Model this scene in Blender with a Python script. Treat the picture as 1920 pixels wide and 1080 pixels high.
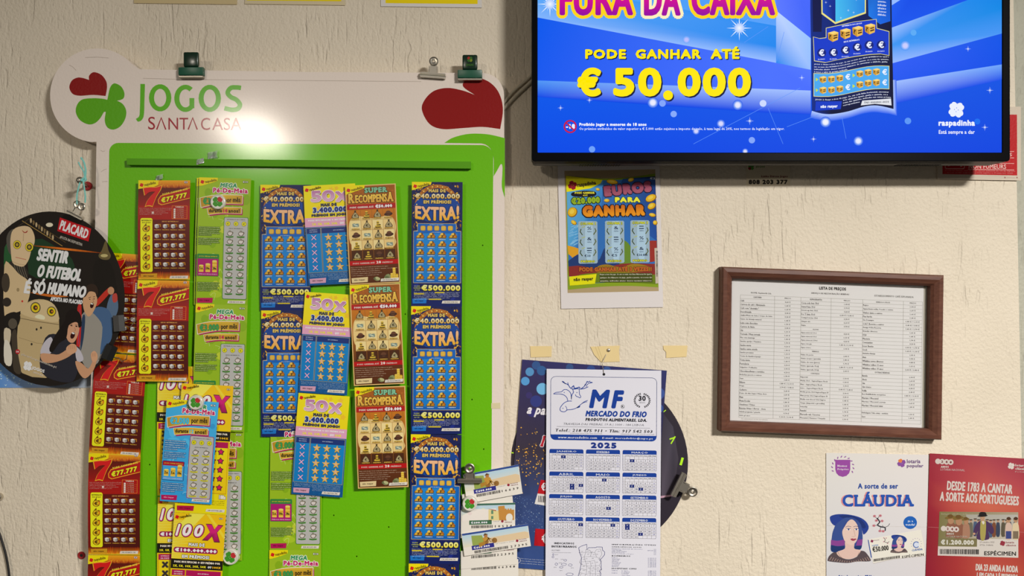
import bpy, bmesh, math, random, datetime
from mathutils import Vector, Matrix
for o in list(bpy.data.objects): bpy.data.objects.remove(o)
SC = bpy.context.scene
COL = SC.collection
R = math.radians
# ---------------------------------------------------------------- scale: one photo pixel on the wall is 0.8 mm, lens 1.3 m from the wall
S, D, ZC = 0.0008, 1.3, 1.6
def W(px, py, d=0.0):
    k = S * (D - d) / D
    return Vector(((px - 960) * k, -d, ZC + (540 - py) * k))
# ---------------------------------------------------------------- camera, world, lights, exposure
cam = bpy.data.objects.new('camera', bpy.data.cameras.new('camera'))
COL.objects.link(cam)
cam.location = (0, -D, ZC); cam.rotation_euler = (R(90), 0, 0)
cam.data.sensor_width = 36; cam.data.lens = 36 * D / (1920 * S)
cam.data.clip_start = 0.01
SC.camera = cam
SC.view_settings.view_transform = 'Standard'; SC.view_settings.look = 'None'
SC.view_settings.exposure = 0.0; SC.view_settings.gamma = 1.0; SC.view_settings.use_curve_mapping = False
wd = bpy.data.worlds.new('room_air'); SC.world = wd; wd.use_nodes = True
wd.node_tree.nodes['Background'].inputs[0].default_value = (1.0, 0.93, 0.82, 1)
wd.node_tree.nodes['Background'].inputs[1].default_value = 0.07
def area(name, loc, aim, sx, sy, power, col):
    l = bpy.data.lights.new(name, 'AREA'); l.shape = 'RECTANGLE'; l.size = sx; l.size_y = sy
    l.energy = power; l.color = col
    o = bpy.data.objects.new(name, l); COL.objects.link(o); o.location = loc
    o.rotation_euler = (Vector(aim) - Vector(loc)).to_track_quat('-Z', 'Y').to_euler()
    return o
area('ceiling_lamp_right', (1.22, -2.25, 2.5), (1.17, -2.1, 0), 0.36, 0.36, 140, (1.0, 0.97, 0.925))
area('ceiling_lamp_left', (-1.6, -4.15, 2.55), (-1.6, -3.9, 0), 0.32, 0.7, 84, (1.0, 0.90, 0.77))

# ---------------------------------------------------------------- materials
def lin(v): return v / 12.92 if v <= 0.04045 else ((v + 0.055) / 1.055) ** 2.4
G = 0.62
def c(h, g=None):
    g = g or G
    return tuple(min(0.93, lin(int(h[i:i + 2], 16) / 255) / g) for i in (0, 2, 4)) + (1.0,)
def mixc(a, b, t): return tuple(a[i] + (b[i] - a[i]) * t for i in range(4))
def newmat(name):
    m = bpy.data.materials.new(name); m.use_nodes = True
    return m, m.node_tree.nodes, m.node_tree.links, m.node_tree.nodes['Principled BSDF']
def print_mat(name, rough, coat=0.0, spec=0.4, bump=0.02, scale=220):
    m, n, l, b = newmat(name)
    a = n.new('ShaderNodeVertexColor'); a.layer_name = 'Ink'
    l.new(a.outputs[0], b.inputs['Base Color'])
    b.inputs['Roughness'].default_value = rough; b.inputs['Coat Weight'].default_value = coat
    b.inputs['Coat Roughness'].default_value = 0.12; b.inputs['Specular IOR Level'].default_value = spec
    t = n.new('ShaderNodeTexCoord'); z = n.new('ShaderNodeTexNoise'); z.inputs['Scale'].default_value = scale
    u = n.new('ShaderNodeBump'); u.inputs['Strength'].default_value = bump; u.inputs['Distance'].default_value = 0.001
    l.new(t.outputs['Object'], z.inputs[0]); l.new(z.outputs[0], u.inputs['Height']); l.new(u.outputs[0], b.inputs['Normal'])
    return m
M = {}
M['print'] = print_mat('glossy_printed_card', 0.42, 0.0, 0.35, 0.12, 60)
M['paper'] = print_mat('matte_printed_paper', 0.75, 0.0, 0.2, 0.1, 90)
M['poster'] = print_mat('satin_printed_poster', 0.38, 0.0, 0.4, 0.25, 16)
M['board'] = print_mat('enamelled_steel_print', 0.42, 0.45, 0.2, 0.22, 260)
m, n, l, b = newmat('lit_screen')
a = n.new('ShaderNodeVertexColor'); a.layer_name = 'Ink'; l.new(a.outputs[0], b.inputs['Emission Color'])
b.inputs['Emission Strength'].default_value = 1.0; b.inputs['Base Color'].default_value = (0.004, 0.004, 0.005, 1); b.inputs['Roughness'].default_value = 0.5; b.inputs['Specular IOR Level'].default_value = 0.04
M['screen'] = m
def solid(name, col, rough=0.5, metal=0.0, noise=0.08, scale=80, bump=0.1, coat=0.0, spec=0.5):
    m, n, l, b = newmat(name)
    t = n.new('ShaderNodeTexCoord'); z = n.new('ShaderNodeTexNoise'); z.inputs['Scale'].default_value = scale
    mx = n.new('ShaderNodeMix'); mx.data_type = 'RGBA'
    mx.inputs[6].default_value = tuple(x * (1 - noise) for x in col[:3]) + (1,); mx.inputs[7].default_value = tuple(min(1, x * (1 + noise)) for x in col[:3]) + (1,)
    u = n.new('ShaderNodeBump'); u.inputs['Strength'].default_value = bump; u.inputs['Distance'].default_value = 0.0008
    l.new(t.outputs['Object'], z.inputs[0]); l.new(z.outputs[0], mx.inputs[0]); l.new(mx.outputs[2], b.inputs['Base Color'])
    l.new(z.outputs[0], u.inputs['Height']); l.new(u.outputs[0], b.inputs['Normal'])
    b.inputs['Roughness'].default_value = rough; b.inputs['Metallic'].default_value = metal; b.inputs['Coat Weight'].default_value = coat
    b.inputs['Specular IOR Level'].default_value = spec
    M[name] = m
    return m
solid('nickel', (0.62, 0.58, 0.5), 0.3, 1.0)
solid('dull_steel', (0.42, 0.38, 0.32), 0.4, 1.0)
solid('clip_green', (0.012, 0.10, 0.055), 0.35, 0, 0.15, 60, 0.2)
solid('clip_dark_green', (0.006, 0.028, 0.014), 0.22, 0, 0.2, 60, 0.2)
solid('black_plastic', (0.004, 0.004, 0.005), 0.3, 0, 0.1, 200, 0.02, 0.0, 0.03)
solid('housing_grey', (0.05, 0.048, 0.045), 0.5)
solid('black_rubber', (0.012, 0.01, 0.01), 0.5)
solid('black_paint', (0.012, 0.012, 0.012), 0.3)
solid('red_plastic', (0.32, 0.012, 0.015), 0.45)
solid('turquoise_cord', (0.25, 0.68, 0.62), 0.8)
solid('cream_cable', (0.56, 0.5, 0.38), 0.5)
solid('white_plastic', (0.78, 0.75, 0.66), 0.3, coat=0.5)
solid('rail_green', (0.10, 0.36, 0.004), 0.45, 0, 0.05, 40, 0.05, 0.0, 0.2)
solid('white_enamel', (0.76, 0.71, 0.66), 0.34, 0, 0.03, 200, 0.3, 0.55)
m, n, l, b = newmat('frame_wood')
t = n.new('ShaderNodeTexCoord'); mp = n.new('ShaderNodeMapping'); mp.inputs['Scale'].default_value = (30, 200, 200)
z = n.new('ShaderNodeTexNoise'); z.inputs['Scale'].default_value = 1.2; z.inputs['Detail'].default_value = 5
rp = n.new('ShaderNodeValToRGB'); rp.color_ramp.elements[0].position = 0.3; rp.color_ramp.elements[1].position = 0.7
rp.color_ramp.elements[0].color = (0.105, 0.038, 0.024, 1); rp.color_ramp.elements[1].color = (0.165, 0.066, 0.04, 1)
l.new(t.outputs['Object'], mp.inputs[0]); l.new(mp.outputs[0], z.inputs[0]); l.new(z.outputs[0], rp.inputs[0]); l.new(rp.outputs[0], b.inputs['Base Color'])
b.inputs['Roughness'].default_value = 0.45; b.inputs['Specular IOR Level'].default_value = 0.25
M['frame_wood'] = m
def glassy(name, tint, rough, w):
    m, n, l, b = newmat(name)
    tr = n.new('ShaderNodeBsdfTransparent'); tr.inputs[0].default_value = tint
    gl = n.new('ShaderNodeBsdfGlossy'); gl.inputs['Roughness'].default_value = rough
    lw = n.new('ShaderNodeFresnel'); lw.inputs[0].default_value = w
    mx = n.new('ShaderNodeMixShader'); l.new(lw.outputs[0], mx.inputs[0]); l.new(tr.outputs[0], mx.inputs[1]); l.new(gl.outputs[0], mx.inputs[2])
    if name == 'clear_tape':
        df = n.new('ShaderNodeBsdfDiffuse'); df.inputs[0].default_value = (0.9, 0.9, 0.88, 1); m2 = n.new('ShaderNodeMixShader'); m2.inputs[0].default_value = 0.3  # white diffuse stands in for bright highlights, as no surroundings reflect in the tape
        l.new(mx.outputs[0], m2.inputs[1]); l.new(df.outputs[0], m2.inputs[2]); mx = m2
    l.new(mx.outputs[0], n['Material Output'].inputs[0]); M[name] = m
glassy('picture_glass', (0.97, 0.97, 0.96, 1), 0.05, 1.45)
glassy('clear_tape', (0.93, 0.95, 0.92, 1), 0.15, 1.9)
# plaster with vertical trowel runs
def plaster(name, base, dirt):
    m, n, l, b = newmat(name)
    t = n.new('ShaderNodeTexCoord')
    def mapped(sc, scale, det, dist=0.0, off=(0, 0, 0)):
        mp = n.new('ShaderNodeMapping'); mp.inputs['Scale'].default_value = sc; mp.inputs['Location'].default_value = off
        z = n.new('ShaderNodeTexNoise'); z.inputs['Scale'].default_value = scale; z.inputs['Detail'].default_value = det; z.inputs['Distortion'].default_value = dist
        l.new(t.outputs['Object'], mp.inputs[0]); l.new(mp.outputs[0], z.inputs[0]); return z.outputs[0]
    def ramp(src, a, b_):
        r = n.new('ShaderNodeMapRange'); r.interpolation_type = 'SMOOTHSTEP'
        r.inputs[1].default_value = a; r.inputs[2].default_value = b_; l.new(src, r.inputs[0]); return r.outputs[0]
    def math_(op, x, y):
        q = n.new('ShaderNodeMath'); q.operation = op
        for i, v in enumerate((x, y)):
            if isinstance(v, (int, float)): q.inputs[i].default_value = v
            else: l.new(v, q.inputs[i])
        return q.outputs[0]
    runs = ramp(mapped((105, 1, 15), 1.0, 1.0, 0.4), 0.58, 0.72)
    runs2 = ramp(mapped((170, 1, 30), 1.0, 1.5, 0.6, (3, 0, 7)), 0.58, 0.72)
    mask = ramp(mapped((9, 1, 7), 1.0, 2, 0, (1, 0, 2)), 0.38, 0.62)
    fine = mapped((1, 1, 0.85), 250, 2)
    lump = mapped((1, 1, 0.8), 110, 2)
    h = math_('SUBTRACT', math_('ADD', math_('MULTIPLY', fine, 0.75), math_('MULTIPLY', lump, 0.45)), math_('MULTIPLY', math_('ADD', runs, math_('MULTIPLY', runs2, 0.7)), math_('MULTIPLY', mask, 0.75)))
    u = n.new('ShaderNodeBump'); u.inputs['Strength'].default_value = 0.75; u.inputs['Distance'].default_value = 0.0022
    l.new(h, u.inputs['Height']); l.new(u.outputs[0], b.inputs['Normal'])
    mx = n.new('ShaderNodeMix'); mx.data_type = 'RGBA'; mx.inputs[6].default_value = base; mx.inputs[7].default_value = dirt
    l.new(ramp(mapped((1, 1, 1), 5, 4), 0.35, 0.8), mx.inputs[0]); l.new(mx.outputs[2], b.inputs['Base Color'])
    b.inputs['Roughness'].default_value = 0.6; b.inputs['Specular IOR Level'].default_value = 0.25
    M[name] = m
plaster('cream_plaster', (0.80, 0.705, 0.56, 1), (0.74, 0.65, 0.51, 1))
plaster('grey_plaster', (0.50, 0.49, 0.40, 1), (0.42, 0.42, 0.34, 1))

# ---------------------------------------------------------------- object helpers
def tag(o, label, cat, group=None, kind=None):
    if label: o['label'] = label
    if cat: o['category'] = cat
    if group: o['group'] = group
    if kind: o['kind'] = kind
    return o
def thing(name, label, cat, loc, group=None):
    o = bpy.data.objects.new(name, None); COL.objects.link(o); o.location = loc; o.empty_display_size = 0.02
    return tag(o, label, cat, group)
def obj(name, bm, mat, parent=None, smooth=False, label=None):
    me = bpy.data.meshes.new(name)
    bmesh.ops.recalc_face_normals(bm, faces=bm.faces)
    bm.to_mesh(me); bm.free()
    if smooth:
        for p in me.polygons: p.use_smooth = True
        me.set_sharp_from_angle(angle=R(40))
    o = bpy.data.objects.new(name, me); COL.objects.link(o)
    me.materials.append(M[mat] if isinstance(mat, str) else mat)
    if parent: o.parent = parent
    if label: o['label'] = label
    return o
def duplicate(root, label, loc, rot, scale, group=None):
    r = root.copy(); COL.objects.link(r); r['label'] = label
    r.location = loc; r.rotation_euler = (0, rot, 0); r.scale = scale
    for ch in list(root.children):
        q = ch.copy(); COL.objects.link(q); q.parent = r
        for g in ch.children:
            w = g.copy(); COL.objects.link(w); w.parent = q
    return r
def box(bm, x0, x1, y0, y1, z0, z1, bev=0.0, seg=2, mtx=None):
    b2 = bmesh.new(); bmesh.ops.create_cube(b2, size=1)
    for v in b2.verts: v.co = Vector(((x0 + x1) / 2 + v.co.x * (x1 - x0), (y0 + y1) / 2 + v.co.y * (y1 - y0), (z0 + z1) / 2 + v.co.z * (z1 - z0)))
    if bev: bmesh.ops.bevel(b2, geom=b2.edges[:] + b2.verts[:], offset=bev, segments=seg, affect='EDGES', profile=0.5)
    join(bm, b2, mtx)
def join(bm, b2, mtx=None):
    if mtx is not None: bmesh.ops.transform(b2, matrix=mtx, verts=b2.verts)
    me = bpy.data.meshes.new('t'); b2.to_mesh(me); b2.free(); bm.from_mesh(me); bpy.data.meshes.remove(me)
def tube(bm, pts, r, n=8, closed=False):
    pts = [Vector(p) for p in pts]; rings = []; N = len(pts)
    for i, p in enumerate(pts):
        a = pts[(i - 1) % N] if (closed or i) else p; b = pts[(i + 1) % N] if (closed or i < N - 1) else p
        t = (b - a).normalized(); s = t.cross(Vector((0.13, 0.31, 0.94))).normalized(); q = t.cross(s)
        rr = r[i] if isinstance(r, (list, tuple)) else r
        rings.append([bm.verts.new(p + (s * math.cos(2 * math.pi * k / n) + q * math.sin(2 * math.pi * k / n)) * rr) for k in range(n)])
    for i in range(N if closed else N - 1):
        A, B = rings[i], rings[(i + 1) % N]
        for k in range(n): bm.faces.new((A[k], A[(k + 1) % n], B[(k + 1) % n], B[k]))
    if not closed: bm.faces.new(rings[0][::-1]); bm.faces.new(rings[-1])
def lathe(bm, prof, n=32, mtx=None):
    # prof: (radius, depth) turned about the axis that points at the viewer (-Y)
    b2 = bmesh.new(); rings = []
    for r, d in prof:
        rings.append([b2.verts.new((r * math.cos(2 * math.pi * k / n), -d, r * math.sin(2 * math.pi * k / n))) for k in range(n)] if r > 1e-7 else [b2.verts.new((0, -d, 0))])
    for A, B in zip(rings, rings[1:]):
        for k in range(n):
            f = [A[k % len(A)], A[(k + 1) % len(A)], B[(k + 1) % len(B)], B[k % len(B)]]
            f = list(dict.fromkeys(f))
            if len(f) > 2: b2.faces.new(f)
    join(bm, b2, mtx)
def prism(bm, pts, y0, y1, bev=0.0, mtx=None):
    b2 = bmesh.new()
    A = [b2.verts.new((x, y0, z)) for x, z in pts]; B = [b2.verts.new((x, y1, z)) for x, z in pts]; n = len(pts)
    b2.faces.new(A); b2.faces.new(B[::-1])
    for i in range(n): b2.faces.new((A[i], B[i], B[(i + 1) % n], A[(i + 1) % n]))
    if bev: bmesh.ops.bevel(b2, geom=[e for e in b2.edges if abs(e.verts[0].co.y - e.verts[1].co.y) < 1e-9 and e.verts[0].co.y == min(y0, y1)], offset=bev, segments=2, affect='EDGES', profile=0.5)
    join(bm, b2, mtx)
def spline(P, closed=True, n=6):
    """Smooth outline through points; a point with a third entry is a sharp corner."""
    N = len(P); out = []
    for i in range(N if closed else N - 1):
        p1, p2 = P[i], P[(i + 1) % N]
        p0 = P[(i - 1) % N] if (closed or i) else p1; p3 = P[(i + 2) % N] if (closed or i + 2 < N) else p2
        if len(p1) > 2: p0 = (2 * p1[0] - p2[0], 2 * p1[1] - p2[1])
        if len(p2) > 2: p3 = (2 * p2[0] - p1[0], 2 * p2[1] - p1[1])
        for k in range(n):
            t = k / n
            out.append(tuple(0.5 * (2 * p1[j] + (p2[j] - p0[j]) * t + (2 * p0[j] - 5 * p1[j] + 4 * p2[j] - p3[j]) * t * t + (3 * p1[j] - p0[j] - 3 * p2[j] + p3[j]) * t ** 3) for j in (0, 1)))
    if not closed: out.append(tuple(P[-1][:2]))
    return out
def arc(cx, cy, rx, ry, a0, a1, n=16): return [(cx + rx * math.cos(R(a0 + (a1 - a0) * i / n)), cy + ry * math.sin(R(a0 + (a1 - a0) * i / n))) for i in range(n + 1)]
def rr_pts(x0, y0, x1, y1, r, n=4):
    return arc(x1 - r, y0 + r, r, r, -90, 0, n) + arc(x1 - r, y1 - r, r, r, 0, 90, n) + arc(x0 + r, y1 - r, r, r, 90, 180, n) + arc(x0 + r, y0 + r, r, r, 180, 270, n)
# ---------------------------------------------------------------- lettering
_tc = {}
def glyphs(s, res, slab=False, sp=1.0):
    k = (s, res, slab, round(sp, 2))
    if k not in _tc:
        cu = bpy.data.curves.new('t', 'FONT'); cu.body = s; cu.size = 1; cu.resolution_u = res; cu.space_character = sp
        o = bpy.data.objects.new('t', cu); me = bpy.data.meshes.new_from_object(o)
        V = [(v.co.x, v.co.y) for v in me.vertices]; F = [tuple(p.vertices) for p in me.polygons]
        bpy.data.objects.remove(o); bpy.data.curves.remove(cu); bpy.data.meshes.remove(me)
        nb = len(V)
        if slab and V:
            top = sorted(v[1] for v in V)[int(len(V) * 0.9)]; top = 0.683
            for lv, sg in ((0.0, 1), (top, -1)):
                xs = sorted(v[0] for v in V if abs(v[1] - lv) < 0.012); cl = []
                for x in xs:
                    if cl and x - cl[-1][1] < 0.13: cl[-1][1] = x
                    else: cl.append([x, x])
                for a, b in cl:
                    if b - a > 0.03:
                        i = len(V); V += [(a - 0.05, lv), (b + 0.05, lv), (b + 0.05, lv + sg * 0.085), (a - 0.05, lv + sg * 0.085)]; F.append((i, i + 1, i + 2, i + 3) if sg > 0 else (i + 3, i + 2, i + 1, i))
        x0, x1 = min(v[0] for v in V), max(v[0] for v in V); y0, y1 = min(v[1] for v in V), max(v[1] for v in V)
        _tc[k] = ([((x - x0) / max(1e-6, x1 - x0), 1 - (y - y0) / max(1e-6, y1 - y0)) for x, y in V], F, nb)
    return _tc[k]
LT = 0.0001   # thickness of one ink layer
PT = 0.0003    # thickness of a sheet
class Sheet:
    """A flat printed thing. Local units are photo pixels at its own depth, (0,0) its top left corner."""
    def __init__(s, name, label, cat, px, py, d, ang=0.0, angv=None, group=None, mat='print', bend=None, H=None, off=None, single=False, yaw=0.0):
        s.k = S * (D - d) / D; s.a = R(ang); s.b = R(ang if angv is None else angv)
        s.mat = mat; s.bend = bend; s.H = H; s.off = off or (0, 0)
        s.root = None if single else thing(name, label, cat, W(px, py, d), group)
        s.meta = (name, label, cat, group, W(px, py, d)); s.yaw = yaw
        if s.root and yaw: s.root.rotation_euler = (0, 0, R(yaw))
    def part(s, name, label=None, under=None): return Part(s, name, label, under)
class Part:
    def __init__(s, sheet, name, label=None, under=None):
        s.sh, s.name, s.label, s.under = sheet, name, label, under
        s.V, s.F, s.C = [], [], []
    def poly(s, pts, col, L=1):
        i = len(s.V)
        s.V += [(p[0] - s.sh.off[0], p[1] - s.sh.off[1], PT + L * LT) for p in pts]
        s.F.append(tuple(range(i, i + len(pts)))); s.C.append(col)
    def rect(s, x0, y0, x1, y1, col, L=1, col2=None):
        s.poly([(x0, y0), (x1, y0), (x1, y1), (x0, y1)], col if col2 is None else [col, col, col2, col2], L)
    def hrect(s, x0, y0, x1, y1, col, col2, L=1): s.poly([(x0, y0), (x1, y0), (x1, y1), (x0, y1)], [col, col2, col2, col], L)
    def ell(s, cx, cy, rx, ry, col, L=1, n=18, rot=0, col2=None):
        ca, sa = math.cos(R(rot)), math.sin(R(rot)); P = []
        for i in range(n):
            x, y = rx * math.cos(2 * math.pi * i / n), ry * math.sin(2 * math.pi * i / n)
            P.append((cx + x * ca - y * sa, cy + x * sa + y * ca))
        if col2 is None: s.poly(P, col, L)
        else:
            for i in range(n): s.poly([(cx, cy), P[i], P[(i + 1) % n]], [col, col2, col2], L)
    def ring(s, cx, cy, r0, r1, col, L=1, n=24, a0=0, a1=360, ry=1.0):
        for i in range(n):
            t0, t1 = R(a0 + (a1 - a0) * i / n), R(a0 + (a1 - a0) * (i + 1) / n)
            s.poly([(cx + r * math.cos(t), cy + r * ry * math.sin(t)) for r, t in ((r0, t0), (r1, t0), (r1, t1), (r0, t1))], col, L)
    def line(s, pts, w, col, L=1, closed=False):
        Q = [pts[0][:2]]
        for q in pts[1:]:
            if math.hypot(q[0] - Q[-1][0], q[1] - Q[-1][1]) > 1e-4: Q.append(q[:2])
        if closed and math.hypot(Q[0][0] - Q[-1][0], Q[0][1] - Q[-1][1]) < 1e-4: Q.pop()
        N = len(Q)
        if N < 2: return
        A, B = [], []
        for i in range(N):
            a = Q[i - 1] if (closed or i) else Q[0]; b = Q[(i + 1) % N] if (closed or i < N - 1) else Q[-1]; p = Q[i]
            d1 = (p[0] - a[0], p[1] - a[1]); d2 = (b[0] - p[0], b[1] - p[1])
            if not closed and i == 0: d1 = d2
            if not closed and i == N - 1: d2 = d1
            l1 = math.hypot(*d1) or 1; l2 = math.hypot(*d2) or 1
            n1 = (-d1[1] / l1, d1[0] / l1); n2 = (-d2[1] / l2, d2[0] / l2)
            m = (n1[0] + n2[0], n1[1] + n2[1]); q = m[0] * n1[0] + m[1] * n1[1]
            f = w / 2 / max(q, 0.5); A.append((p[0] + m[0] * f, p[1] + m[1] * f)); B.append((p[0] - m[0] * f, p[1] - m[1] * f))
        for i in range(N if closed else N - 1):
            j = (i + 1) % N; s.poly([A[i], B[i], B[j], A[j]], col, L)
    def tc(s, t, cx, cy, w, h, col, L=1, **kw): s.text(t, cx - w / 2, cy - h / 2, cx + w / 2, cy + h / 2, col, L, **kw)
    def rrect(s, x0, y0, x1, y1, r, col, L=1): s.poly(rr_pts(x0, y0, x1, y1, r), col, L)
    def star(s, cx, cy, r, col, L=1, n=5, q=0.42, rot=-90):
        s.poly([(cx + (r if i % 2 == 0 else r * q) * math.cos(R(rot + 180 * i / n)), cy + (r if i % 2 == 0 else r * q) * math.sin(R(rot + 180 * i / n))) for i in range(2 * n)], col, L)
    def slab(s, pts, col, back=None, d0=0.0, d1=PT):
        n = len(pts); i = len(s.V); o = s.sh.off
        s.V += [(p[0] - o[0], p[1] - o[1], d1) for p in pts] + [(p[0] - o[0], p[1] - o[1], d0) for p in pts]
        s.F.append(tuple(range(i, i + n))); s.C.append(col)
        bc = back or (col[0] if isinstance(col, list) else col)
        s.F.append(tuple(range(i + 2 * n - 1, i + n - 1, -1))); s.C.append(bc)
        for k in range(n):
            j = (k + 1) % n; s.F.append((i + k, i + n + k, i + n + j, i + j)); s.C.append(bc)
    def text(s, t, x0, y0, x1, y1, col, L=1, bold=0.0, rot=0, shear=0.0, col2=None, out=None, slab=False, warp=None):
        h = y1 - y0
        V, F, nb = glyphs(t, 1 if h < 7 else (2 if h < 20 else 4), slab, 1 + min(0.5, 2.0 * bold / max(h - 2 * bold, 1)) * 0.9)
        cx, cy = (x0 + x1) / 2, (y0 + y1) / 2; ca, sa = math.cos(R(rot)), math.sin(R(rot)); b = bold
        ww, hh = x1 - x0 - 2 * b - shear * h, y1 - y0 - 2 * b
        def put(dx, dy, cc, c2, L):
            i = len(s.V)
            for vi, (u, v) in enumerate(V):
                x = x0 + b + u * ww + (1 - v) * shear * h + dx; y = y0 + b + v * hh + dy
                if warp: x, y = warp(x, y)
                s.V.append((cx + (x - cx) * ca - (y - cy) * sa - s.sh.off[0], cy + (x - cx) * sa + (y - cy) * ca - s.sh.off[1], PT + (L + (0.02 if vi >= nb else 0)) * LT))
            if c2 is not None and h > 12:
                del s.V[i:]
                for f in F:
                    for q in range(5):
                        P = [V[k] for k in f]
                        for lv, sg in ((q / 5, 1), ((q + 1) / 5, -1)):
                            O = []
                            for a, b_ in zip(P, P[1:] + P[:1]):
                                da, db = sg * (a[1] - lv), sg * (b_[1] - lv)
                                if da >= 0: O.append(a)
                                if (da > 0 > db) or (da < 0 < db): t_ = da / (da - db); O.append((a[0] + (b_[0] - a[0]) * t_, lv))
                            P = O
                        if len(P) < 3: continue
                        j = len(s.V)
                        for u, v in P:
                            x = x0 + b + u * ww + (1 - v) * shear * h + dx; y = y0 + b + v * hh + dy
                            if warp: x, y = warp(x, y)
                            s.V.append((cx + (x - cx) * ca - (y - cy) * sa - s.sh.off[0], cy + (x - cx) * sa + (y - cy) * ca - s.sh.off[1], PT + (L + (0.02 if f[0] >= nb else 0)) * LT))
                        s.F.append(tuple(range(j, j + len(P)))); s.C.append([mixc(cc, c2, v) for u, v in P])
                return
            for f in F:
                s.F.append(tuple(i + k for k in f)); s.C.append(cc if c2 is None else [mixc(cc, c2, V[k][1]) for k in f])
        def spread(w, cc, c2, L, big):
            D_ = [(w * math.cos(math.pi * q / (big / 2) + 0.4), w * math.sin(math.pi * q / (big / 2) + 0.4)) for q in range(big)]
            if w > 1.2: D_ += [(w * .5 * math.cos(math.pi * q / 3), w * .5 * math.sin(math.pi * q / 3)) for q in range(6)]
            for q, (dx, dy) in enumerate(D_): put(dx, dy, cc, c2, L + 0.8 * q / len(D_))
        n_ = 4 if h < 6.5 else (8 if h < 22 else 14)
        if out: spread(out[0] + b, out[1], None, L, n_); L += 1
        if not b: put(0, 0, col, col2, L)
        elif h < 6.5:
            put(-b, 0, col, col2, L); put(b, 0, col, col2, L + 0.2)
            if b > 0.35: put(0, 0, col, col2, L + 0.4)
        else: spread(b, col, col2, L, n_)
    def lines(s, T, x0, y0, x1, y1, col, L=1, fill=0.62, bold=0.0, rag=None, rot=0):
        st = (y1 - y0) / len(T)
        for i, t in enumerate(T):
            e = x1 if not rag else x0 + (x1 - x0) * rag[i % len(rag)]
            s.text(t, x0, y0 + i * st, e, y0 + i * st + st * fill, col, L, bold, rot)
    def build(s, mat=None):
        sh = s.sh; k = sh.k; ca, sa, cb, sb = math.cos(sh.a), math.sin(sh.a), math.cos(sh.b), math.sin(sh.b)
        me = bpy.data.meshes.new(s.name)
        flat = sh.bend is None
        if flat: P = [((u * ca - v * sb) * k, -d, -(u * sa + v * cb) * k) for u, v, d in s.V]
        else: P = s.V
        me.from_pydata(P, [], s.F)
        at = me.color_attributes.new('Ink', 'FLOAT_COLOR', 'CORNER'); buf = []
        for f, cc in zip(s.F, s.C):
            if isinstance(cc, list): [buf.extend(q) for q in cc]
            else: buf.extend(cc * len(f))
        at.data.foreach_set('color', buf)
        if not flat:
            bm = bmesh.new(); bm.from_mesh(me)
            for i in range(1, 8):
                bmesh.ops.bisect_plane(bm, geom=bm.verts[:] + bm.edges[:] + bm.faces[:], plane_co=(0, sh.H * i / 8, 0), plane_no=(0, 1, 0), dist=1e-6)
            for v in bm.verts:
                u, w, d = v.co
                v.co = Vector((u * k, -d - sh.bend(u, w), -w * k))
            bm.to_mesh(me); bm.free()
        if sh.root is None:
            name, label, cat, group, loc = sh.meta
            o = bpy.data.objects.new(name, me); o.location = loc; tag(o, label, cat, group)
        else:
            o = bpy.data.objects.new(s.name, me); o.parent = s.under or sh.root
            if s.label: o['label'] = s.label
        COL.objects.link(o); me.materials.append(M[mat or sh.mat])
        return o
def clover(p, x, y, r, cols, L=1, rot=0):
    p.ell(x, y, r * .2, r * .2, cols[0], L - .15, 10)
    for i in range(4):
        a = R(rot + 45 + 90 * i)
        for e in (-15, 15):
            q = a + R(e); p.ell(x + 0.62 * r * math.cos(q), y + 0.62 * r * math.sin(q), 0.4 * r, 0.33 * r, cols[i % len(cols)], L + 0.2 * i + (0.1 if e > 0 else 0), 12, math.degrees(a))
        p.poly([(x + 0.08 * r * math.cos(a), y + 0.08 * r * math.sin(a)), (x + 0.8 * r * math.cos(a + .75), y + 0.8 * r * math.sin(a + .75)), (x + 0.8 * r * math.cos(a - .75), y + 0.8 * r * math.sin(a - .75))], cols[i % len(cols)], L + 0.2 * i + 0.15)
# ================================================================ THE SETTING
def wall_mesh():
    bm = bmesh.new()
    p0, p1 = W(1903, -700), W(1930, 2400)
    box(bm, -2.6, p0.x, 0.0, 0.12, 0.3, 2.6)
    for v in bm.verts:
        if abs(v.co.x - p0.x) < 1e-6:
            v.co.x = W(1905 + (540 - (v.co.z - ZC) / S) * 0.0 + (ZC - v.co.z) / S * 0.018 + 5, 0).x
    return bm
tag(obj('wall_back', wall_mesh(), 'cream_plaster'), 'cream plaster wall with vertical trowel runs behind everything', 'wall', kind='structure')
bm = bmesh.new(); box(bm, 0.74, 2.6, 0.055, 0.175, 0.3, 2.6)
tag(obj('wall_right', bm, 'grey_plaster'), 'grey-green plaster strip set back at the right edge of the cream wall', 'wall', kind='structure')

# ================================================================ BOARD
G = 0.64
BD = 0.025
Wh, Gr, Rd = c('c6bab0'), c('5aa003'), c('760000')
board = thing('display_board', 'white and green enamelled lottery board with a round lobe at its upper left', 'board', W(560, 540, BD))
def board_out():
    P = [(163, 1120), (171, 700), (179, 400), (181, 266)]
    P += [(182 + 88 * math.cos(R(a)), 179 + 88 * math.sin(R(a))) for a in range(97, 318, 5)]
    P += [(262, 130), (560, 135), (903, 137)]
    P += arc(905, 178, 40, 41, -85, 0, 10) + [(946, 400), (944, 850), (940, 1120)]
    return P
bs = Sheet('display_board', '', '', 0, 0, BD, off=(560, 540), mat='board', single=True)
bs.root = board
p = bs.part('panel'); p.slab(board_out(), c('c6bab0'), d0=-0.02, d1=0.0002); p.build()
p = bs.part('green_field', 'green field with rounded corners')
p.poly([(186, 1120), (193, 820), (200, 560), (203, 420), (205, 286)] + arc(222, 285, 17, 17, 180, 270, 6) + [(560, 270), (903, 272)] + arc(903, 294, 22, 22, -90, 0, 8) + [(924, 420), (922, 800), (919, 1120)], Gr, 1)
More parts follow.
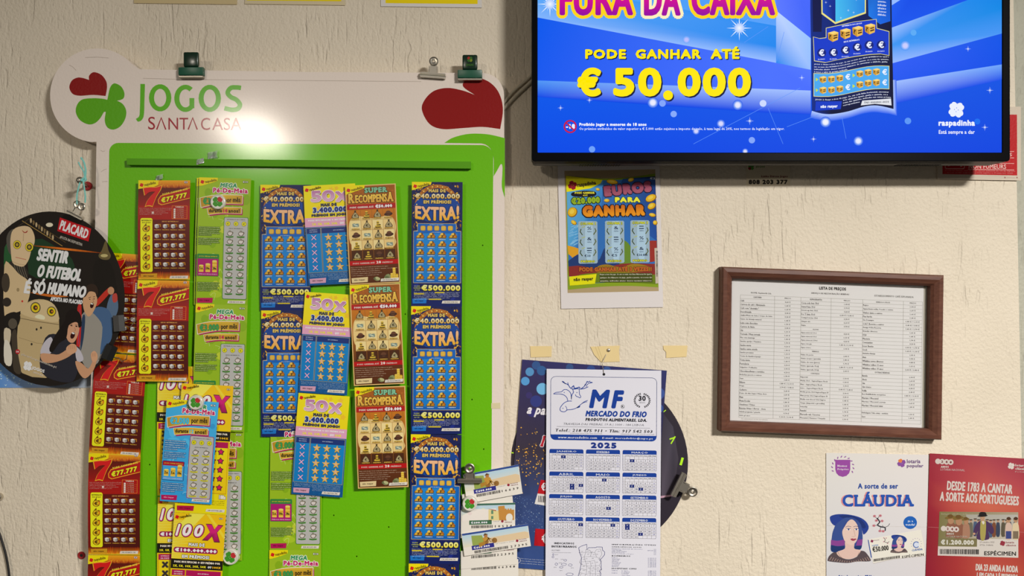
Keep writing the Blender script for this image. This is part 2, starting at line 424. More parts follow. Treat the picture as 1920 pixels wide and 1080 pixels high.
sw = spline([(833, 268, 1), (850, 258), (880, 251), (915, 252), (946.5, 259, 1), (946.5, 371, 1), (941, 350), (942, 325), (942, 311), (939, 308), (933, 318), (925.5, 331, 1), (925.5, 296), (921, 281), (912, 272), (903, 269, 1)], True, 5)
p.poly(sw, Gr, 1); p.build()
p = bs.part('heart_print', 'large dark red heart')
p.poly(spline([(791, 205), (798, 185), (815, 170), (840, 165), (868, 170), (890, 178, 1), (869, 163), (871, 152), (882, 146), (905, 148), (925, 160), (938, 180), (943, 207), (938, 242, 1), (905, 238), (870, 240), (830, 242), (805, 232)], True, 6), Rd, 1); p.build()
def q4(L, dx=0, dy=0): return [tuple([a[0] / 4 + dx, a[1] / 4 + dy] + list(a[2:])) for a in L]
p = bs.part('emblem', 'red heart and green clover emblem with lettering')
p.poly(spline(q4([(521, 655), (540, 605), (580, 583), (620, 585), (669, 600, 1), (669, 570), (690, 547), (718, 543), (765, 565), (798, 612), (803, 660), (793, 720, 1), (700, 712), (600, 718), (545, 703)])), Rd, 1)
p.poly(spline(q4([(806, 749, 1), (824, 665), (845, 632), (870, 627), (910, 650), (933, 695), (930, 732), (910, 748), (878, 755, 1), (921, 780), (947, 830), (940, 890), (903, 948), (850, 972), (806, 955), (787, 905), (795, 838, 1), (780, 840, 1), (750, 890), (710, 925), (660, 932), (600, 900), (570, 842), (580, 785), (620, 746), (700, 737), (770, 741)])), c('4c9005'), 1)
Gl = c('4f9a10')
def jo(cx, cy, rx, ry, a0, a1, w=9.5, n=22):
    for i in range(n):
        t0, t1 = R(a0 + (a1 - a0) * i / n), R(a0 + (a1 - a0) * (i + 1) / n)
        p.poly([(cx + (rx - f) * math.cos(t), cy + (ry - f * .9) * math.sin(t)) for f, t in ((w, t0), (0, t0), (0, t1), (w, t1))], Gl, 1)
p.poly(spline([(263.5, 157.5, 1), (272, 157.5, 1), (271, 190), (270, 215), (266, 225), (259, 228), (255, 223, 1), (261, 218), (262.5, 205)]), Gl, 1)
jo(300.5, 183.5, 21, 25.5, 0, 360)
jo(348, 184.5, 21, 25.5, 38, 310); p.rect(355.5, 184, 364.5, 203, Gl, 1.2)
jo(393.5, 184.5, 21, 25.5, 0, 360)
p.line(spline([(452, 165), (444, 164), (433, 165), (427, 174), (433, 182), (443, 187), (450, 196), (446, 204), (435, 206), (421, 203)], False, 5), 8.5, Gl, 1)
p.text('S', 278, 219, 291, 243, c('8a1626'), 1)
p.line([(294, 243), (302.5, 221), (311, 243)], 2.6, c('8a1626'), 1)
p.text('NT', 316, 221, 353, 243, c('8a1626'), 1)
p.line([(353, 243), (361.5, 221), (370, 243)], 2.6, c('8a1626'), 1)
p.text('C', 377, 221, 394, 244, c('8a1626'), 1)
p.text('ASA', 398, 221, 453, 244, c('8a1626'), 1)
p.build()
# scuffs on the board face
for q in ([(189, 282), (193, 284), (197, 283)], [(190, 322), (196, 318), (200, 317)], [(192, 341), (202, 340)], [(130, 122), (136, 125), (143, 132)], [(160, 108), (182, 107), (204, 109)], [(268, 147), (345, 149), (560, 151), (790, 153)]):
    p = bs.part('scuff_mark'); p.line(q, 0.7, c('9c9084'), 1); p.build()
for x, y in ((281, 871), (626, 966), (729, 988), (669, 1043), (907, 842), (905, 460), (760, 589), (885, 749)):
    p = bs.part('paint_chip'); p.ell(x, y, 1.2, 1.6, c('2c5a00'), 1, 6); p.build()
# rail across the board (fixed to it)
bm = bmesh.new()
a, b_ = W(239, 297, BD + .006), W(883, 316, BD + .006)
prism(bm, [((x - 960) * S * .976 - W(560, 540, BD).x, (540 - y) * S * .976 + ZC - W(560, 540, BD).z) for x, y in ((239, 297.5), (883, 303.5), (883, 316.5), (240, 309.5))], -0.0095, 0.0, 0.0015)
o = obj('rail', bm, 'rail_green', board, label='narrow green rail across the top of the green field')
o = None
# tape residue
def quad_on(name, label, cat, pts, d, mat, thick=0.0002, bumps=0, group=None):
    bm = bmesh.new(); cx = sum(q[0] for q in pts) / len(pts); cy = sum(q[1] for q in pts) / len(pts); o0 = W(cx, cy, d); k = S * (D - d) / D
    prism(bm, [((x - cx) * k, -(y - cy) * k) for x, y in pts], -thick, 0)
    o = obj(name, bm, mat); o.location = o0
    return tag(o, label, cat, group)
# ================================================================ SCRATCH CARDS
G = 0.74
rnd = random.Random(4)
LEG = ['Raspe a área de jogo. Se um ou mais dos Seus Números for igual a', 'qualquer dos Números do Jogo, ganha a quantia, ou a soma das', 'quantias, indicadas abaixo desses mesmos números.', 'Se encontrar o símbolo, ganha o valor do prémio indicado', 'e pode multiplicar o seu prémio por dez.']
def logo_tab(sh, pts, y=9, cl=None, tc=None, fs=1.0):
    p = sh.part('brand_tab', 'yellow corner tab with red clover')
    if pts: p.poly(pts, cl or c('e8c800'), 4)
    clover(p, 6.2, y, 3.6, [c('c00018')], 5, 20)
    p.text('raspadinha', 11, y - 5.3, 33 * fs, y + 1.6, tc or c('5c4400'), 6, 0.15, -13)
    p.build(); return p
def tabs(sh, y, nr, ser, u=(4, 34), v=(58, 92), txt='2c0a00'):
    p = sh.part('do_not_scratch_tab'); p.poly([(u[0], y - 1), (u[1] + 1, y - 2), (u[1], y + 7.5), (u[0] + .5, y + 8)], nr, 4)
    p.text('não raspar', u[0] + 5, y + 1.2, u[1] - 5, y + 5.2, c(txt), 5, 0.2); p.build()
    p = sh.part('serial_strip', 'white strip with serial number'); p.poly([(v[0] + 1.5, y + 2.5), (v[1] + 1, y + 2), (v[1], y + 7.5), (v[0], y + 7.6)], c('cfc8bc'), 4)
    p.text('%03d-%07d-%03d' % (rnd.randrange(100, 999), rnd.randrange(10 ** 6), rnd.randrange(999)), v[0] + 4, y + 3.6, v[1] - 4, y + 6.3, c('4a4038'), 5, 0.1); p.build()
def bulge(H, a=0.002): return lambda u, v: a * math.sin(math.pi * max(0, min(1, v / H)))
GR = {'seven': 'red seven scratch cards', 'mega': 'green savings scratch cards', 'extra': 'dark blue gold-lettered scratch cards', 'fifty': 'yellow and blue star scratch cards', 'bounty': 'brown western scratch cards', 'hundred': 'yellow hundred-times scratch cards'}
def place(root, px, py, d, ang, label, first, sy=1.0, sx=1.0):
    k = (D - d) / (D - 0.03)
    if first:
        root.location = W(px, py, d); root.rotation_euler = (0, R(ang), 0); root.scale = (k * sx, 1, k * sy); root['label'] = label; return root
    return duplicate(root, label, W(px, py, d), R(ang), (k * sx, 1, k * sy))
def flame(p, x0, x1, yb, h, cols, L, seed, up=True):
    r = random.Random(seed); x = x0
    while x < x1:
        w = r.uniform(3, 7); hh = h * r.uniform(.45, 1)
        p.poly([(x, yb), (min(x1, x + w), yb), (min(x1, x + w * .62), yb - hh * .45), (min(x1, x + w * r.uniform(.2, .8)), yb - hh if up else yb + hh), (max(x0, x + w * .2), yb - hh * .3)], [cols[0], cols[0], cols[1], cols[2], cols[1]], L + r.random() * .8)
        x += w * .55
# ---- seven
def seven():
    H = 186; sh = Sheet('scratch_card', '', 'scratch card', 0, 0, 0.03, group=GR['seven'], bend=bulge(H), H=H)
    p = sh.part('card', 'red card with flames along its top and bottom')
    p.slab([(0, 0), (97, 0), (97, H), (0, H)], [c('a80f0a'), c('a80f0a'), c('7a1206'), c('7a1206')], c('7a1206'))
    p.rect(0, 13, 97, 48, c('4c0d04'), 1, c('8c0c08')); p.rect(0, 48, 97, 68, c('9c0e0a'), 1, c('960c08')); p.rect(27, 74, 97, 172, c('5a1006'), 1, c('45100a'))
    p.rect(0, 74, 27, 172, c('8c0c08'), 1, c('6a1006'))
    p.rect(0, 0, 97, 9, c('d89a12'), 1.3, c('c46a0c')); p.rect(0, 9, 97, 15, c('c4600c'), 1.3, c('5c1606'))
    flame(p, 36, 97, 15, 12, (c('5c1606'), c('b4540c'), c('e0b020')), 2, 5); flame(p, 0, 97, 15, 6, (c('5c1004'), c('7a2006'), c('b04808')), 2, 8)
    p.rect(0, 172, 97, H, c('6a1006'), 1.3, c('c07a10')); flame(p, 0, 97, H, 17, (c('dca51c'), c('c4580c'), c('8c2208')), 2, 3); flame(p, 0, 97, H, 10, (c('e8c028'), c('d08414'), c('b4540c')), 3, 6)
    p.build()
    logo_tab(sh, [(0, 0), (38, 0), (37, 9), (30, 12), (3, 16), (0, 16.5)])
    p = sh.part('seven_numeral', 'red seven with a gold outline')
    sv = spline([(10, 15, 1), (22, 13.5), (33, 13.5), (43.5, 10.5, 1), (41, 19), (34, 31), (27.5, 48.5, 1), (21, 47), (14, 48.5, 1), (18, 38), (25, 28.5), (32, 21.5, 1), (25, 21.5), (19, 23.5), (13, 29, 1)], True, 4)
    cx, cy = 27, 28
    p.poly([(cx + (x - cx) * 1.11, cy + (y - cy) * 1.09) for x, y in sv], c('d8a020'), 5); p.poly(sv, c('c01416'), 6); p.build()
    p = sh.part('prize_banner', 'slanted red banner with yellow lettering')
    p.poly([(37, 37), (42, 28.5), (97, 13), (97, 34), (44, 47), (38, 44)], c('d8901c'), 4); p.poly([(38.5, 37), (43, 30), (97, 15), (97, 32.5), (45, 45.2), (39.5, 43)], c('a40c10'), 5)
    p.text('PODE GANHAR ATÉ', 45, 18.5, 93, 23.3, c('e8c83c'), 6, 0.25, -13)
    p.text('€77.777', 42, 27.3, 93, 37.3, c('f0d21c'), 7, 0.7, -13, 0.18, None, (0.6, c('2c0604'))); p.build()
    p = sh.part('rules_print', 'small white rules text'); p.lines(LEG, 3, 52, 63, 66, c('c8a69c'), 4, 0.6, 0, (1, .97, .82, .9, .7)); p.rect(26, 59, 30, 63, c('c8b8b0'), 4); p.build()
    p = sh.part('prize_table', 'orange outlined prize table')
    p.line([(64, 48), (92, 48), (92, 72), (64, 72)], 0.7, c('d87828'), 4, True); p.text('TABELA', 70, 48.6, 86, 51.6, c('d8c8b8'), 5, .2)
    for i in range(5):
        y = 53 + i * 3.8; p.rect(67, y, 70.5, y + 3.2, c('d0c4bc'), 5); p.text('x 7 = €%d' % (10 ** (5 - i)), 72.5, y, 86, y + 2.6, c('c0a090'), 5); p.line([(66, y + 3.5), (91, y + 3.5)], .3, c('c07038'), 4.5)
    p.build()
    p = sh.part('number_column', 'yellow column of five flaming euro coins')
    p.rrect(5, 71, 27.5, 172, 3.5, c('ecd818'), 4); p.text('NÚMEROS', 7, 73.5, 26, 77, c('3c2c00'), 5, .3); p.text('DO JOGO', 8.5, 78, 24.5, 81.5, c('3c2c00'), 5, .3)
    for y in (90.5, 108.5, 126.5, 144.5, 161.5):
        p.poly(spline([(16, y - 10, 1), (17, y - 5), (22, y - 5), (23, y + 1), (20, y + 5.5), (15, y + 6.5), (10.5, y + 4.5), (9, y), (12, y - 5)], True, 3), c('6a4804'), 5)
        p.ell(15.5, y + 0.5, 5.2, 5.2, c('e0b818'), 6, 12); p.text('€', 12.2, y - 2.8, 18.8, y + 3.8, c('5a3c04'), 7, .5); p.poly([(20, y - 4), (23, y - 2), (22, y + 4), (20.8, y + 2)], c('d87810'), 6)
    p.build()
    p = sh.part('scratch_panel', 'grid of white cubes with gold arrows')
    p.text('SEUS NÚMEROS', 45, 75.5, 76, 78.8, c('d89c50'), 4, .3)
    for x in (36.5, 52, 67, 82):
        for y in (86.5, 104.8, 122.4, 140, 158):
            p.poly([(x - 5, y - 3), (x - 1, y - 4.2), (x + 3.4, y - 3), (x - .8, y - 1.4)], c('e0dcd8'), 4); p.poly([(x - 5, y - 3), (x - .8, y - 1.4), (x - .8, y + 4), (x - 4.6, y + 2)], c('b8b4b0'), 4); p.poly([(x - .8, y - 1.4), (x + 3.4, y - 3), (x + 3.2, y + 2.4), (x - .8, y + 4)], c('908c88'), 4)
            p.line([(x + 1, y - 4), (x + 6, y - 3.6), (x + 6.2, y + 1)], 1.6, c('b07418'), 5)
            p.text('PRÉMIO', x - 6, y + 5.2, x + 7, y + 7.4, c('d8a838'), 4, .2)
    p.build()
    p = sh.part('price_mark'); p.text('€3', 86, 1.5, 92, 5.5, c('d8d0d8'), 5, .3, 0, 0, None, (.5, c('50405c'))); p.build()
    tabs(sh, 176.5, c('c08a18'), 0, (5, 35), (59, 93))
    return sh.root
s0 = seven()
place(s0, 260, 338, .036, 0.2, 'red seven scratch card at the top, hung left of the green card with a magnet', True)
place(s0, 258.5, 525, .036, 0.7, 'red seven scratch card below the topmost red one, its bottom lying over yellow cards', False, 1.02)
place(s0, 192, 473, .029, 3.6, 'red seven scratch card mostly hidden behind the round black poster edge', False)
place(s0, 180, 661, .029, 4.0, 'red seven scratch card just below and right of the round black poster', False, 1.015)
place(s0, 166.8, 850, .029, 0.3, 'red seven scratch card beside the small red wall plug', False, 1.02)
place(s0, 165.8, 1040.5, .029, 0.5, 'red seven scratch card cut off by the bottom of the picture', False, 1.02)
# ---- savings cards (green and light blue)
def pig(p, x, y, oc, L, cap):
    p.poly(spline([(x - 5.5, y), (x - 3.5, y - 3.2), (x, y - 3.8), (x + 4.5, y - 3.4), (x + 6, y - 1.4), (x + 3.8, y + 2.2), (x + 2.4, y + 4.2), (x - 3, y + 4), (x - 4.2, y + 2.2)], True, 3), oc, L)
    p.poly(spline([(x - 4.4, y), (x - 3, y - 2.3), (x, y - 2.8), (x + 3.6, y - 2.3), (x + 4.4, y - 1), (x + 2.9, y + 1.6), (x + 1.6, y + 3.2), (x - 2.2, y + 3.1), (x - 3.2, y + 1.6)], True, 3), c('c4bcb8'), L + 1)
    p.ell(x - .6, y - 4.6, 1.8, 1.6, oc, L + .3, 8); p.ell(x - .6, y - 4.6, .9, .8, c('c4bcb8'), L + 1, 6)
    p.poly([(x - 7.5, y + 4.6), (x - 2, y + 5.4), (x + 6.5, y + 4.4), (x + 6.5, y + 7), (x - 1, y + 8), (x - 7.5, y + 7)], cap, L + 2); p.text('PRÉMIO', x - 6.3, y + 5, x + 5.6, y + 7, c('3c3c14'), L + 3, .15)
def savings(nm, H, q):
    sh = Sheet('scratch_card', '', 'scratch card', 0, 0, 0.03, group=q.get('group'), bend=bulge(H), H=H)
    p = sh.part('card', q['cardlabel'])
    p.slab([(0, 0), (97, 0), (97, H), (0, H)], [c(x) for x in q['bg']], c(q['bg'][0]))
    r = random.Random(q['seed'])
    for i in range(26):
        x, y = r.uniform(4, 93), r.uniform(20, H - 5); p.ell(x, y, min(r.uniform(3, 13), x, 97 - x), min(r.uniform(3, 11), H - y), c(r.choice(q['blot'])), 1 + i * .05, 10, 0)
    for i in range(16):
        x, y = r.uniform(6, 80), r.uniform(28, H - 14); p.line(spline([(x, y), (x + r.uniform(2, 6), y + r.uniform(-4, 4)), (x + r.uniform(4, 11), y + r.uniform(-5, 6)), (x + r.uniform(4, 12), y + r.uniform(4, 10))], False, 4), .55, c(q['vein']), 2.5)
    p.build()
    logo_tab(sh, q['tab'], 8.5)
    y = q['y']
    p = sh.part('title_lettering', 'magenta lettering with a white edge')
    p.text(q['t1'][0], *q['t1'][1:5], c(q['t1'][5]), 6, .55, 0, .12, None, (1.2, c('cdd2bc')))
    p.text('Pé-De-Meia', *q['t2'], c('b0145c'), 8, .6, 0, 0, None, (1.3, c('dcd2cc'))); p.build()
    def ribbon(a, words, y0, sp, name):
        p = sh.part(name, 'curved gold ribbon with a magenta shadow')
        P = spline(a, True, 3); p.poly([(x + 2.6, yy + 2.8) for x, yy in P], c('a01050'), 4); p.poly([(48 + (x - 48) * 1.03, y0 + (yy - y0) * 1.12) for x, yy in P], c('d4ccb8'), 5)
        p.poly(P, [mixc(c('d8b838'), c('9c6c10'), abs(x - 45) / 48) for x, yy in P], 6)
        for (t, x0, ya, x1, yb, cl, bo) in words: p.text(t, x0, ya, x1, yb, c(cl), 7, bo, sp, 0, None, (.35, c('3c4a1c')) if bo > .5 else None)
        p.build()
    ribbon([(3.5, y[0] + 7, 1), (25, y[0] + 2), (50, y[0]), (82, y[0], 1), (82, y[0] + 16, 1), (50, y[0] + 16), (28, y[0] + 19), (6, y[0] + 24, 1)], q['w1'], y[0] + 11, -3, 'monthly_prize_ribbon')
    ribbon([(17, y[1] + 3, 1), (45, y[1]), (81, y[1], 1), (81, y[1] + 11, 1), (45, y[1] + 11), (20, y[1] + 14.5, 1)], q['w2'], y[1] + 6.5, -1.5, 'duration_ribbon')
    p = sh.part('scratch_panel', 'silver panel of piggy banks')
    x0, y0, x1, y1 = q['panel']; p.rrect(x0 - 1, y0 - 1, x1 + 1, y1 + 1, 3, c(q['edge']), 3); p.rrect(x0, y0, x1, y1, 2.4, c('a8a8a4'), 4)
    p.text('NÚMEROS DO MEIO', x0 + 5, y0 + 2.2, x1 - 5, y0 + 4.6, c('40404a'), 5, .15)
    for i in range(3):
        x = x0 + 7 + i * (x1 - x0 - 14) / 2; p.ell(x, y0 + 11.5, 4.6, 4.6, c('5a5a08'), 5, 12); p.ell(x, y0 + 11.5, 4, 4, c('dcd018'), 6, 12); p.text('€', x - 2.4, y0 + 8.8, x + 2.6, y0 + 14.4, c('8c8c0c'), 7, .5)
    p.text('SEUS NÚMEROS', x0 + 9, y0 + 19, x1 - 9, y0 + 21.4, c('40404a'), 5, .15)
    for i in range(q['rows']):
        for x in (x0 + (x1 - x0) * .26, x0 + (x1 - x0) * .73): pig(p, x, y0 + 30 + i * 15.3, c('4c4420'), 5, c(q['cap']))
    p.build()
    p = sh.part('rules_print', 'small rules text')
    for a, b_, n in q['blocks']:
        T = [LEG[(i * 2 + n) % 5] for i in range(n)]; rg = (1, .96, 1, .92, .97, .6)
        for i in range(n): p.rect(2.2, a + (b_ - a) / n * i - .2, 2.6 + 41 * rg[(i + 6 - n) % 6], a + (b_ - a) / n * (i + .84), c(q['ink']), 3)
        for i in range(n): p.text(T[i], 3, a + (b_ - a) / n * i + .2, 3 + 40 * rg[(i + 6 - n) % 6], a + (b_ - a) / n * (i + .66), c(q['inkt']), 4, .1)
    p.build()
    p = sh.part('bonus_box', q['blabel']); a, b_ = q['box']
    p.rrect(1, a, 42, b_, 2, c(q['edge2']), 3); p.rect(2, a + 9, 41, b_ - 1, c(q['body']), 4); p.rect(2, a + 1, 41, a + 9, c(q['head']), 4)
    p.text(q['btitle'], 4, a + 3, 39, a + 6.4, c('d8c020'), 5, .35); p.text(q['bfoot'], 4, b_ - 5.6, 39, b_ - 3, c('d0b8cc'), 5, .25)
    for i, (t, h) in enumerate(zip(q['mult'], (13, 17, 21))):
        x = 9 + i * 12.5; yb = b_ - 8
        for j in range(int(h / 3)): p.rrect(x - 4.4, yb - 3 * j - 3.2, x + 4.4, yb - 3 * j, 1, c('c89c28' if j % 2 else 'd8b848'), 5 + .05 * j)
        p.ell(x, yb - 3 * int(h / 3), 4.4, 1.4, c('e4cc60'), 6, 10); p.text(t, x - 3.6, yb - 10, x + 3.6, yb - 4.5, c('3c3008'), 7, .45)
    p.build()
    p = sh.part('price_mark'); p.text(q['price'], 82, 4.5, 92, 8.5, c('dcdcd0'), 5, .35, 0, 0, None, (.6, c('3c4a3c'))); p.build()
    tabs(sh, H - 11, c('a80f50'), 0, (2, 31), (59, 92), '4a0420' if nm == 'mega' else 'd89cb4')
    return sh.root
MEGA = dict(group=GR['mega'], cardlabel='lime green card with pale cracks', bg=('8eae1c', '88a818', '7ea614', '8aac18'), blot=('7aa010', '9cb824', '6c980e', 'b0bc30'), vein='c4d480', seed=2, tab=[(0, 0), (35, 0), (34, 6), (24, 10), (4, 16), (0, 16)],
  t1=('MEGA', 40, 9.5, 72, 18, '1c8450'), t2=(27, 19, 92, 28), y=(32, 55), w1=[('€3.000', 9, 37, 45, 50, '2c9048', .6), ('por mês', 49, 36, 79, 48.5, '2c2408', .35)], w2=[('durante', 20.5, 58, 45, 65.5, '2c2408', .4), ('14', 47, 57.5, 55, 65, 'b0144c', .4), ('anos!', 57, 57.5, 78, 65, '2c2408', .4)],
  panel=(50, 74, 94, 226), edge='3c7a28', rows=8, cap='3c8428', ink='4c6c10', inkt='c8d890', blocks=((92, 110, 5), (113, 127, 4), (196, 214, 6)), box=(143, 185), edge2='2c7c30', body='a01468', head='2c7838', btitle='JOGO MEGA BÓNUS', bfoot='SÍMBOLOS MEGA BÓNUS', mult=('5x', '10x', '20x'), blabel='magenta bonus box with three gold coin stacks', price='€10')
m0 = savings('mega', 238, MEGA)
place(m0, 374, 332.5, .033, 1.6, 'green savings scratch card pinned by the uppermost round magnet', True)
place(m0, 367.5, 569.5, .033, 1.5, 'green savings scratch card under the pinned green one, its foot behind yellow cards', False, 1.0)
place(m0, 361, 807, .028, .9, 'green savings scratch card showing only its right side beside the round magnet near the bottom', False, 1.02)
place(m0, 369.5, 333.5, .0285, 1.5, 'green savings scratch card peeking out at the left edge of the pinned one', False, 1.0)
place(m0, 508, 790, .028, .6, 'green savings scratch card hanging behind the lowest yellow and blue star card', False, 1.012)
place(m0, 505.3, 1031, .028, .4, 'green savings scratch card at the bottom of the picture, only its title showing', False, 1.02)
SUP = dict(MEGA); SUP.update(group=None, cardlabel='light blue card', bg=('38a0d0', '3ca4d4', '2c90cc', '3094cc'), blot=('48acd8', '2c8cc4', '60b8dc', '3898d0'), vein='98d0e4', seed=7, tab=[(0, 0), (39, 0), (38, 7), (24, 12), (4, 17), (0, 17)],
  t1=('SUPER', 38, 7, 77, 15.5, '1c8450'), t2=(31, 15, 92, 24.5), y=(28, 51), w1=[('€2.000', 9, 32.5, 45, 45.5, '3cb4e0', .6), ('por mês', 49, 31.5, 79, 44, '2c2408', .35)], w2=[('durante', 20.5, 54, 45, 61.5, '2c2408', .4), ('12', 47, 53.5, 55, 61, '3cb4e0', .4), ('anos!', 57, 53.5, 78, 61, '2c2408', .4)],
  panel=(50, 66, 93, 182), edge='8c1c5c', rows=6, cap='d0c818', ink='2068a0', inkt='c8e4f0', blocks=((76, 96, 5), (98, 112, 4), (156, 175, 5)), box=(115, 152), edge2='20306c', body='3c98d0', head='a01428', btitle='JOGO SUPER BÓNUS', bfoot='SÍMBOLOS SUPER BÓNUS', mult=('2x', '5x', '10x'), blabel='blue bonus box with three gold coin stacks', price='€5')
sp0 = savings('super', 192, SUP)
place(sp0, 313.6, 747.5, .0425, 4.05, 'light blue savings scratch card hanging under the magnet over the yellow cards', True)
# ---- extra
def extra():
    H = 237; sh = Sheet('scratch_card', '', 'scratch card', 0, 0, 0.03, group=GR['extra'], bend=bulge(H, .0015), H=H)
    p = sh.part('card', 'navy card with gold confetti')
    p.slab([(0, 0), (95, 0), (95, H), (0, H)], [c('12184a'), c('12184a'), c('0e1c58'), c('0e1c58')], c('12184a'))
    r = random.Random(11)
    for i in range(330):
        x, y = r.uniform(3, 92), r.uniform(2, 122)
        if (x - 47.5) ** 2 / 1850 + (y - 46) ** 2 / 1500 < 1: continue
        p.ell(x, y, r.uniform(1.2, 3.4), r.uniform(.8, 2.2), c(r.choice(('c89420', 'a87410', 'd8ac34', '7c5410', '0c1038', '141c58'))), 1 + i * .0028, 7, r.uniform(0, 180))
    for i in range(14):
        x, y = r.uniform(6, 89), r.uniform(192, 230); p.ell(x, y, 5.5, 4, c(r.choice(('101c60', '0c1444', '18287c'))), 1 + i * .05, 9)
    for i in range(30):
        a0, a1 = R(180 + 180 * i / 30), R(180 + 180 * (i + 1) / 30)
        p.poly([(47.5 + rr * math.cos(a), 48 + rr * 1.03 * math.sin(a)) for rr, a in ((35, a0), (42, a0), (42, a1), (35, a1))], c('96581a' if i % 2 else 'a86820'), 2)
    p.poly(arc(47.5, 48, 35, 36, 180, 360, 18), c('10205c'), 2); p.poly(arc(47.5, 50, 44, 28, 0, 360, 22)[:-1], [c('0c3c88')] * 22, 2.5)
    for i in range(13): p.ell(47.5 + 38.5 * math.cos(R(187 + 14 * i)), 48 + 39.7 * math.sin(R(187 + 14 * i)), 1.3, 1.3, c('e8c068'), 3, 8)
    p.build()
    logo_tab(sh, [(0, 0), (37, 0), (36, 5), (24, 9), (3, 15.5), (0, 16)], 8.5)
    p = sh.part('headline', 'pale gold headline lettering'); A = c('c8ac5c'); O = (.7, c('2c2410'))
    p.text('MAIS DE', 31.5, 13.5, 63.5, 20, A, 5, .55, 0, 0, None, O); p.text('€40.000.000', 6, 22, 90, 32, c('dcd4b4'), 7, .65, 0, 0, c('c89c3c'), (.9, c('3c3010')))
    p.text('EM PRÉMIOS!', 22, 33.5, 74, 41.5, A, 5, .55, 0, 0, None, O)
    p.build()
    p = sh.part('title_lettering', 'large gold title lettering')
    def wp(x, y): t = (x - 47) / 42; return x, y + (y - 40) / 34 * (4.5 * (1 - t * t)) - (1 - (y - 40) / 34) * -2 * (1 - t * t)
    p.text('EXTRA!', 6.5, 45, 89, 70, c('e4a884'), 7, 1.2, 0, 0, c('e0a018'), (1.6, c('0c3060')), False, wp); p.build()
    p = sh.part('scratch_panel', 'blue panel of gold bars')
    o = c('b4a478'); b1 = c('0c58a8'); b2 = c('1478c0')
    p.poly([(11, 79), (84, 79), (84, 92.5), (93, 93.5), (93, 192.5), (3.4, 192.5), (3.4, 93.5), (11, 92.5)], o, 3)
    p.rect(11.8, 79.8, 83.2, 95, b1, 4, b1); p.rect(4.2, 94.2, 92.2, 191.6, b1, 4.2, b1); p.rect(10, 98, 86, 186, b2, 4.4, c('1070b8'))
    p.text('NÚMEROS DA SORTE', 34, 80.6, 60, 82.4, c('a8c4dc'), 6, .15); p.text('SEUS NÚMEROS', 38, 94.8, 56, 96.8, c('a8c4dc'), 6, .15)
    for x in (21.5, 34.2, 47.2, 60, 72.8): p.rrect(x - 4.8, 83.6, x + 4.8, 93, 2.5, c('a87c1c'), 5.5); p.rrect(x - 4.2, 84, x + 3.8, 92, 2.3, c('c8a440'), 6)
    for x in (16.4, 36.9, 57.4, 77.8):
        for y in (102.5, 118.2, 133.7, 149.3, 165, 180.6):
            p.poly([(x - 8, y + 2), (x - 5, y - 1), (x - 1, y - 5), (x + 3, y - 6), (x + 6, y - 2), (x + 8, y + 1), (x + 7, y + 5), (x - 8, y + 5)], c('5c3c0c'), 5)
            for dx, dy, cl in ((-1, -3, 'd4b04c'), (-4.2, 1.6, 'c89c30'), (3.4, 1.8, 'b07c1c')): p.poly([(x + dx - 3, y + dy + 2), (x + dx - 1.4, y + dy - 2), (x + dx + 2.6, y + dy - 2.6), (x + dx + 3.2, y + dy + 1.8)], c(cl), 6)
            p.ell(x + 4.8, y - .6, 2, 2, c('a85c1c'), 6.3, 8)
            p.text('PRÉMIO', x - 6.5, y + 5.2, x + 6.5, y + 8, c('c8d8dc'), 7, .3)
    p.build()
    p = sh.part('top_prize', 'yellow top prize lettering')
    for i, t in enumerate(('PODE', 'GANHAR', 'ATÉ')): p.text(t, 4 + (2 if i != 1 else 0), 197 + i * 3.6, 18 - (2 if i != 1 else 0), 199.8 + i * 3.6, c('a8b060'), 5, .3)
    p.text('€500.000', 19, 195.8, 92, 207, c('e8e098'), 7, .8, 0, 0, c('dcc830'), (.8, c('3c3810'))); p.build()
    p = sh.part('rules_print', 'small white and yellow rules text')
    rg = (1, .97, 1, .98, .78, .62)
    for i in range(6):
        y = 209.5 + i * 2.6; p.text(LEG[i % 5], 5, y, 5 + 86 * rg[i], y + 1.7, c('b8c0d0'), 4, .15)
        if i in (0, 1, 5): p.rect(44 if i == 0 else (5 if i == 1 else 33), y - .2, 62 if i == 0 else (24 if i == 1 else 56), y + 1.9, c('c8b428'), 5)
    p.build()
    tabs(sh, 223.5, c('1468b4'), 0, (2, 28), (57, 91), '0c1c4c')
    return sh.root
e0 = extra()
place(e0, 488.5, 346.5, .029, .15, 'dark blue scratch card with glare on its top, uppermost of the left blue strip', True, .995)
place(e0, 490, 582, .029, .1, 'dark blue scratch card in the left blue strip under the glossy one', False, 1.0)
place(e0, 772.4, 341, .036, .3, 'dark blue scratch card at the top of the complete right blue strip', False, .985)
place(e0, 771, 574, .036, .1, 'dark blue scratch card second from the top of the right blue strip', False, 1.012)
place(e0, 770.5, 814, .036, .8, 'dark blue scratch card third in the right strip, beside the lottery slips', False, 1.022)
place(e0, 766.5, 1056.5, .036, .3, 'dark blue scratch card whose top just shows at the bottom of the right strip', False, 1.02)
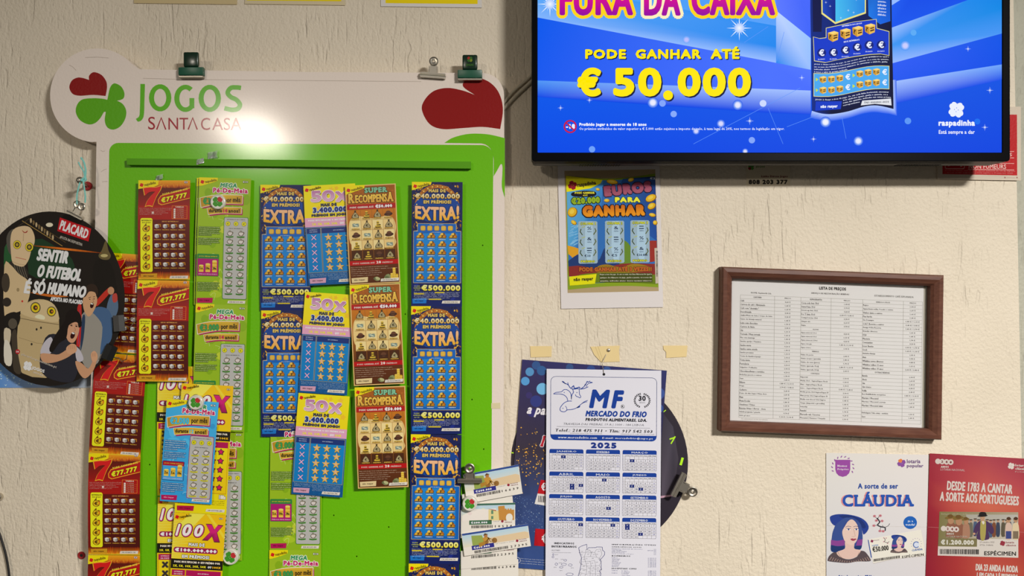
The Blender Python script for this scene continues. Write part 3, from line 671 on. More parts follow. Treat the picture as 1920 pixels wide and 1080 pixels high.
# ---- fifty
def fifty():
    H = 190; sh = Sheet('scratch_card', '', 'scratch card', 0, 0, 0.03, group=GR['fifty'], bend=bulge(H), H=H)
    p = sh.part('card', 'card yellow above and blue below'); p.slab([(0, 0), (97, 0), (97, H), (0, H)], [c('d8c40c'), c('d8c40c'), c('0c5c98'), c('0c5c98')], c('d8c40c'))
    p.rect(0, 0, 97, 62, c('e0cc08'), 1, c('dcc408'))
    r = random.Random(3)
    for i in range(10): p.star(r.uniform(8, 88), r.choice((r.uniform(7, 12), r.uniform(36, 58))), r.uniform(4, 6.5), c(r.choice(('dcb020', 'd8b428'))), 1.5 + .03 * i, 5, .55, r.uniform(0, 90))
    p.rect(0, 79, 97, H, c('0c5c9c'), 1, c('0a4c84'))
    for i in range(120): x, y = r.uniform(1, 95), r.uniform(168, 188); p.rect(x, y, x + 1, y + .9, c(r.choice(('1c6ca8', '083c70'))), 1.5 + .002 * i)
    p.build()
    logo_tab(sh, None, 8.5)
    p = sh.part('title_lettering', 'pink title lettering with a white edge')
    for t, x0, x1, y0, y1 in (('5', 13, 33, 10.5, 32), ('0', 34, 58, 10.5, 32), ('x', 59, 84, 13.5, 33.5)):
        p.text(t, x0 + .6, y0 + 1, x1 + 1.2, y1 + 1.6, c('5c4430'), 3, 2.2); p.text(t, x0, y0, x1, y1, c('a86c98'), 5, 1.5, 0, 0, c('c8a0b8'), (1.0, c('d8d4cc')))
    p.build()
    p = sh.part('prize_lettering', 'navy prize count lettering'); n_ = c('1c2c6c')
    p.text('MAIS DE', 31, 35, 61, 41.5, c('2c3048'), 5, .7); p.text('3.400.000', 16, 42.5, 80, 53, n_, 6, 1, 0, 0, None, (1.1, c('a8b8d8'))); p.text('PRÉMIOS EM JOGO!', 13, 54, 83, 61.5, c('2c3048'), 5, .7); p.build()
    p = sh.part('multiplier_band', 'pink band with multipliers'); p.rect(0, 62, 97, 79.5, c('cc94b0'), 3)
    p.text('PODE MULTIPLICAR O SEU PRÉMIO POR', 6, 64.5, 92, 69, c('e4dcdc'), 4, .45); p.text('2X, 5X, 10X, 20X,', 13, 71.5, 62, 77.5, c('e4d038'), 4, .7); p.text('OU', 65, 71.5, 73, 77, c('e4dcdc'), 4, .5); p.text('50X', 75, 71.5, 87, 77, c('e4d038'), 4, .7); p.build()
    for nm, x0, x1 in (('lucky_number_panel', 2.5, 28), ('scratch_panel', 30.5, 94.5)):
        p = sh.part(nm); p.rect(x0 - .8, 81, x1 + .8, 166.5, c('948c60'), 3); p.rect(x0, 81.8, x1, 165.7, c('0878b8'), 4, c('0c70b0')); p.rect(x0, 81.8, x1, 92, c('142c6c'), 5)
        if x0 < 20:
            p.text('NÚMEROS', 8, 83.4, 22.5, 86, c('9cacc8'), 6, .2); p.text('DA SORTE', 8, 87.4, 22.5, 90, c('9cacc8'), 6, .2)
            for y in (99.5, 113.8, 128, 142.4, 156.8):
                for s_ in (-1, 1): p.line([(15.5 - 4.6, y - 4.6 * s_), (15.5 + 4.6, y + 4.6 * s_)], 2.8, c('24508c'), 6 + .2 * s_); p.line([(15.2 - 4.4, y - 4.4 * s_), (15.2 + 4.4, y + 4.4 * s_)], 1.6, c('d4a4c4'), 7 + .2 * s_)
        else:
            p.text('SEUS NÚMEROS', 52, 85.5, 72, 88.2, c('9cacc8'), 6, .2)
            for x in (42.5, 61.5, 80.8):
                for y in (100, 114.2, 128.5, 143, 157):
                    p.star(x + .7, y + .8, 8.2, c('5c4c1c'), 6); p.star(x, y, 7.8, c('d8bc48'), 7)
                    for a in (0, 2, 4, 6, 8):
                        t0, t1 = R(-90 + 36 * a), R(-90 + 36 * a + 36); p.poly([(x, y), (x + 7.4 * math.cos(t0), y + 7.4 * math.sin(t0)), (x + 3.2 * math.cos(t1), y + 3.2 * math.sin(t1))], c('b88c54' if a % 4 else 'c8987c'), 8)
                    p.ell(x, y, 2, 2, c('d4a08c'), 9, 8)
        p.build()
    p = sh.part('rules_print', 'small white rules text')
    for i in range(6): p.text(LEG[i % 5], 4 if i < 3 else 39, 168 + 2.3 * i, 92, 169.6 + 2.3 * i, c('9cb4cc'), 4, .15)
    p.build(); tabs(sh, 178.5, c('c090a8'), 0, (3, 33), (57, 91))
    return sh.root
f0 = fifty()
place(f0, 569, 348.7, .0335, -2.9, 'yellow and blue star scratch card at the top, half under the brown card', True, .985)
place(f0, 572.3, 547, .0335, 3.8, 'yellow and blue star scratch card in the middle of its strip', False, .995, .94)
place(f0, 560, 736.5, .0335, 4.1, 'yellow and blue star scratch card lowest of its strip, over the green card', False, 1.0, .99)
# ---- bounty
def bounty():
    H = 187; sh = Sheet('scratch_card', '', 'scratch card', 0, 0, 0.03, group=GR['bounty'], bend=bulge(H), H=H)
    p = sh.part('card', 'brown card with a cream border'); p.slab([(0, 0), (95, 0), (95, H), (0, H)], c('cca868'))
    p.rect(2, 2, 93, 40, c('8c4c10'), 1, c('a85c14')); p.rect(2, 40, 93, 140, c('b86c14'), 1, c('5c3010')); p.rect(2, 140, 93, H - 2, c('5c2c10'), 1, c('4c240c'))
    r = random.Random(8)
    for i in range(60): x, y = r.uniform(3, 88), r.uniform(3, 38); p.rect(x, y, x + r.uniform(1, 4), y + .7, c(r.choice(('7c3c0c', 'b87424'))), 1.4 + i * .005)
    p.poly(spline([(4, 76), (10, 62), (22, 58), (50, 64), (75, 60), (88, 66), (92, 82), (89, 100), (91, 112), (80, 122), (60, 118), (40, 123), (20, 119), (5, 108)], True, 4), c('d4b878'), 2)
    p.build()
    logo_tab(sh, [(0, 0), (37, 0), (36, 6), (24, 10), (2, 17), (0, 17)], 9)
    p = sh.part('title_lettering', 'mint and gold slab-serif title')
    p.text('SUPER', 36, 5.5, 79, 15.5, c('74b08c'), 5, .7, 0, 0, None, (1, c('3c3414')), True)
    p.text('R', 4.5, 15, 17, 34, c('d8b448'), 5, .9, 0, 0, c('c89838'), (1, c('3c2008')), True); p.text('ECOMPENS', 18, 18.5, 78, 34, c('d8b448'), 7, .8, 0, 0, c('c89838'), (1, c('3c2008')), True); p.text('A', 77.5, 15.5, 90, 34, c('d8b448'), 9, .9, 0, 0, c('c89838'), (1, c('3c2008')), True); p.build()
    p = sh.part('prize_band', 'red band with white lettering'); p.rect(2, 36.5, 93, 46, c('a00c10'), 3); p.text('PODE GANHAR ATÉ', 7, 39, 52, 44, c('c8b8b0'), 4, .4, 0, 0, None, None, True); p.text('€50.000', 55, 38, 87, 44.8, c('dccccc'), 4, .8, 0, 0, None, (.5, c('3c1010')), True); p.build()
    p = sh.part('scratch_panel', 'grid of money bags, hats, coins and notes'); T = 'bcbh nbcb hnbh cbbn bchb'.split()
    for j, y in enumerate((56, 75.5, 94.5, 113.5, 132)):
        for i, x in enumerate((17, 38, 58.5, 79)):
            if j == 4: p.rect(x - 9.8, y - 8.6, x + 9.8, y + 9, c('44220c'), 3)
            elif 0 < j and (i + j) % 2: p.rect(x - 9.8, y - 8.8, x + 9.8, y + 9, c('dcc488'), 3)
            p.line([(x - 10, y - 9.2), (x + 10, y - 9.2), (x + 10, y + 9.2)], .5, c('8c5c20'), 3.5)
            k = T[j][i]
            if k == 'b':
                p.poly(spline([(x - 1.5, y - 8), (x + 2, y - 8), (x + 1.5, y - 5), (x + 6, y + 1), (x + 6.5, y + 5.5), (x, y + 6.5), (x - 6.5, y + 5.5), (x - 6, y + 1), (x - 1.5, y - 5)], True, 3), c('3c2c14'), 4)
                p.poly(spline([(x, y - 4.6), (x + 4.8, y + 1), (x + 5.2, y + 5), (x, y + 5.8), (x - 5.2, y + 5), (x - 4.8, y + 1)], True, 3), c('9c9068'), 5); p.text('€', x - 2.4, y - 1.6, x + 2.6, y + 3.8, c('2c2410'), 6, .5)
            elif k == 'h': p.ell(x, y + 1, 8, 3.6, c('3c2014'), 4, 14, -6); p.ell(x, y - 1.4, 5, 4.2, c('5c3824'), 5, 12); p.rect(x - 5, y - .2, x + 5, y + .8, c('241208'), 6)
            elif k == 'c':
                for q, n_ in ((-3, 2), (0, 6), (3, 3)):
                    for e in range(n_): p.ell(x + q, y + 5 - e * 2, 2.6, 1.4, c('c8a838' if e % 2 else '5c4c14'), 4 + .1 * e + .05 * q, 8)
            else:
                for a in (-20, 5, 25): p.ell(x, y, 7, 2.6, c('6c8078'), 4 + (a + 20) * .02, 6, a); p.ell(x, y, 5.4, 1.3, c('b8c0a8'), 4.3 + (a + 20) * .02, 6, a)
            p.text('PRÉMIO', x - 7.5, y + 5.6, x + 7.5, y + 8.8, c('d0a844'), 7, .4, 0, 0, None, (.4, c('3c2008')))
    p.build()
    p = sh.part('prize_count_band', 'lower red band with white lettering'); p.rect(2, 142.5, 93, 151, c('a80c10'), 3); p.text('PODE GANHAR ATÉ', 8, 145, 49, 149, c('c8b0a8'), 4, .3, 0, 0, None, None, True); p.text('20', 52, 143.8, 61, 149.6, c('e0d4cc'), 4, .5); p.text('PRÉMIOS!', 63, 145, 83, 149, c('c8b0a8'), 4, .3, 0, 0, None, None, True); p.build()
    p = sh.part('rules_print', 'small cream rules text'); p.lines(LEG, 4, 154, 91, 173, c('c0a890'), 3, .5, .15, (.8, 1, .62, .66, .6)); p.build()
    p = sh.part('money_pile', 'printed pile of notes and coins')
    for i in range(9): x, y = r.uniform(48, 78), r.uniform(172, 180); p.ell(x, y, 5, 2.8, c(r.choice(('7c8458', 'a8a878', '5c6440'))), 2.2 + i * .08, 7, r.uniform(-30, 30))
    for x, h in ((80, 7), (84.5, 13), (89, 6)):
        for e in range(h): p.ell(x, 180 - e * 1.7, 3, 1.6, c('c49c24' if e % 2 else 'dcbc50'), 3 + e * .03, 8)
    p.build(); tabs(sh, 175.5, c('ccb888'), 0, (4, 34), (58, 92))
    return sh.root
b0 = bounty()
place(b0, 647, 348.5, .0385, -2.75, 'brown western scratch card at the top of its strip', True, .995)
place(b0, 655.5, 535, .0385, -2.5, 'brown western scratch card in the middle of its strip', False, 1.01)
place(b0, 665, 726.5, .0385, -1.9, 'brown western scratch card hanging lowest of its strip', False, 1.015)
# ---- hundred
def hundred():
    H = 242; sh = Sheet('scratch_card', '', 'scratch card', 0, 0, 0.03, group=GR['hundred'], bend=bulge(H), H=H)
    p = sh.part('card', 'yellow card with pale stripes'); p.slab([(0, 0), (97, 0), (97, H), (0, H)], [c('dcb404'), c('d8ac08'), c('e0cc08'), c('dcc808')], c('dcb804'))
    for i in range(24): y = 14 + i * 3; p.hrect(0, y, 30 + 30 * ((i * 7) % 5) / 4, y + 1.3, c('ecd860'), c('dcb808'), 1)
    p.poly([(30, 0), (58, 0), (20, 44), (0, 44), (0, 34)], c('e8d048'), 1.5); p.poly([(60, 0), (66, 0), (97, 38), (97, 46)], c('e4c430'), 1.5); p.build()
    logo_tab(sh, None, 8)
    p = sh.part('title_lettering', 'white and magenta title lettering')
    for t, x0, x1 in (('1', 4, 15), ('0', 15, 38), ('0', 37, 60)):
        p.text(t, x0, 20, x1, 44, c('c41070'), 4, 2.2, 0, .2, None, (1.1, c('3c2c30'))); p.text(t, x0 + 1, 20.4, x1 - 1.6, 42.6, c('dcd8d4'), 6, 1.3, 0, .2)
    xx = [(62, 19), (72, 19), (77, 28), (83, 19.5), (92, 20), (82, 33), (88, 50), (78, 50), (74, 40), (67, 48), (57, 48), (70, 33)]
    p.poly([(75 + (x - 75) * 1.1, 34 + (y - 34) * 1.08) for x, y in xx], c('3c2030'), 4.5); p.poly(xx, [c('c0186c') if y < 34 else c('8c0c4c') for x, y in xx], 8); p.build()
    p = sh.part('prize_lettering', 'white lettering on a magenta pill'); O = (.7, c('2c2410'))
    p.text('MAIS DE', 31, 54.5, 61, 61, c('dcdcd4'), 4, .5, 0, 0, None, O); p.rrect(3.5, 63.5, 86, 73.5, 4.5, c('8c1048'), 3); p.text('€100.000.000', 6, 65, 84, 71.8, c('e4dce0'), 4, .8); p.text('EM PRÉMIOS!', 20, 76, 71, 83.5, c('dcdcd4'), 4, .5, 0, 0, None, O); p.build()
    p = sh.part('multiplier_band', 'black band with yellow multipliers'); p.rect(0, 85.5, 97, 103.5, c('14120c'), 3); p.text('PODE MULTIPLICAR O SEU PRÉMIO POR', 6, 87.5, 92, 93, c('d4ccbc'), 4, .4); p.text('2X, 5X, 10X, 20X, 50X', 4, 96, 66, 101.5, c('e0d020'), 4, .5); p.text('OU', 69, 96, 76, 101, c('d8d8d0'), 4, .4); p.text('100X', 78, 96, 94, 101, c('e0a818'), 4, .5); p.build()
    for nm, x0, x1 in (('lucky_number_panel', 3, 27), ('scratch_panel', 29.5, 94)):
        p = sh.part(nm); p.rect(x0 - .8, 105.2, x1 + .8, 203, c('b87c10'), 2.5); p.rect(x0, 106, x1, 202, c('e0c80c'), 3, c('dcb808')); p.rect(x0, 106, x1, 116.5, c('a40c4c'), 4)
        if x0 < 20:
            p.text('NÚMEROS', 7, 107.5, 23, 110.5, c('dcc4cc'), 5, .25); p.text('DA SORTE', 7, 112, 23, 115, c('dcc4cc'), 5, .25)
            for y in (125.5, 142, 158.5, 175, 191.5): p.text('X', 9, y - 5.5, 21.5, y + 5.5, c('2c2828'), 5, 1.1, 0, 0, None, (.8, c('8c7838')))
        else:
            p.text('SEUS NÚMEROS', 51, 109.8, 72, 112.8, c('dcc4cc'), 5, .25)
            for x in (37.5, 52, 67, 81.5):
                for y in (124, 140.8, 157.5, 174.2, 191): p.star(x, y + .3, 7, c('34242c'), 4.5, 5, .6); p.star(x, y, 5.2, c('c01458'), 6, 5, .5)
        p.build()
    p = sh.part('rules_print', 'small brown rules text'); p.lines(LEG[:3], 5, 216, 93, 226, c('5c4c10'), 3, .6, .15); p.text('100x', 82, 204.5, 95, 213, c('dcd4c8'), 4, .6, 0, 0, None, (.6, c('3c2c1c'))); p.build()
    p = sh.part('price_mark'); p.text('€10', 85, 5, 91.5, 8.6, c('dcd8d0'), 4, .3, 0, 0, None, (.5, c('3c3c3c'))); p.build()
    tabs(sh, 230, c('a80c3c'), 0, (4, 35), (58, 93), '5c0420')
    return sh.root
h0 = hundred()
place(h0, 295.8, 687, .029, .1, 'yellow hundred-times scratch card tucked behind the light blue card', True)
place(h0, 296, 932, .029, .1, 'yellow hundred-times scratch card at the far left bottom, mostly covered by another yellow one', False)
place(h0, 341, 718.5, .0375, 3.2, 'yellow hundred-times scratch card under the magnet, behind the light blue card', False)
place(h0, 327, 960.5, .0375, 3.2, 'yellow hundred-times scratch card fully showing its title at the bottom', False)
# ================================================================ LOTTERY SLIPS
G = 0.8
def slip(px, py, d, ang, angv, w, h, label, th, num, prize, full=True):
    sh = Sheet('lottery_slip', label, 'lottery slip', px, py, d, ang, angv, group='lottery slips clipped at the board edge', mat='paper')
    p = sh.part('slip'); p.slab([(0, 0), (w, 0), (w, h), (0, h)], c('d8d2c8')); p.build()
    if full:
        p = sh.part('picture', 'printed landscape'); q = min(h, 52) * .62
        p.rect(1, 4, w - 1, q, c('a8c4d4'), 1, c('d4ccb4')); p.rect(1, 0, w, 3.6, c('2c4888' if th == 'bike' else '3c6454'), 2)
        if th == 'bike':
            p.poly([(18, q * .75), (40, q * .6), (70, q * .55), (w - 8, q * .5), (w - 1, q * .6), (w - 1, q), (18, q)], c('d0b894'), 2); p.poly([(18, 6), (38, 8), (42, q), (18, q)], c('8c9c4c'), 2.5)
            p.ell(44, q - 5, 5, 5, c('8c6430'), 3, 12); p.ell(60, q - 5, 5, 5, c('8c6430'), 3, 12); p.line([(44, q - 5), (50, q - 11), (60, q - 5), (52, q - 4), (48, q - 13)], 1.1, c('6c4418'), 4)
            p.poly([(38, 14), (44, 11), (50, 14), (53, q - 8), (40, q - 6)], c('b88838'), 4); p.ell(45, 10, 3.4, 3.6, c('a87040'), 5, 10); p.poly([(40, 9), (44, 5), (50, 8)], c('5c4428'), 6); p.poly([(30, 22), (42, 20), (42, 26), (30, 30)], c('a4782c'), 4.5)
        else:
            for i in range(14): p.ell(6 + (i * 17) % 42, q * .35 + (i * 7) % 12, 4, 3, c('d8c8c4' if i % 2 else 'c8d0bc'), 1.5 + .04 * i, 8)
            p.poly([(2, q), (2, q * .7), (24, q * .3), (50, q * .35), (66, q * .3), (66, q)], c('dcd4cc'), 2); p.poly([(52, q), (52, q * .35), (66, q * .42), (78, q * .5), (78, q)], c('d4c488'), 3); p.poly([(50, q * .3), (66, q * .4), (66, q * .46)], c('983c30'), 4)
            p.poly([(70, 6), (82, 5), (83, q * .4), (w - 2, q * .4), (w - 2, q), (72, q)], c('b8823c'), 3.5); p.ell(w - 11, q * .86, 6.5, 8, c('d8d4c8'), 4, 12); p.rect(57, q * .4, 61, q * .62, c('5c8468'), 5); p.rect(57, q * .74, 61, q * .92, c('5c8468'), 5)
            for i in range(5): p.rect(74 + i * 4.6, q * .33, 76.6 + i * 4.6, q * .42, c('b8823c'), 3)
        p.build()
    p = sh.part('prize_box'); y0 = min(h, 52) * .6 if full else 1
    p.rect(16, y0, 58, y0 + 8, c('2c2c80' if th == 'bike' else '3c6448'), 3); p.text(prize, 19, y0 + 1.6, 50, y0 + 6.6, c('d8d8e4'), 4, .5); p.build()
    p = sh.part('brand_mark'); clover(p, w - 24, y0 + 3, 2.6, [c('8c1830')], 3, 20); p.text('lotaria', w - 20, y0 + .4, w - 6, y0 + 2.6, c('743040'), 3, .2); p.text('clássica', w - 20, y0 + 3.6, w - 6, y0 + 6, c('743040'), 3, .2)
    p.text('29 outubro 2025', 61, y0 + 2, w - 30, y0 + 3.6, c('8c8884'), 3); p.build()
    p = sh.part('barcode', 'printed bars and number'); y1 = y0 + 9.5; x = 20; r = random.Random(num)
    while x < w - 42:
        q = r.uniform(.5, 1.6); p.rect(x, y1, x + q, y1 + 5.2, c('3c3834'), 3); x += q + r.uniform(.5, 1.3)
    p.text(' '.join(str(num)), w - 38, y1 + .2, w - 6, y1 + 5, c('44403c'), 3, .35); p.build()
    return sh.root
slip(865, 1076, .0262, -2, 0, 105, 45, 'lottery slip at the very bottom, only its pale top edge showing', 'town', 51207, '€600.000')
slip(864, 1054, .0275, -3, 0, 108, 40, 'lottery slip numbered 66348 below the others', 'bike', 66348, '€600.000', False)
slip(864, 1033, .0288, -5, 0, 106, 34, 'lottery slip numbered 22395 with a green prize box', 'town', 22395, '€600.000', False)
slip(864, 945, .0314, -1.5, 0, 102, 64, 'lottery slip with a printed stone gateway, under the round magnet', 'town', 10534, '€600.000')
slip(866, 927, .0301, -9, -6, 94, 44, 'narrow lottery slip numbered 16639 just under the topmost slip', 'bike', 16638, '€600.000', False)
slip(865, 1001, .0327, -8.6, -8, 126, 42, 'lottery slip with a printed cyclist, sticking out farthest to the right', 'bike', 27395, '€600.000')
slip(868, 890, .0345, -10.4, -8, 106, 55, 'topmost lottery slip, held by the brown steel clip', 'bike', 16639, '€600.000')

# ================================================================ ROUND MAGNETS
def magnet(px, py, d, r, ang, label):
    ang = {-90: 0, -75: 15}[ang]
    t = thing('round_magnet', label, 'magnet', W(px, py, d), 'round clover magnets'); k = S * (D - d) / D; r *= k
    bm = bmesh.new(); lathe(bm, [(0, 0), (r, 0), (r, .004), (r * .95, .0056), (r * .85, .0062), (r * .8, .0056), (0, .0054)], 40); obj('body', bm, 'white_plastic', t, True)
    sh = Sheet('x', '', '', 0, 0, 0, off=(0, 0)); bpy.data.objects.remove(sh.root); sh.root = t; sh.k = k
    p = sh.part('clover_print', 'printed green and red clover'); r /= k
    clover(p, 0, 0, r * .72, [c('3c8a24'), c('3c8a24'), c('3c8a24'), c('b42c30')], 1, ang); o = p.build(); o.location = (0, -.0052, 0)
    return t
magnet(410.5, 379, .0338, 14.3, -90, 'round clover magnet on the uppermost green savings card')
magnet(369, 754, .0455, 14, -90, 'round clover magnet holding the light blue card')
magnet(434, 1042.5, .0292, 15, -75, 'round clover magnet at the foot of the green card beside the yellow ones')
magnet(881, 943, .0356, 14, -90, 'round clover magnet on the lottery slips')

# ================================================================ CLIPS
def clip_green(px, py, d, label, dark):
    t = thing('letter_clip', label, 'clip', W(px, py, d), 'green letter clips'); k = S * (D - d) / D
    bm = bmesh.new(); box(bm, -23 * k, 23 * k, -.0095, .0015, -15 * k, 1.5 * k, .0016, 2)
    for v in bm.verts:
        if v.co.z > 0 and v.co.y < 0: v.co.y *= .75
    obj('jaw', bm, 'clip_green', t, True)
    bm = bmesh.new(); box(bm, -23 * k, 23 * k, -.0085, -.0005, -19 * k, -15 * k, .0006, 1); obj('lip', bm, 'dull_steel', t, True, 'metal lip under the green jaw')
    bm = bmesh.new(); box(bm, -14 * k, 14 * k, -.0085, -.0035, 1 * k, 29 * k, .0022, 3); obj('handle', bm, 'clip_dark_green', t, True, 'square dark green handle')
    sh = Sheet('x', '', '', 0, 0, 0); bpy.data.objects.remove(sh.root); sh.root = t; sh.k = k
    if dark: return
    p = sh.part('emblem'); clover(p, 0, -20, 5.5, [c('285c10'), c('6c7c10'), c('285c10'), c('981c10')], 1, -90); p.text('JOGOS', -7, -12, 7, -6, c('285c10'), 1, .4); o = p.build(); o.location = (0, -.0084, 0)
clip_green(361.5, 129, BD + .001, 'dark green square-handled clip on the left of the board top', True)
clip_green(881.5, 134, BD + .001, 'dark green square-handled clip at the right corner above the red heart', False)
def bulldog(name, label, px, py, d, ang, w, hb, rr, mat, jaw=6.5, twin=False, group=None):
    """Steel letter clip: long jaw at the origin, neck and coiled ring handle above it."""
    t = thing(name, label, 'clip', W(px, py, d), group); k = S * (D - d) / D; t.rotation_euler = (0, R(ang), 0)
    bm = bmesh.new(); prism(bm, [(-w * k, 0), (-w * k, jaw * .55 * k), (-w * .96 * k, jaw * k), (w * .96 * k, jaw * k), (w * k, jaw * .55 * k), (w * k, 0), (w * .97 * k, -jaw * .5 * k), (-w * .97 * k, -jaw * .5 * k)], -.006, 0, .0012)
    tube(bm, [(-w * k, -.006, jaw * .35 * k), (w * k, -.006, jaw * .35 * k)], .0012, 8); obj('jaw', bm, mat, t, True)
    bm = bmesh.new(); prism(bm, [(-rr * .85 * k, jaw * .8 * k), (rr * .85 * k, jaw * .8 * k), (rr * .7 * k, (jaw + hb) * k), (-rr * .7 * k, (jaw + hb) * k)], -.0048, -.0022, .0006)
    for sx in (-1, 1): prism(bm, [(sx * rr * .9 * k, jaw * k), (sx * rr * 1.05 * k, jaw * k), (sx * rr * 1.0 * k, (jaw + hb * .8) * k), (sx * rr * .8 * k, (jaw + hb * .8) * k)], -.0062, -.0002)
    obj('spring_body', bm, mat, t, False)
    for q in ((-1, 1) if twin else (0,)):
        bm = bmesh.new(); mt = Matrix.Translation((q * rr * .75 * k, -.0035 - .002 * (q > 0), (jaw + hb + rr * .75) * k))
        lathe(bm, [(rr * .3 * k, .0), (rr * k, .0), (rr * k, .0022), (rr * .86 * k, .0028), (rr * .72 * k, .0018), (rr * .4 * k, .0016), (rr * .3 * k, .0022), (rr * .22 * k, .0022), (rr * .22 * k, 0), (rr * .3 * k, 0)], 28, mt); obj('ring_handle', bm, mat, t, True)
    return t
bulldog('bulldog_clip', 'bright steel bulldog clip on the board top beside the right green clip', 812, 144.5, BD + .001, 4, 24, 15, 8.5, 'nickel')
bulldog('bulldog_clip', 'brown steel bulldog clip gripping the lottery slips', 881, 901.5, .037, 0, 23, 12, 9.5, 'dull_steel', 5.5, False).location.x -= 0
bulldog('bulldog_clip', 'bright steel bulldog clip on the edge of the dark round poster with neon ticks', 1270, 907, .012, 116.5, 24, 16, 9.5, 'dull_steel', 7)
tw = bulldog('bulldog_clip', 'steel bulldog clip tied by turquoise string above the round black poster', 143, 404.5, .047, 27, 16, 11, 7, 'nickel', 4.5, True)
# binder clips on the right rim of the round poster
def binder(px, py, d, ang, w, h, label, mat, wire):
    t = thing('binder_clip', label, 'clip', W(px, py, d), 'small binder clips on the round poster'); k = S * (D - d) / D; t.rotation_euler = (0, R(ang), 0)
    bm = bmesh.new(); prism(bm, [(-w * k, -.0035), (w * .1 * k, -.0035), (w * k, -.0007), (w * k, .0007), (w * .1 * k, .0035), (-w * k, .0035)], -h * k, h * k)
    bmesh.ops.transform(bm, matrix=Matrix(((1, 0, 0, 0), (0, 0, 1, 0), (0, 1, 0, 0), (0, 0, 0, 1))), verts=bm.verts); obj('body', bm, mat, t)
    bm = bmesh.new(); tube(bm, [(x * k, y, z * k) for x, y, z in wire], .0007, 8); obj('wire_handle', bm, 'dull_steel', t, True)
binder(224, 606, .0505, -4, 9.5, 15, 'small grey binder clip on the upper right rim of the round poster', 'housing_grey', [(9, 0, -4), (20, -.001, -9), (30, -.001, 2), (31, -.001, 10), (22, -.001, 6), (9, 0, 5)])
binder(206, 661, .0495, 24, 10.5, 14, 'small black binder clip on the lower right rim of the round poster', 'black_paint', [(10, 0, 6), (22, -.001, 8), (31, -.001, 12), (34, -.001, 2), (28, -.001, -6), (20, -.001, -2), (10, 0, -5)])
# bolt, string, plug
t = thing('wall_bolt', 'shiny bolt screwed into a red wall plug, carrying turquoise string', 'bolt', W(165, 349, 0))
o0 = W(165, 349, 0); hd = W(149.5, 338, .048)
bm = bmesh.new(); lathe(bm, [(.0022, 0), (.0064, 0), (.0068, .002), (.0058, .0035), (.0026, .003), (.0022, 0)], 28); obj('wall_plug', bm, 'red_plastic', t, True, 'red plastic plug')
bm = bmesh.new(); tube(bm, [Vector((0, 0, 0)), (hd - o0) * .98], .0018, 10); obj('shaft', bm, 'nickel', t, True)
bm = bmesh.new(); lathe(bm, [(0, -.001), (.0052, -.001), (.0052, .0005), (.0046, .0022), (.0028, .0034), (.0012, .0036), (0, .0026)], 24, Matrix.Translation(hd - o0)); obj('head', bm, 'nickel', t, True)
def cordP(L, d): return [W(x, y, d) for x, y in L]
t = thing('hanging_string', 'turquoise string looped from the shiny bolt down to a clip', 'string', W(158, 340, .046))
def rel(P): return [p - t.location for p in P]
bm = bmesh.new(); tube(bm, rel(cordP(spline([(150, 342), (147, 353), (144.5, 365), (144, 376), (145, 384)], False, 4), .052)), .0011, 8); tube(bm, rel(cordP(spline([(156, 339), (158, 352), (160, 368), (159.5, 380)], False, 4), .052)), .0011, 8); obj('loop', bm, 'turquoise_cord', t, True)
bm = bmesh.new(); tube(bm, rel(cordP(spline([(152, 339), (156, 335), (160, 334), (160, 338), (155, 340)], False, 4), .051)), .0016, 8); obj('knot', bm, 'turquoise_cord', t, True)
for P in ([(159, 335), (157, 322), (151, 312), (147, 304)], [(160, 335), (161, 320), (158, 305), (152, 295)], [(158, 334), (160, 318), (156, 302), (151.5, 297)]):
    bm = bmesh.new(); tube(bm, rel(cordP(spline(P, False, 4), .05)), .001, 8); obj('loose_end', bm, 'turquoise_cord', t, True)
t = thing('wall_plug', 'small red wall plug with a black hole near the bottom left', 'wall plug', W(153, 1041, 0))
bm = bmesh.new(); lathe(bm, [(.002, 0), (.0056, 0), (.0058, .001), (.0048, .002), (.0024, .0016), (.002, 0)], 26); obj('rim', bm, 'red_plastic', t, True)
bm = bmesh.new(); lathe(bm, [(0, .0004), (.0024, .0004), (.0024, .0009), (0, .0009)], 16); obj('hole', bm, 'black_rubber', t)
bm = bmesh.new(); lathe(bm, [(0, 0), (.0058, 0), (.0062, .003), (.0045, .0065), (.0018, .0082), (0, .0085)], 28)
o = obj('metal_stud', bm, 'nickel', None, True); o.location = W(-.5, 931, 0); tag(o, 'shiny metal stud cut off by the left edge of the picture', 'stud')
bm = bmesh.new(); tube(bm, [W(x, y, .006) for x, y in spline([(-30, 960), (-6, 990), (6, 1022), (13, 1050), (18, 1085), (20, 1130)], False, 6)], .0017, 10)
tag(obj('cable', bm, 'black_rubber', None, True), 'thin black cable hanging at the lower left edge of the picture', 'cable')
for nm, P, rr, lb in (('upper', [(1010, 128), (985, 152), (962, 172), (935, 205)], .0022, 'cream cable slanting from behind the television to the board, upper of the pair'), ('lower', [(1010, 140), (985, 163), (966, 181), (935, 214)], .0028, 'thicker cream cable just below the other, between board and television')):
    bm = bmesh.new(); tube(bm, [W(x, y, .004) for x, y in spline(P, False, 5)], rr, 10); tag(obj('cable', bm, 'cream_cable', None, True), lb, 'cable', 'cream cables by the television')

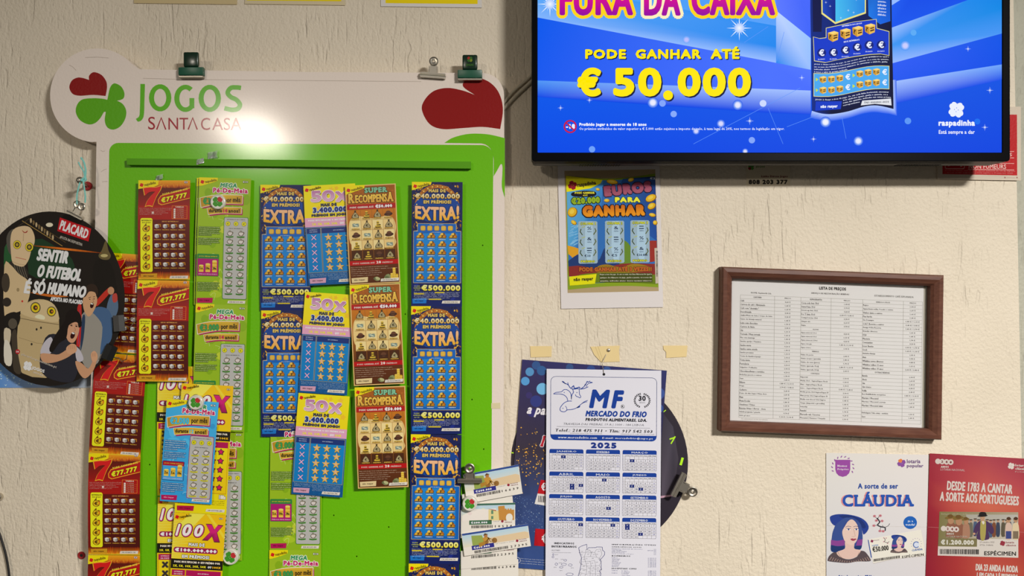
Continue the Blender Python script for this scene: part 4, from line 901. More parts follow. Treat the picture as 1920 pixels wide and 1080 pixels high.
# ================================================================ ROUND BLACK POSTER, BLUE POSTER BEHIND
G = 0.62
sh = Sheet('wall_poster', 'blue poster with white bird flecks, mostly hidden behind the round black poster', 'poster', -40, 560, .001, off=(-40, 560), mat='poster')
p = sh.part('sheet'); p.slab([(-40, 470), (172, 590), (171, 727), (-40, 727)], [c('3c78b4'), c('8c98a4'), c('a0a8b0'), c('1c6cb4')], c('a0a8b0')); p.build()
p = sh.part('bird_flecks', 'white bird-shaped flecks'); r = random.Random(5)
for i in range(70):
    x, y = r.uniform(-30, 60), r.uniform(665, 722); q = r.uniform(1.5, 3); p.poly([(x - q, y - q * .6), (x, y), (x + q, y - q * .7), (x + .2, y + q * .7)], c('b0cce0'), 1 + i * .01)
p.build()
sh = Sheet('round_poster', 'round black poster with robots and two cheering fans, hung by a clip', 'poster', 91, 560, .031, off=(91, 560), mat='poster', yaw=-8.5)
def F3(L): return [tuple([a[0] / 3, a[1] / 3 + 380] + list(a[2:])) for a in L]
def E3(p, x, y, rx, ry, col, L, rot=0, n=16): p.ell(x / 3, y / 3 + 380, rx / 3, ry / 3, col, L, n, rot)
def P3(p, pts, col, L, n=3): p.poly(spline(F3(pts), True, n), c(col) if isinstance(col, str) else col, L)
def T3(p, t, x, y, w, h, col, L, **k): p.tc(t, x / 3, y / 3 + 380, w / 3, h / 3, c(col), L, **k)
p = sh.part('disc'); ctr = []
p.slab([(93 + 153 * math.cos(R(a)), 560 + 163.5 * math.sin(R(a))) for a in range(0, 360, 5)], c('1c1713')); p.build()
p = sh.part('bar_scene', 'printed dim bar with lamp and shelf')
P3(p, [(195, 205), (330, 255), (420, 320), (430, 420), (330, 430), (150, 400)], '1c3420', 1); P3(p, [(0, 250), (40, 240), (40, 400), (0, 400)], '24502c', 1)
p.line(F3([(110, 100), (360, 245)]), 1.4, c('8c7038'), 1.5); p.line(F3([(150, 88), (380, 225)]), .8, c('5c4828'), 1.5); p.line(F3([(30, 165), (150, 92)]), .8, c('4c4030'), 1.6)
for i in range(9): E3(p, 165 + i * 17, 100 + i * 12, 6, 14, c('6c5838' if i % 2 else 'a89470'), 1.8 + i * .02)
E3(p, 280, 125, 22, 12, c('c8c0a8'), 2.1)
P3(p, [(580, 300), (600, 270), (625, 215), (640, 270), (655, 300), (640, 322), (600, 320)], '5c5030', 2); E3(p, 615, 300, 22, 9, c('a89c68'), 2.4)
P3(p, [(560, 330), (650, 340), (690, 480), (690, 600), (560, 470)], '181410', 1.2)
for i in range(14):
    a, b_ = i / 14, (i + 1) / 14; y0 = 240 + a * 45; q = 5 * math.sin(math.pi * a) + 1; q2 = 5 * math.sin(math.pi * b_) + 1; y1 = 240 + b_ * 45
    p.poly(F3([(170 + 430 * a, y0 - q), (170 + 430 * b_, y1 - q2), (170 + 430 * b_, y1 + q2), (170 + 430 * a, y0 + q)]), mixc(c('d06818'), c('7c3008'), abs(a - .45) * 2), 2.2)
P3(p, [(160, 505), (280, 515), (400, 528), (280, 530)], 'b05c1c', 2.2); p.build()
p = sh.part('robot_picture', 'printed cream robots with yellow eyes')
P3(p, [(12, 200), (30, 160), (60, 150), (50, 230), (40, 290), (20, 260)], '4c4840', 2)
P3(p, [(35, 330), (110, 340), (150, 410), (60, 430), (30, 380)], '2c2822', 2)
for i in range(5): p.line(F3([(60 + i * 14, 340), (70 + i * 14, 380), (95 + i * 12, 425)]), 1, c('6c6454'), 2.5)
P3(p, [(38, 200), (55, 150), (110, 130), (160, 138), (186, 180), (188, 225), (168, 268), (152, 320), (122, 357), (85, 355), (50, 335), (40, 270)], 'c0a884', 3)
P3(p, [(110, 152), (128, 165), (145, 155), (140, 167), (122, 168)], '8c2c24', 4); p.line(F3([(120, 170), (118, 215)]), .6, c('7c6850'), 4)
p.line(F3([(70, 306), (100, 312), (136, 320)]), 1.2, c('a86450'), 4); p.line(F3([(50, 330), (90, 345), (128, 350)]), .5, c('8c7858'), 4)
for x, y, q in ((80, 235, 25), (156, 249, 26)): E3(p, x, y, q, q, c('2c2818'), 4); E3(p, x, y, q * .92, q * .92, c('c8b428'), 4.5); E3(p, x, y, q * .62, q * .62, c('3c3420'), 5); E3(p, x, y, q * .34, q * .34, c('a08838'), 5.5)
P3(p, [(0, 350), (40, 350), (90, 400), (150, 440), (162, 500), (130, 590), (70, 620), (0, 635)], 'b8a27c', 3.2)
E3(p, 8, 450, 26, 55, c('3c342a'), 3.5); E3(p, 85, 490, 9, 11, c('8c7a58'), 3.6); E3(p, 15, 560, 28, 26, c('2c2620'), 3.6); E3(p, 112, 555, 6, 6, c('b02c24'), 3.7)
P3(p, [(90, 660), (130, 575), (190, 545), (270, 550), (325, 595), (340, 690), (320, 960), (110, 960), (80, 800)], 'a8946c', 2.6)
P3(p, [(100, 620), (140, 570), (200, 550), (280, 555), (325, 600), (332, 670), (200, 655)], 'b8a47c', 2.9)
p.line(F3([(95, 650), (200, 668), (338, 685)]), 1, c('5c4c34'), 3.1); p.line(F3([(90, 760), (200, 790), (300, 800)]), .6, c('7c6a48'), 3.1)
P3(p, [(190, 645), (215, 628), (250, 640), (245, 658)], 'd0c4a4', 3.2)
for x, y, q in ((194, 591, 29), (293, 612, 26)): E3(p, x, y, q * 1.1, q * 1.1, c('4c4430'), 3.3); E3(p, x, y, q * .9, q * .9, c('c8b01c'), 3.6); E3(p, x, y, q * .5, q * .5, c('3c3014'), 4.1); E3(p, x + 4, y, q * .2, q * .2, c('c8742c'), 4.5)
for x, y in ((201, 713), (228, 704), (170, 797)): E3(p, x, y, 6, 7, c('2c2820'), 3.4)
P3(p, [(0, 640), (60, 615), (100, 640), (80, 700), (30, 710), (0, 690)], '1c1814', 3.8); E3(p, 52, 682, 28, 30, c('4c453a'), 4.1); P3(p, [(0, 780), (30, 790), (48, 860), (40, 920), (0, 900)], 'c4beb0', 3.8); P3(p, [(0, 710), (40, 720), (30, 800), (0, 790)], 'b8ac94', 3.6)
P3(p, [(45, 740), (75, 720), (85, 850), (105, 960), (60, 950), (50, 850)], '3c342a', 3.6); p.build()
p = sh.part('fans_picture', 'printed shouting woman and man in a blue jacket')
P3(p, [(470, 640), (560, 610), (620, 690), (600, 860), (520, 930), (470, 850)], '848078', 3)
P3(p, [(540, 610), (580, 585), (640, 600), (665, 660), (660, 760), (630, 800), (590, 850), (605, 700), (570, 640)], '3c5678', 3.4); P3(p, [(480, 650), (500, 640), (490, 760), (470, 830)], '24344c', 3.4)
P3(p, [(630, 590), (655, 520), (690, 530), (700, 590), (680, 640), (640, 640)], '4c6078', 3.3); P3(p, [(560, 560), (640, 480), (655, 500), (575, 580)], 'a82c20', 3.2); E3(p, 656, 495, 20, 22, c('a87c5c'), 4); P3(p, [(665, 520), (690, 510), (695, 550), (670, 560)], 'a03c34', 4.1)
P3(p, [(495, 520), (530, 490), (565, 505), (572, 560), (548, 615), (520, 640), (495, 610), (485, 560)], 'b48c68', 4); P3(p, [(490, 530), (500, 480), (530, 458), (565, 465), (580, 500), (570, 530), (560, 505), (525, 500), (505, 525)], '2c2018', 4.6)
E3(p, 541, 577, 11, 16, c('2c0c0c'), 5, 15); E3(p, 541, 568, 8, 4, c('d8ccb8'), 5.5, 15); p.line(F3([(520, 535), (535, 530)]), .9, c('2c2018'), 5); p.line(F3([(548, 530), (560, 528)]), .9, c('2c2018'), 5); E3(p, 528, 543, 4, 2.5, c('2c2018'), 5); E3(p, 554, 541, 4, 2.5, c('2c2018'), 5); p.line(F3([(545, 540), (552, 557), (544, 560)]), .5, c('7c5438'), 5)
P3(p, [(452, 590), (474, 568), (478, 640), (468, 800), (446, 800), (455, 690)], 'a82420', 4); p.line(F3([(468, 600), (458, 795)]), .7, c('3c4c7c'), 4.5)
P3(p, [(255, 760), (330, 740), (420, 790), (470, 830), (450, 960), (400, 1010), (260, 980), (220, 900)], '24242c', 4.2); P3(p, [(225, 850), (245, 790), (290, 755), (305, 800), (285, 850)], 'a8a4ac', 4.6); P3(p, [(440, 810), (470, 830), (490, 880), (450, 890)], 'a8a4ac', 4.6)
P3(p, [(375, 665), (390, 615), (435, 598), (472, 630), (478, 690), (460, 700), (450, 670), (400, 690), (385, 760), (340, 790), (300, 840), (280, 820), (320, 740)], '17110e', 6)
P3(p, [(385, 700), (405, 672), (450, 665), (466, 695), (455, 745), (430, 785), (400, 780), (382, 745)], 'b88a6c', 5.4)
P3(p, [(380, 665), (400, 615), (440, 605), (472, 640), (474, 690), (450, 672), (415, 668), (395, 690)], '17110e', 6.3)
E3(p, 424, 745, 13, 20, c('2c0808'), 6, 25); E3(p, 427, 733, 9, 5, c('dcd4c8'), 6.5, 20)
for x, y in ((416, 690), (447, 694)): E3(p, x, y, 7, 3.5, c('241814'), 6.6, 15); p.line(F3([(x - 9, y - 9), (x + 7, y - 8)]), .7, c('241814'), 6.6)
p.line(F3([(436, 700), (442, 717), (433, 720)]), .5, c('7c5438'), 6.6)
P3(p, [(228, 850), (290, 850), (340, 852), (400, 820), (430, 840), (380, 875), (300, 900), (240, 895)], 'b08464', 6.6); P3(p, [(385, 815), (415, 792), (445, 800), (448, 832), (420, 850), (392, 845)], 'b88c6c', 7)
for i in range(4): p.line(F3([(402 + i * 11, 800), (400 + i * 11, 822)]), .4, c('7c5440'), 7.5)
P3(p, [(440, 890), (480, 900), (520, 930), (550, 880), (570, 880), (550, 940), (500, 985), (460, 950)], 'b08464', 6); P3(p, [(535, 850), (555, 830), (575, 850), (572, 885), (545, 892)], 'b88c6c', 6.6)
for i in range(3): p.line(F3([(546 + i * 8, 842), (545 + i * 8, 862)]), .4, c('7c5440'), 7.1)
p.build()
p = sh.part('slogan_lettering', 'bold white slogan')
T3(p, 'SENTIR', 305, 300, 205, 72, 'd8d4cc', 8, bold=1.5, rot=6, shear=.15); T3(p, 'O FUTEBOL', 345, 396, 285, 72, 'd8d4cc', 8, bold=1.5, rot=6, shear=.15); T3(p, 'É', 150, 468, 50, 88, 'd8d4cc', 8, bold=1.4, rot=6, shear=.12); T3(p, 'SÓ', 222, 470, 85, 92, 'd8d4cc', 8, bold=1.4, rot=6, shear=.12); T3(p, 'HUMANO', 390, 492, 245, 68, 'd8d4cc', 8, bold=1.5, rot=6, shear=.15)
T3(p, 'APOSTA NO PLACARD', 387, 550, 200, 25, 'd8d4cc', 8, bold=.5, rot=6, shear=.12); p.build()
p = sh.part('brand_panel', 'red panel with white lettering'); p.poly(F3([(346, 84), (538, 150), (521, 221), (330, 160)]), c('a8141c'), 8); T3(p, 'PLACARD', 434, 153, 180, 56, 'dcd4d0', 9, bold=.8, rot=18.5); T3(p, 'APOSTA NA DESPORTIVA', 415, 216, 145, 16, 'b8b0a4', 8, bold=.1, rot=18.5); p.build()
p = sh.part('footer_lettering', 'white clover and web address'); T3(p, 'placard.jogossantacasa.pt', 217, 890, 228, 18, 'b4aca0', 8, bold=.15, rot=18.5); clover(p, 147 / 3, 920 / 3 + 380, 9.5, [c('d8d4cc')], 8, 10); T3(p, 'JOGOS', 211, 941, 82, 24, 'd8d4cc', 8, bold=.4, rot=15); T3(p, 'SANTACASA', 212, 963, 66, 11, 'c4bcb0', 8, bold=.1, rot=17)
E3(p, 84, 840, 14, 14, c('a01c24'), 8); T3(p, '18', 84, 840, 15, 12, 'dcd4cc', 9, bold=.3); p.build()
# ================================================================ TELEVISION
G = 1.0
TD = 0.078
tv = thing('television', 'black wall television showing a blue lottery advert', 'television', W(1445, 50, TD)); tv0 = tv.location.copy()
kt = S * (D - TD) / D
def tvx(x): return (x - 1445) * kt
def tvz(y): return (50 - y) * kt
def bar4(x0, y0, x1, y1, i):
    bm = bmesh.new(); b2 = bmesh.new()
    prism(b2, [(tvx(a), tvz(b)) for a, b in rr_pts(x0, y0, x1, y1, 5, 3)], 0.0, .022, .0018)
    join(bm, b2)
    return bm
bm = bmesh.new()
def frame_ring(bm, O, I, y0, y1):
    n = len(O); mk = lambda P, y: [bm.verts.new((tvx(a), y, tvz(b))) for a, b in P]
    A, B, C_, D_ = mk(O, y0), mk(I, y0), mk(O, y1), mk(I, y1)
    for i in range(n):
        j = (i + 1) % n
        for q, w in ((A, B), (C_, A), (B, D_), (D_, C_)): bm.faces.new((q[i], q[j], w[j], w[i]))
frame_ring(bm, rr_pts(997, -214, 1892.5, 303, 6), rr_pts(1008, -203, 1878, 286.3, 1.5), -.0022, .022)
for e in bm.edges: pass
o = obj('bezel', bm, 'black_plastic', tv)
mo = o.modifiers.new('soft', 'BEVEL'); mo.width = .0012; mo.segments = 2; mo.limit_method = 'ANGLE'
bm = bmesh.new(); box(bm, tvx(1000), tvx(1889), .021, .047, tvz(302.5), tvz(-212), .003); o = obj('back_housing', bm, 'housing_grey', tv, False, 'grey back housing')
bm = bmesh.new(); box(bm, tvx(1330), tvx(1560), .047, .0785, tvz(150), tvz(0), .002); obj('wall_mount', bm, 'black_paint', tv)
for x0, x1 in ((1090, 1172), (1702, 1790)):
    bm = bmesh.new(); n_ = int((x1 - x0) / 5)
    for i in range(n_): x = x0 + 5 * i; box(bm, tvx(x), tvx(x + 3), .031, .0445, tvz(303.6), tvz(302.3))
    obj('vent', bm, 'black_paint', tv, False, 'row of dark vent slots')
sh = Sheet('x', '', '', 0, 0, 0, off=(1445, 50), mat='screen'); bpy.data.objects.remove(sh.root); sh.root = tv; sh.k = kt
rgb = lambda r, g, b: (lin(r / 255), lin(g / 255), lin(b / 255), 1)
p = sh.part('screen', 'lit blue screen'); B0 = rgb(0, 72, 230)
p.slab([(1008, -203), (1878, -203), (1878, 286.3), (1008, 286.3)], [rgb(10, 120, 240), rgb(10, 110, 235), rgb(0, 68, 225), rgb(0, 74, 232)], rgb(5, 5, 6), -.001, .0002)
LB, AZ, VI = rgb(150, 188, 255), rgb(20, 134, 240), rgb(72, 112, 255)
p.poly([(1008, -203), (1455, -203), (1520, -203), (1520, 60), (1008, -30)], [AZ, AZ, rgb(90, 120, 250), rgb(90, 160, 250), rgb(60, 160, 245)], 1)
p.poly([(1008, -30), (1520, 60), (1520, 100), (1440, 85), (1008, 0)], [rgb(70, 160, 245), AZ, AZ, rgb(30, 136, 240), rgb(90, 165, 248)], 1.2)
p.poly([(1008, 0), (1440, 85), (1520, 100), (1520, 131), (1440, 115), (1008, 33)], [rgb(90, 165, 248), rgb(30, 136, 240), AZ, LB, LB, rgb(130, 180, 252)], 1.4)
p.poly([(1008, 33), (1440, 115), (1520, 131), (1520, 170), (1440, 167), (1008, 151)], [rgb(0, 88, 236), VI, rgb(80, 118, 255), rgb(70, 108, 255), VI, rgb(20, 88, 240)], 1.4)
p.poly([(1008, 151), (1440, 167), (1520, 170), (1520, 215), (1440, 212), (1008, 182)], [rgb(80, 150, 246), rgb(160, 190, 255), rgb(160, 190, 255), B0, B0, B0], 1.4)
p.poly([(1455, 20), (1520, 72), (1520, 131), (1455, 118)], [rgb(190, 212, 255), rgb(150, 195, 255), LB, AZ], 1.8); p.poly([(1455, -203), (1520, -203), (1520, 72), (1455, 20)], [rgb(84, 108, 255), rgb(84, 108, 255), rgb(60, 100, 250), rgb(90, 120, 255)], 1.8)
p.poly([(1672, -203), (1878, -203), (1878, -120), (1672, 10)], [AZ, AZ, rgb(30, 140, 235), LB], 1.4)
p.poly([(1672, 10), (1720, -20), (1878, -120), (1878, -40), (1815, 0), (1672, 52)], [rgb(20, 90, 240), B0, B0, B0, rgb(0, 82, 235), rgb(10, 84, 238)], 1.5)
p.poly([(1672, 52), (1815, 0), (1878, -40), (1878, 15), (1672, 85)], [LB, rgb(20, 136, 235), rgb(0, 118, 225), rgb(0, 136, 230), rgb(60, 150, 245)], 1.6)
p.poly([(1672, 85), (1878, 15), (1878, 63), (1672, 119)], [rgb(60, 150, 245), rgb(0, 136, 230), rgb(70, 150, 245), rgb(150, 185, 255)], 1.6)
p.poly([(1672, 119), (1878, 63), (1878, 121), (1672, 153)], [rgb(40, 90, 245), rgb(0, 84, 232), rgb(0, 78, 232), rgb(30, 86, 240)], 1.6)
p.poly([(1672, 153), (1878, 121), (1878, 150), (1672, 196)], [rgb(160, 190, 255), rgb(110, 165, 250), rgb(10, 78, 234), B0], 1.6)
TK = [(1519, -203), (1519, 20), (1521, 120), (1522, 208)] + spline([(1522, 208), (1540, 213), (1560, 214), (1590, 209), (1620, 200), (1645, 198), (1675, 204.5)], False, 4) + [(1674, 150), (1671.5, 40), (1669, -203)]
def halo(P, w, ca, cb, L):
    cx = 1597
    for i in range(len(P) - 1):
        q = [P[i], P[i + 1]]; o_ = [(x + (w * .5 if x > 1660 else -3 if x < 1530 else 0), y + (w if y > 190 else 0)) for x, y in q]
        p.poly([q[0], q[1], o_[1], o_[0]], [ca, ca, cb, cb], L)
halo(TK[3:-2], 13, rgb(175, 200, 255), rgb(20, 88, 236), 1.9)
def glow(x, y, r_, a=235, bg=(0, 76, 232)):
    mixb = lambda t: rgb(*[int(bg[i] + ((a if i < 2 else 255) - bg[i]) * t) for i in range(3)])
    for i in range(16):
        a0, a1 = R(i * 22.5), R(i * 22.5 + 22.5)
        for q0, q1, t0, t1 in ((0, .5, 1, .95), (.5, .8, .95, .5), (.8, 1.15, .5, .04)): p.poly([(x + q0 * r_ * math.cos(a0), y + q0 * r_ * math.sin(a0)), (x + q1 * r_ * math.cos(a0), y + q1 * r_ * math.sin(a0)), (x + q1 * r_ * math.cos(a1), y + q1 * r_ * math.sin(a1)), (x + q0 * r_ * math.cos(a1), y + q0 * r_ * math.sin(a1))], [mixb(t0), mixb(t1), mixb(t1), mixb(t0)], 3)
for x, y, r_, a in ((1224, 192.5, 9, 240), (1383, 197, 8.5, 235), (1547.5, 229, 9, 245), (1609, 264.5, 8, 235), (1351.5, 232, 7, 220), (1305, 246, 6, 215), (1397, 284, 5, 225)): glow(x, y, r_, a)
glow(1697, 86, 8, 205, (60, 145, 245)); glow(1287, 75, 6, 190, (100, 165, 250))
for x, y, r_, cl in ((1242, 194, 6.2, (130, 165, 250)), (1263, 214, 6, (135, 170, 250)), (1430.5, 194, 6.4, (205, 218, 255)), (1712.5, 61.5, 5.6, (90, 170, 245)), (1702, 227, 6.2, (90, 150, 245)), (1832, 228, 5.6, (20, 110, 240)), (1409.5, 263, 6, (130, 165, 250)), (1110, 280, 6, (110, 160, 250))): p.ell(x, y, r_, r_, rgb(*cl), 3, 16)
def spark(x, y, r_, n=4, L=4):
    for i in range(n): p.star(x, y, r_ * (1 if i % 2 == 0 else .6), rgb(225, 238, 255), L + .1 * i, 2, .07, i * 180 / n)
for x, y, r_ in ((1105, 188, 6), (1051, 202.5, 6), (1405.5, 227, 8), (1814.5, 92, 6), (1855.5, 169.5, 7), (1846, 239, 7), (1503, 146, 6), (1525, 261, 6)): spark(x, y, r_)
for x, y in ((1386, 53), (1031, 8)): spark(x, y, 24, 8, 4); p.ell(x, y, 9, 9, rgb(240, 246, 255), 5, 16, 0, rgb(170, 200, 255))
for P in ([(1470, 60), (1456, 115)], [(1440, 50), (1395, 80)], [(1300, 270), (1500, 165)], [(1475, 238), (1535, 215)], [(1440, 203), (1468, 270)], [(1578, 218), (1586, 260)]): p.line(P, .7, rgb(95, 150, 250), 2.6)
scr = p.build()
p = sh.part('headline_lettering', 'magenta headline letters with a yellow edge', scr)
for t, x0, x1 in (('FURA', 1049, 1187), ('DA', 1207, 1276), ('CAIXA', 1296, 1453)):
    p.text(t, x0, -30, x1, 30, rgb(255, 236, 140), 6, 2.2, 0, 0, None, (6, rgb(255, 212, 20) if t != 'DA' else rgb(255, 240, 190)))
    p.text(t, x0, -30, x1, 30, rgb(255, 0, 130), 9, 2.6, 0, 0, rgb(150, 0, 160))
p.build()
p = sh.part('prize_lettering', 'yellow prize lettering', scr); YE = rgb(255, 232, 0); BK = rgb(10, 20, 60)
for t, x0, x1, y0 in (('PODE', 1097, 1173.5, 92.5), ('GANHAR', 1191.5, 1314, 92.5), ('ATÉ', 1332, 1386, 87.5)):
    p.text(t, x0 + 1.6, y0 + 1.6, x1 + 1.6, 112.6, BK, 6, 1.2); p.text(t, x0, y0, x1, 111, YE, 8, 1.3)
for t, x0, x1 in (('€', 1082, 1127), ('50', 1149.5, 1240), ('000', 1270, 1407.5)):
    p.text(t, x0 + 2.6, 129.5, x1 + 2.6, 184, BK, 6, 3.2); p.text(t, x0, 127, x1, 181.5, YE, 8, 3.4)
p.ell(1254.5, 181.5, 9.2, 9.2, BK, 7, 20); p.ell(1252.3, 179, 9.2, 9.2, YE, 9, 20); p.build()
p = sh.part('notice_lettering', 'white notice with a red age symbol', scr); WH = rgb(235, 240, 255)
p.ring(1069, 237.5, 9.6, 12.3, rgb(200, 20, 60), 7, 28); p.text('-18', 1061, 232.5, 1078, 242, WH, 6, .8); p.line([(1061.5, 230.5), (1076.5, 244.5)], 2.4, rgb(200, 20, 60), 8)
p.text('Proibido jogar a menores de 18 anos', 1086, 230.5, 1212, 238, WH, 6, .5); p.text('Os prémios atribuídos de valor superior a € 5.000 estão sujeitos a imposto do selo, à taxa legal de 20%, nos termos da legislação em vigor.', 1086, 238.8, 1470.5, 245.5, rgb(215, 226, 255), 6, .15); p.build()
p = sh.part('brand_lettering', 'white clover and lettering', scr); clover(p, 1792.5, 206, 15.5, [WH], 6, 8)
p.text('raspadinha', 1759, 225, 1827.5, 239.5, WH, 6, .8); p.text('Está sempre a dar', 1759.5, 244, 1827, 253.5, WH, 6, .2); p.build()
p = sh.part('card_picture', 'curled navy scratch card with gold boxes', scr); NV = rgb(4, 20, 92)
p.poly(TK, [rgb(6, 40, 130) if x < 1560 else rgb(2, 8, 48) for x, y in TK], 5)
def wv(x): t = (x - 1522) / 150; return -13 * (t - .5) + 3.5 * math.sin(math.pi * 2 * t)
def Q(L, f=1.0): return [(x, y + f * wv(x)) for x, y in L]
def pic(t, x0, y0, x1, y1, cl, L, **k): p.text(t, x0, y0, x1, y1, cl, L, warp=lambda x, y: (x, y + wv(x)), **k)
GO = rgb(235, 225, 130)
box1 = [(1540, -60), (1541, 25), (1566, 44), (1622, 24), (1622, -60)]
p.poly([(x + (x - 1582) * .03, y + (1.5 if y > 0 else 0)) for x, y in box1], GO, 6); p.poly([(1541, -60), (1542, 24), (1566, 42), (1566, -60)], [rgb(10, 60, 170), rgb(20, 70, 190), rgb(0, 30, 130), rgb(10, 50, 150)], 7); p.poly([(1566, -60), (1566, 42), (1621, 23), (1621, -60)], [rgb(60, 180, 235), rgb(70, 190, 240), rgb(30, 130, 225), rgb(40, 150, 230)], 7)
for a in ((1548, 5), (1556, 12), (1590, 20), (1576, 34), (1605, 0), (1600, 24)): spark(a[0], a[1], 3, 4, 8)
p.poly([(1522, -60), (1540, -60), (1541, 25), (1540, 60), (1524, 60)], rgb(4, 14, 70), 5.4); p.poly([(1625, -60), (1668, -60), (1669, 40), (1650, 46), (1628, 30)], [rgb(2, 40, 140), rgb(0, 50, 160), rgb(0, 90, 215), rgb(10, 100, 225), rgb(20, 120, 230)], 5.4)
for i in range(5): p.text(('quantias,', 'indicadas', 'abaixo', 'desses', 'símbolos.')[i], 1645, 2 + i * 6, 1661, 6 + i * 6, WH, 8, .15, 6)
def gpanel(P, fill):
    cx = sum(x for x, y in P) / len(P); cy = sum(y for x, y in P) / len(P); p.poly([(x + (1 if x > cx else -1), y + (1 if y > cy else -1)) for x, y in P], GO, 6); p.poly(P, fill, 7)
gpanel([(1525, 70), (1537, 73), (1549, 71.5), (1549, 53.5), (1575, 48), (1600, 42), (1642, 37), (1643, 54), (1655, 57), (1666, 60), (1666, 104), (1650, 101), (1630, 102), (1600, 106), (1570, 112), (1548, 117), (1527, 114)], rgb(12, 56, 200))
p.text('NÚMEROS DO JOGO', 1578, 44.5, 1616, 49, WH, 8, .2, -9); p.text('SEUS NÚMEROS', 1581, 74.5, 1611, 78.5, WH, 8, .2, -9)
def gift(x, y, q):
    p.poly([(x - q, y - q * .7), (x + q * .2, y - q * 1.05), (x + q, y - q * .8), (x - q * .1, y - q * .4)], rgb(250, 215, 120), 8); p.poly([(x - q, y - q * .7), (x - q * .1, y - q * .4), (x - q * .1, y + q), (x - q * .9, y + q * .5)], rgb(205, 150, 45), 8.2); p.poly([(x - q * .1, y - q * .4), (x + q, y - q * .8), (x + q * .9, y + q * .6), (x - q * .1, y + q)], rgb(235, 185, 80), 8.4)
    p.text('?', x - q * .8, y - q * .35, x - q * .35, y + q * .4, rgb(60, 34, 10), 9, .3); p.line([(x + q * .05, y - q * .1), (x + q * .8, y - q * .3)], q * .22, rgb(80, 46, 14), 9); p.line([(x + q * .05, y + q * .35), (x + q * .8, y + q * .12)], q * .26, rgb(80, 46, 14), 9)
for x, y in ((1561.5, 69), (1584.5, 64), (1607.5, 59.5), (1630.5, 55)): gift(x, y, 10)
for x, y in ((1540, 99.5), (1562, 99), (1584.5, 94.5), (1606.5, 89), (1629, 85), (1651.5, 84.5)): p.ell(x, y, 8.4, 8.4, rgb(4, 28, 120), 8, 18); p.text('€', x - 5, y - 6.5, x + 5, y + 6, WH, 9, .55, -5); p.text('Prémio', x - 6.5, y + 10.5, x + 6.5, y + 13, WH, 8, .1, -5)
for i, (t, e) in enumerate((('JOGO 1: Raspe a área do jogo. Se um ou mais dos SEUS NÚMEROS for igual a', 1), ('um ou mais dos NÚMEROS DO JOGO, ganha a quantia, ou a soma das quantias,', 1), ('indicadas abaixo desses mesmos números. Se encontrar o símbolo, ganha', .98), ('5 vezes o valor do prémio indicado.', .45))): pic(t, 1526, 112.2 + i * 4.9, 1526 + 140 * e, 115.6 + i * 4.9, WH, 8, bold=.15)
gpanel(Q([(x, 131.5) for x in range(1526, 1668, 14)] + [(x, 173.5) for x in range(1666, 1525, -14)]), rgb(72, 168, 240))
for j in (0, 1):
    for i, x in enumerate((1542.5, 1558.5, 1574, 1611.5, 1627, 1642.5)): gift(x, 142.5 + j * 20 + wv(x), 6.6)
    for x in (1589, 1658): p.text('€', x - 4.5, 137 + j * 19.5 + wv(x), x + 4.5, 148 + j * 19.5 + wv(x), WH, 9, .5)
    for x in (1531, 1600): p.poly([(x - 2, 139 + j * 20 + wv(x)), (x + 3, 142.5 + j * 20 + wv(x)), (x - 2, 146 + j * 20 + wv(x))], rgb(205, 225, 60), 9)
for i, (t, x0, e) in enumerate((('JOGO 2: Raspe a área do jogo. Se, em cada linha horizontal, encontrar', 1528, 138), ('três símbolos iguais, ganha a quantia, ou a', 1580, 84), ('soma das quantias, indicadas nas caixas prémio', 1580, 90), ('correspondentes.', 1580, 32))): pic(t, x0, 178.5 + i * 4.8, x0 + e, 182 + i * 4.8, WH, 8, bold=.15)
p.poly([(1529, 190.5), (1578, 190), (1576, 205), (1528, 208)], rgb(10, 56, 195), 8); p.text('não raspar', 1538, 197, 1570, 204, WH, 9, .4, -2)
p.poly([(1616, 189), (1670, 185), (1671, 198), (1640, 195), (1613.5, 198)], rgb(225, 228, 235), 8); p.text('TN1-0000001-0010', 1619, 190, 1666, 194, rgb(40, 44, 60), 9, .15, -2); p.build()
# ================================================================ PAPERS AND SIGNS ON THE WALL
G = 0.70
for nm, x0, x1, y1, s_, lb, cl in (('a', 251, 444, 7.5, .003, 'pale tan paper at the top edge, leftmost of three', None), ('b', 459, 647, 9, .0, 'cream paper with a thin yellow bottom at the top edge, middle of three', (463, 640, 2)), ('c', 714, 903, 13.5, .004, 'white paper with a bright yellow bottom at the top edge, rightmost of three', (723, 895.5, 7))):
    sh = Sheet('wall_notice', lb, 'paper', x0, -180, .0012, off=(x0, -180), mat='paper', group='papers along the top edge')
    p = sh.part('sheet'); p.slab([(x0, -180), (x1, -180), (x1 + .5, y1 + 1), (x0, y1 - 1.5)], c({'a': 'a0906c', 'b': 'a89c80', 'c': 'aeaaa6'}[nm], .55)); p.build()
    if cl: p = sh.part('yellow_panel'); p.poly([(cl[0], -170), (cl[1], -170), (cl[1], cl[2] + .6), (cl[0], cl[2] - 1)], c('c8a808', .55)); p.build()
G = 0.62
sh = Sheet('no_smoking_sign', 'white and red no-smoking sign half hidden by the television corner', 'sign', 1757, 200, .003, off=(1757, 200), mat='board')
p = sh.part('plate'); p.slab([(1757, 200), (1914, 200), (1914, 338.5), (1758, 336)], c('aca090'), d0=-.0025); p.build()
p = sh.part('red_panel'); p.poly([(1766.5, 215), (1906.5, 215), (1907, 329), (1767, 326.5)], c('98050c')); p.build()
p = sh.part('sign_lettering', 'white lettering and lines'); w_ = c('c8a49c')
p.text('NON FUMEURS', 1816, 308, 1886, 316.5, w_, 2, .15, .6); p.text('NO SMOKING', 1822, 299, 1876, 306, w_, 2, .15, .6); p.text('FUMADORES', 1828, 286.5, 1897, 293, w_, 2, .15, .6)
